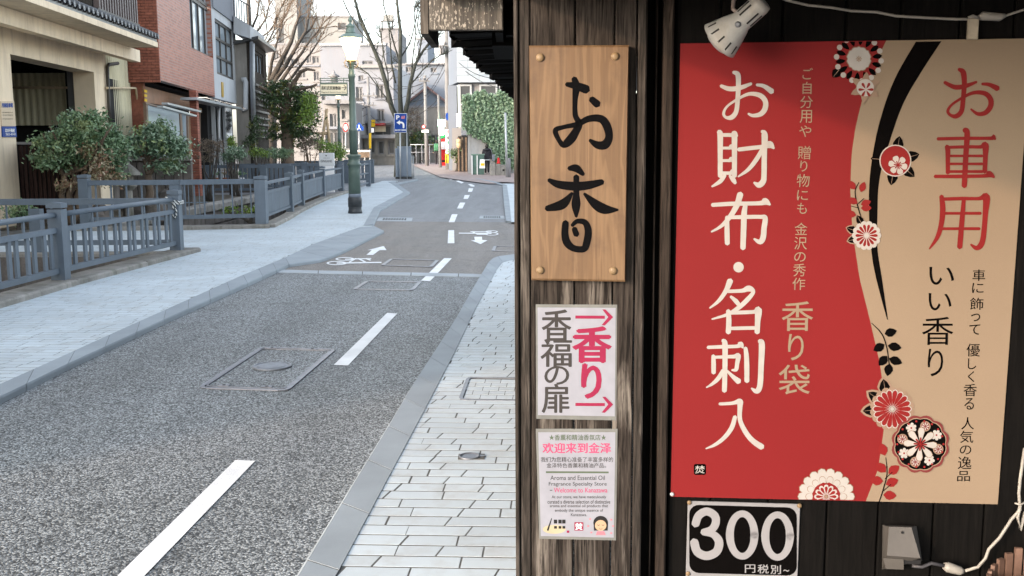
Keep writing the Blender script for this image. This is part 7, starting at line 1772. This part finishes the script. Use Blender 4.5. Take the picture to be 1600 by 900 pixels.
MB().prism([P(662 + 2 * math.cos(k * math.pi / 6), 198 + 2 * math.sin(k * math.pi / 6), 69.56) for k in range(12)], (0, .02, 0)).obj('inner_disc', M['white'], t)
fsign('lower_road_sign', 'small white road plate under the round sign on the slender pole', [(659, 203), (670, 203), (670, 207), (659, 207)], 69.6, 'white', cat='road sign')
fsign('blue_round_sign', 'blue oval sign on the thick utility pole', [(699 + 3 * math.cos(k * math.pi / 6), 182 + 6 * math.sin(k * math.pi / 6)) for k in range(12)], 61.5, 'signblue')
fsign('blue_white_sign', 'blue square sign right of the thick utility pole', [(704, 178), (711, 178), (711, 186), (704, 188)], 60, 'signblue')
fsign('green_sign', 'small green sign above the blue square one', [(704, 169), (710, 169), (710, 177), (704, 177)], 60, 'greenp')
fsign('white_box_sign', 'white box sign under the grey pier of the tiled building', [(713, 177), (720, 176), (720, 198), (713, 198)], 57, 'white')
fsign('grey_meter_box', 'grey box sign below the blue square sign', [(703, 189), (711, 189), (711, 196), (703, 196)], 60, 'lav', cat='box')
# lit green shop sign
t = thing('lit_green_sign', 'glowing green and white shop light beside the thick pole', 'lit sign', P(691, 200, 68))
MB().box(P(690, 192, 65), (.42, .2, .40)).obj('green_light', M['greenlit'], t)
MB().box(P(690, 204, 65), (.26, .2, .55)).obj('white_light', emit('lit_white_sign', (.9, 1, .95), 3), t)
MB().prism([P(684, 214, 67), P(699, 209, 67), P(699, 213, 67), P(684, 218, 67)], (0, 1, 0)).obj('awning', M['greenp'], t)
# small building with posts between the green sign and ivy
t = thing('corner_shed', 'narrow pale shop corner with brown timber and blue shutter beside the ivy wall', 'building', (P(720, 260, 58).x, 58, .15))
q0, q1 = P(706, 200, 58), P(721, 200, 58); MB().box(((q0.x + q1.x) / 2, 58.5, (q0.z + .15) / 2), (q1.x - q0.x, .8, q0.z - .15)).obj('wall', M['pinkb'], t)
q0, q1 = P(720, 173, 57.5), P(730, 173, 57.5); z0 = P(720, 211, 57.5).z
for k in range(12): z = z0 + (q0.z - z0) * (k + .5) / 12; MB().box(((q0.x + q1.x) / 2, 57.5, z), (q1.x - q0.x, .08, (q0.z - z0) / 12 * .8)).obj('louvre', M['blueb'], t)
q0, q1 = P(715, 214, 57.2), P(730, 214, 57.2); MB().box(((q0.x + q1.x) / 2, 57.9, q0.z / 2 + .1), (q1.x - q0.x, .4, q0.z - .1)).obj('dark_doorway', M['dark'], t)
for x_ in (716, 722, 728): q = P(x_, 216, 57.1); MB().box((q.x, 57.2, q.z / 2 + .1), (.09, .09, q.z - .1)).obj('post', M['barkb'], t)
for x_, y_, r_ in ((717, 221, .13), (717, 227, .12)): q = P(x_, y_, 57); MB().lathe(q, [(.02, -.16), (r_, -.1), (r_ * 1.1, 0), (r_, .1), (.02, .16)], 10).obj('lantern', M['bamboo'], t)
shrub('potted_shrub', 'dark potted shrub at the foot of the pole with the yellow band', 'leafev', 58, [B(713, 238, 58, 8, 8), B(719, 244, 58, 6, 8)], 500, .07, 81)
# vending machine
t = thing('vending_machine', 'red vending machine beside the person with the green backpack', 'vending machine', (P(692, 250, 70).x, 70, .2))
q0, q1 = P(688.5, 217, 70), P(696, 217, 70); xm = (q0.x + q1.x) / 2
MB().bbox((xm, 70.3, (q0.z + .2) / 2), (q1.x - q0.x, .6, q0.z - .2), b=.02).obj('cabinet', M['red'], t)
MB().box((xm, 69.99, q0.z - .45), ((q1.x - q0.x) * .75, .02, .5)).obj('display_window', M['white'], t); MB().box((xm, 69.99, .55), ((q1.x - q0.x) * .6, .02, .14)).obj('pickup_flap', M['black'], t)
# barriers, bins, bollards
t = thing('street_barrier', 'white pipe barrier across the far end of the street', 'barrier', (P(660, 245, 74).x, 74, .2))
a, b = P(641, 226, 74), P(681, 226, 74); MB().cyl(a, b, .03, 8).obj('rail', M['alu'], t)
for x_ in (641, 650, 659, 671, 681): q = P(x_, 226, 74); MB().cyl(q, (q.x, 74, .2), .025, 8).obj('post', M['lav'], t)
a, b = P(641, 238, 74), P(681, 238, 74); MB().cyl(a, b, .02, 8).obj('lower_rail', M['lav'], t)
t = thing('planter_bench', 'brown slatted planter under a white rail right of the main lamp post', 'planter', (P(569, 250, 56).x, 56, .06))
a, b = P(560, 242, 56), P(578, 242, 56); MB().box(((a.x + b.x) / 2, 56, a.z - .0), (b.x - a.x, .3, .28)).obj('box', M['barkb'], t)
for x_ in (561, 570, 578): q = P(x_, 238, 56); MB().box((q.x, 55.9, q.z / 2 + .03), (.06, .06, q.z)).obj('leg', M['alu'], t)
a, b = P(541, 236, 56), P(579, 236, 56); MB().box(((a.x + b.x) / 2, 55.9, a.z), (b.x - a.x, .1, .09)).obj('white_rail', M['white'], t)
Yb = 53.2
t = thing('rubbish_container', 'green mesh container beside the grey wall in front of the ivy', 'container', (P(745, 262, Yb).x, Yb, .05))
q0, q1 = P(737, 242, Yb), P(756, 242, Yb); z0 = .07; MB().bbox(((q0.x + q1.x) / 2, Yb + .3, (q0.z + z0) / 2), (q1.x - q0.x, .6, q0.z - z0), b=.02).obj('body', pm('green_container', (.10, .18, .15), .6, .2, 3, 30), t)
MB().box(((q0.x + q1.x) / 2, Yb + .3, q0.z + .02), (q1.x - q0.x + .06, .66, .05)).obj('lid', pm('green_lid', (.13, .22, .18), .5, .1, 3, 30), t)
for x_ in (737.5, 745.5): q = P(x_, 243, Yb); MB().box((q.x, Yb - .03, (q.z + z0) / 2), (.05, .05, q.z - z0)).obj('post', M['white'], t)
t = thing('sandwich_board', 'small white and yellow poster board leaning by the green container', 'poster board', (P(753, 262, 52.6).x, 52.6, .05))
MB().prism([P(750, 249, 52.7), P(757, 249, 52.7), P(758, 263, 52.5), P(749, 263, 52.5)], (0, .04, 0)).obj('board', M['white'], t); MB().prism([P(751, 255, 52.6), P(757, 255, 52.6), P(757, 259, 52.55), P(751, 259, 52.55)], (0, .01, 0)).obj('yellow_print', M['yellow'], t)
for i, (x_, lab) in enumerate(((770, 'leftmost of the three concrete blocks by the ivy wall'), (779, 'middle concrete block by the ivy wall, under the red cone'), (787, 'rightmost concrete block by the ivy wall, with a dark mark'))):
    q0 = P(x_ - 4.5, 256 + i * .8, 52); q1 = P(x_ + 4, 256, 52); t = thing('concrete_block', lab, 'block', ((q0.x + q1.x) / 2, 52, .05)); MB().bbox(((q0.x + q1.x) / 2, 52.2, (q0.z + .05) / 2), (q1.x - q0.x, .35, q0.z - .04), b=.03).obj('block', M['plinth'], t)
    if i == 2: MB().box(((q0.x + q1.x) / 2, 52.02, q0.z * .55), (.1, .02, .1)).obj('mark', M['black'], t)
t = thing('red_cone', 'small red cone standing on the middle concrete block', 'cone', P(779, 255, 52.2)); q = P(779, 255.6, 52.2)
MB().lathe(q, [(.1, 0), (.1, .03), (.075, .04), (.06, .26), (.02, .3)], 10).obj('cone', M['red'], t)
t = thing('grey_post', 'slim grey post in front of the ivy at the right edge of the street', 'post', (P(791, 268, 50).x, 50, .04)); q = P(789.5, 176, 50); q2 = P(792, 268, 50)
MB().cyl((q2.x, 50, .0), q, .055, 10).obj('tube', M['alu'], t)
t = thing('bollard', 'short grey bollard beside the slim post', 'bollard', (P(796, 269, 49.5).x, 49.5, .04)); q = P(795.5, 247, 49.5)
MB().lathe((q.x, 49.5, .03), [(.075, 0), (.075, q.z - .1), (.05, q.z - .03)], 10).obj('bollard_tube', M['greyb'], t)
# chalk board sign over the railing
Yq = 33.8
t = thing('cafe_sign', 'white boxed cafe sign board standing behind the slatted railing', 'sign', (P(509, 262, Yq).x, Yq, KZ))
q0, q1 = P(498, 239, Yq), P(521.5, 239, Yq); z0, z1 = P(498, 259, Yq).z, q0.z
MB().bbox(((q0.x + q1.x) / 2, Yq + .06, (z0 + z1) / 2), (q1.x - q0.x, .12, z1 - z0), b=.01).obj('board', pm('sign_pale_grey', (.62, .64, .65), .5, .05, 2, 20, bmp=0), t)
MB().box(((q0.x + q1.x) / 2, Yq + .06, (z0 + KZ) / 2), (q1.x - q0.x - .03, .1, z0 - KZ)).obj('stand', M['white'], t)
sp_ = plane((0, Yq - .01), (1, 0))
txt(t, 'lettering', 'GINGANE', M['greyb'] if False else M['black'], sp_, 501, 250, 518.5, 253.5, 0.0, 0.0); txt(t, 'small_lettering', 'Coffee Stand', 'black', sp_, 505, 246.3, 515, 247.5, 0.0); txt(t, 'mark', '▼', 'black', sp_, 508, 242.5, 511, 244.5, 0.0)
# pots, stone lantern, rocks in the garden
for i, (x_, lab) in enumerate(((329, 'terracotta pot at the left end of the pot row behind the railing'), (337, 'second terracotta pot from the left behind the railing'), (353, 'terracotta pot with trailing plant in the middle of the row'), (361, 'brownish pot left of the white pots behind the railing'), (369, 'small white pot behind the railing, left of its twin'), (377, 'small white pot behind the railing, right of its twin'))):
    q = P(x_, 286, 35); t = thing('flower_pot', lab, 'flower pot', (q.x, 35, q.z), 'flower pots behind the second bridge railing')
    MB().lathe(q, [(.07, 0), (.10, .14), (.11, .15), (.11, .18), (.085, .18), (.08, .15)], 12).obj('pot', M['white'] if i > 3 else pm('terracotta%d' % i, (.32, .12, .06), .8, .15, 5, 40), t)
    rnd = random.Random(90 + i); mb = MB()
    for k in range(120): leafq(mb, q + Vector((rnd.gauss(0, .08), rnd.gauss(0, .08), .28 + abs(rnd.gauss(0, .12 if i in (2, 3) else .05)))), .035, rnd)
    mb.obj('plant', M['leafred'] if i in (2, 3) else M['leaf1'], t)
shelf = MB(); q0, q1 = P(322, 287, 35), P(405, 287, 35); shelf.box(((q0.x + q1.x) / 2, 35.1, q0.z / 2), (q1.x - q0.x, .4, q0.z)); tag(shelf.obj('pot_ledge', M['stonewall']), 'low stone ledge carrying the row of flower pots', 'ledge')
q = P(200, 290, 20.8); t = thing('stone_lantern', 'grey stone garden lantern between the two camellias', 'stone lantern', (q.x, 20.8, 0))
for nm, pr, n in (('base', [(.16, 0), (.15, .12), (.09, .15)], 8), ('shaft', [(.08, .15), (.075, .72)], 10), ('platform', [(.10, .72), (.17, .80), (.17, .86)], 6), ('fire_box', [(.11, .86), (.11, 1.04)], 6), ('cap', [(.26, 1.04), (.25, 1.08), (.15, 1.2), (.06, 1.28), (.05, 1.33)], 6)): MB().lathe((q.x, 20.8, 0), [(r_ * 1.1, h_ * .93) for r_, h_ in pr], n, smooth=False).obj(nm, M['plinth'], t)
for i, (x_, y_, Y, s) in enumerate(((262, 285, 22.5, .38), (215, 300, 21.6, .3), (155, 300, 20.2, .25), (245, 296, 21.0, .25))):
    rnd = random.Random(i); q = P(x_, y_, Y); mb = MB(); vs = []
    pr = [(.6, -.2), (1, .1), (.95, .5), (.6, .9), (.1, 1.0)]; mb.lathe((q.x, Y, 0), [(r_ * s, h_ * s * 1.6) for r_, h_ in pr], 9, smooth=False); mb.v = [v + Vector((rnd.uniform(-.05, .05), rnd.uniform(-.05, .05), rnd.uniform(-.04, .04))) for v in mb.v]
    tag(mb.obj('garden_rock', M['stonewall']), ['mossy garden rock standing behind the small camellia tree', 'dark rock at the foot of the stone lantern', 'dark rock under the large camellia', 'low rock at the foot of the small camellia tree'][i], 'rock')
# sticks and planks behind the second camellia
q0, q1 = P(196, 245, 24), P(222, 280, 24); t = thing('garden_wall', 'dark low garden wall behind the small camellia tree', 'wall', ((q0.x + q1.x) / 2, 24, 0))
q0, q1 = P(185, 250, 24.6), P(300, 250, 24.6)
for k in range(8): x = q0.x + (q1.x - q0.x) * (k + .5) / 8; MB().bbox((x, 24.6, .62), ((q1.x - q0.x) / 8 - .02, .12, 1.2), b=.01).obj('panel', M['stonewall'], t)
MB().box(((q0.x + q1.x) / 2, 24.55, 1.25), (q1.x - q0.x, .2, .08)).obj('coping', M['plinth'], t)

# ------------------------------------------------------------------ people
def person(label, px, ybase, Y, h, jacket, trousers, shoe, hood=False, stride=.12):
    b = P(px, ybase, Y); z0 = b.z; t = thing('person', label, 'person', (b.x, Y, z0)); s = h / 1.7
    def body(name, nodes, edges, m, root):
        me = bpy.data.meshes.new(name); me.from_pydata([Vector((x * s, y * s, z * s)) for x, y, z, r1, r2 in nodes], edges, [])
        o = bpy.data.objects.new(name, me); COL.objects.link(o); o.parent = root
        md = o.modifiers.new('s', 'SKIN'); sv = me.skin_vertices[0].data
        for i, n in enumerate(nodes): sv[i].radius = (n[3] * s, n[4] * s); sv[i].use_root = (i == 0)
        o.modifiers.new('u', 'SUBSURF').levels = 1; o.modifiers['u'].render_levels = 1
        bpy.context.view_layer.update(); dg = bpy.context.evaluated_depsgraph_get(); m2 = bpy.data.meshes.new_from_object(o.evaluated_get(dg)); o.modifiers.clear(); o.data = m2; m2.materials.clear(); m2.materials.append(m)
        m2.polygons.foreach_set('use_smooth', [True] * len(m2.polygons)); return o
    sk = flat('skin_tone', (.42, .27, .20), .6)
    N = [(0, 0, .95, .17, .12), (0, 0, 1.15, .17, .12), (0, 0, 1.36, .19, .12), (0, 0, 1.48, .07, .07), (0, .0, 1.57, .075, .085), (0, 0, 1.66, .05, .06),
         (-.19, 0, 1.38, .075, .075), (-.235, .02, 1.12, .062, .062), (-.24, -.04, .90, .05, .05), (-.24, -.06, .80, .028, .036), (.19, 0, 1.38, .075, .075), (.235, .02, 1.12, .062, .062), (.24, -.04, .90, .05, .05), (.24, -.06, .80, .028, .036),
         (-.09, 0, .84, .105, .11), (-.08, stride * .3, .48, .075, .075), (-.08, stride, .09, .055, .06), (-.08, stride + .14, .045, .04, .035), (.09, 0, .84, .105, .11), (.08, -stride * .1, .48, .075, .075), (.08, -stride, .11, .055, .06), (.08, -stride + .14, .055, .04, .035)]
    E = [(0, 1), (1, 2), (2, 3), (3, 4), (4, 5), (2, 6), (6, 7), (7, 8), (8, 9), (2, 10), (10, 11), (11, 12), (12, 13), (0, 14), (14, 15), (15, 16), (16, 17), (0, 18), (18, 19), (19, 20), (20, 21)]
    o = body('body', N, E, sk, t)
    for m_ in (jacket, trousers, shoe): o.data.materials.append(m_)
    for p_ in o.data.polygons:
        z = p_.center.z / s; ax_ = abs(p_.center.x / s)
        p_.material_index = 0 if z > 1.50 or (z < .86 and z > .6 and ax_ > .2) else (1 if z > .84 else (2 if z > .10 else 3))
    hm = MB(); hm.lathe((b.x, Y - .012, z0 + 1.50 * s), [(.06 * s, 0), (.095 * s, .05 * s), (.105 * s, .12 * s), (.085 * s, .18 * s), (.03 * s, .215 * s)], 12); hm.obj('hair', pm('dark_hair', (.02, .017, .015), .6, .2, 30, 90), t)
    if hood: MB().lathe((b.x, Y - .04, z0 + 1.36 * s), [(.15 * s, 0), (.17 * s, .04 * s), (.13 * s, .12 * s)], 12).obj('hood', jacket, t)
    return t, b, s
jk = pm('navy_black_jacket', (.022, .022, .030), .8, .3, 9, 60); tr = pm('black_trousers', (.02, .02, .026), .8, .3, 9, 60)
t, b, s = person('person in a black hooded jacket and black trousers walking away by the ivy wall', 761, 272.5, 54.2, 1.56, jk, tr, M['white'], True, .08)
MB().lathe((b.x, 54.2, b.z + .80 * s), [(.17 * s, 0), (.185 * s, .05 * s)], 16).obj('shirt_hem', M['white'], t)
tb_ = thing('shoulder_bag', 'pale shoulder bag hanging at the right side of the black clothed person', 'bag', (b.x + .30, 54.2, b.z + .85)); MB().bbox((b.x + .34, 54.25, b.z + .87), (.16, .22, .34), b=.03).obj('pouch', M['lav'], tb_); MB().tube([(b.x + .30, 54.22, b.z + 1.03), (b.x + .22, 54.1, b.z + 1.3), (b.x + .14, 54.2, b.z + 1.38)], .015, 6).obj('strap', M['lav'], tb_)
jk2 = pm('dark_green_jacket', (.025, .035, .033), .8, .3, 9, 60)
t, b, s = person('person in a dark jacket with a green backpack walking away past the vending machine', 683, 257.5, 69.5, 1.66, jk2, tr, M['black'], False, .1)
tb_ = thing('backpack', 'green backpack worn by the distant person in dark clothes', 'backpack', (b.x, 69.3, b.z + 1.0)); MB().bbox((b.x, 69.28, b.z + 1.17), (.33, .17, .48), b=.05).obj('pack', pm('green_fabric', (.05, .20, .10), .7, .15, 9, 60), tb_); MB().bbox((b.x, 69.17, b.z + 1.08), (.24, .06, .22), b=.02).obj('pocket', pm('green_fabric_dark', (.04, .16, .08), .7, .15, 9, 60), tb_)
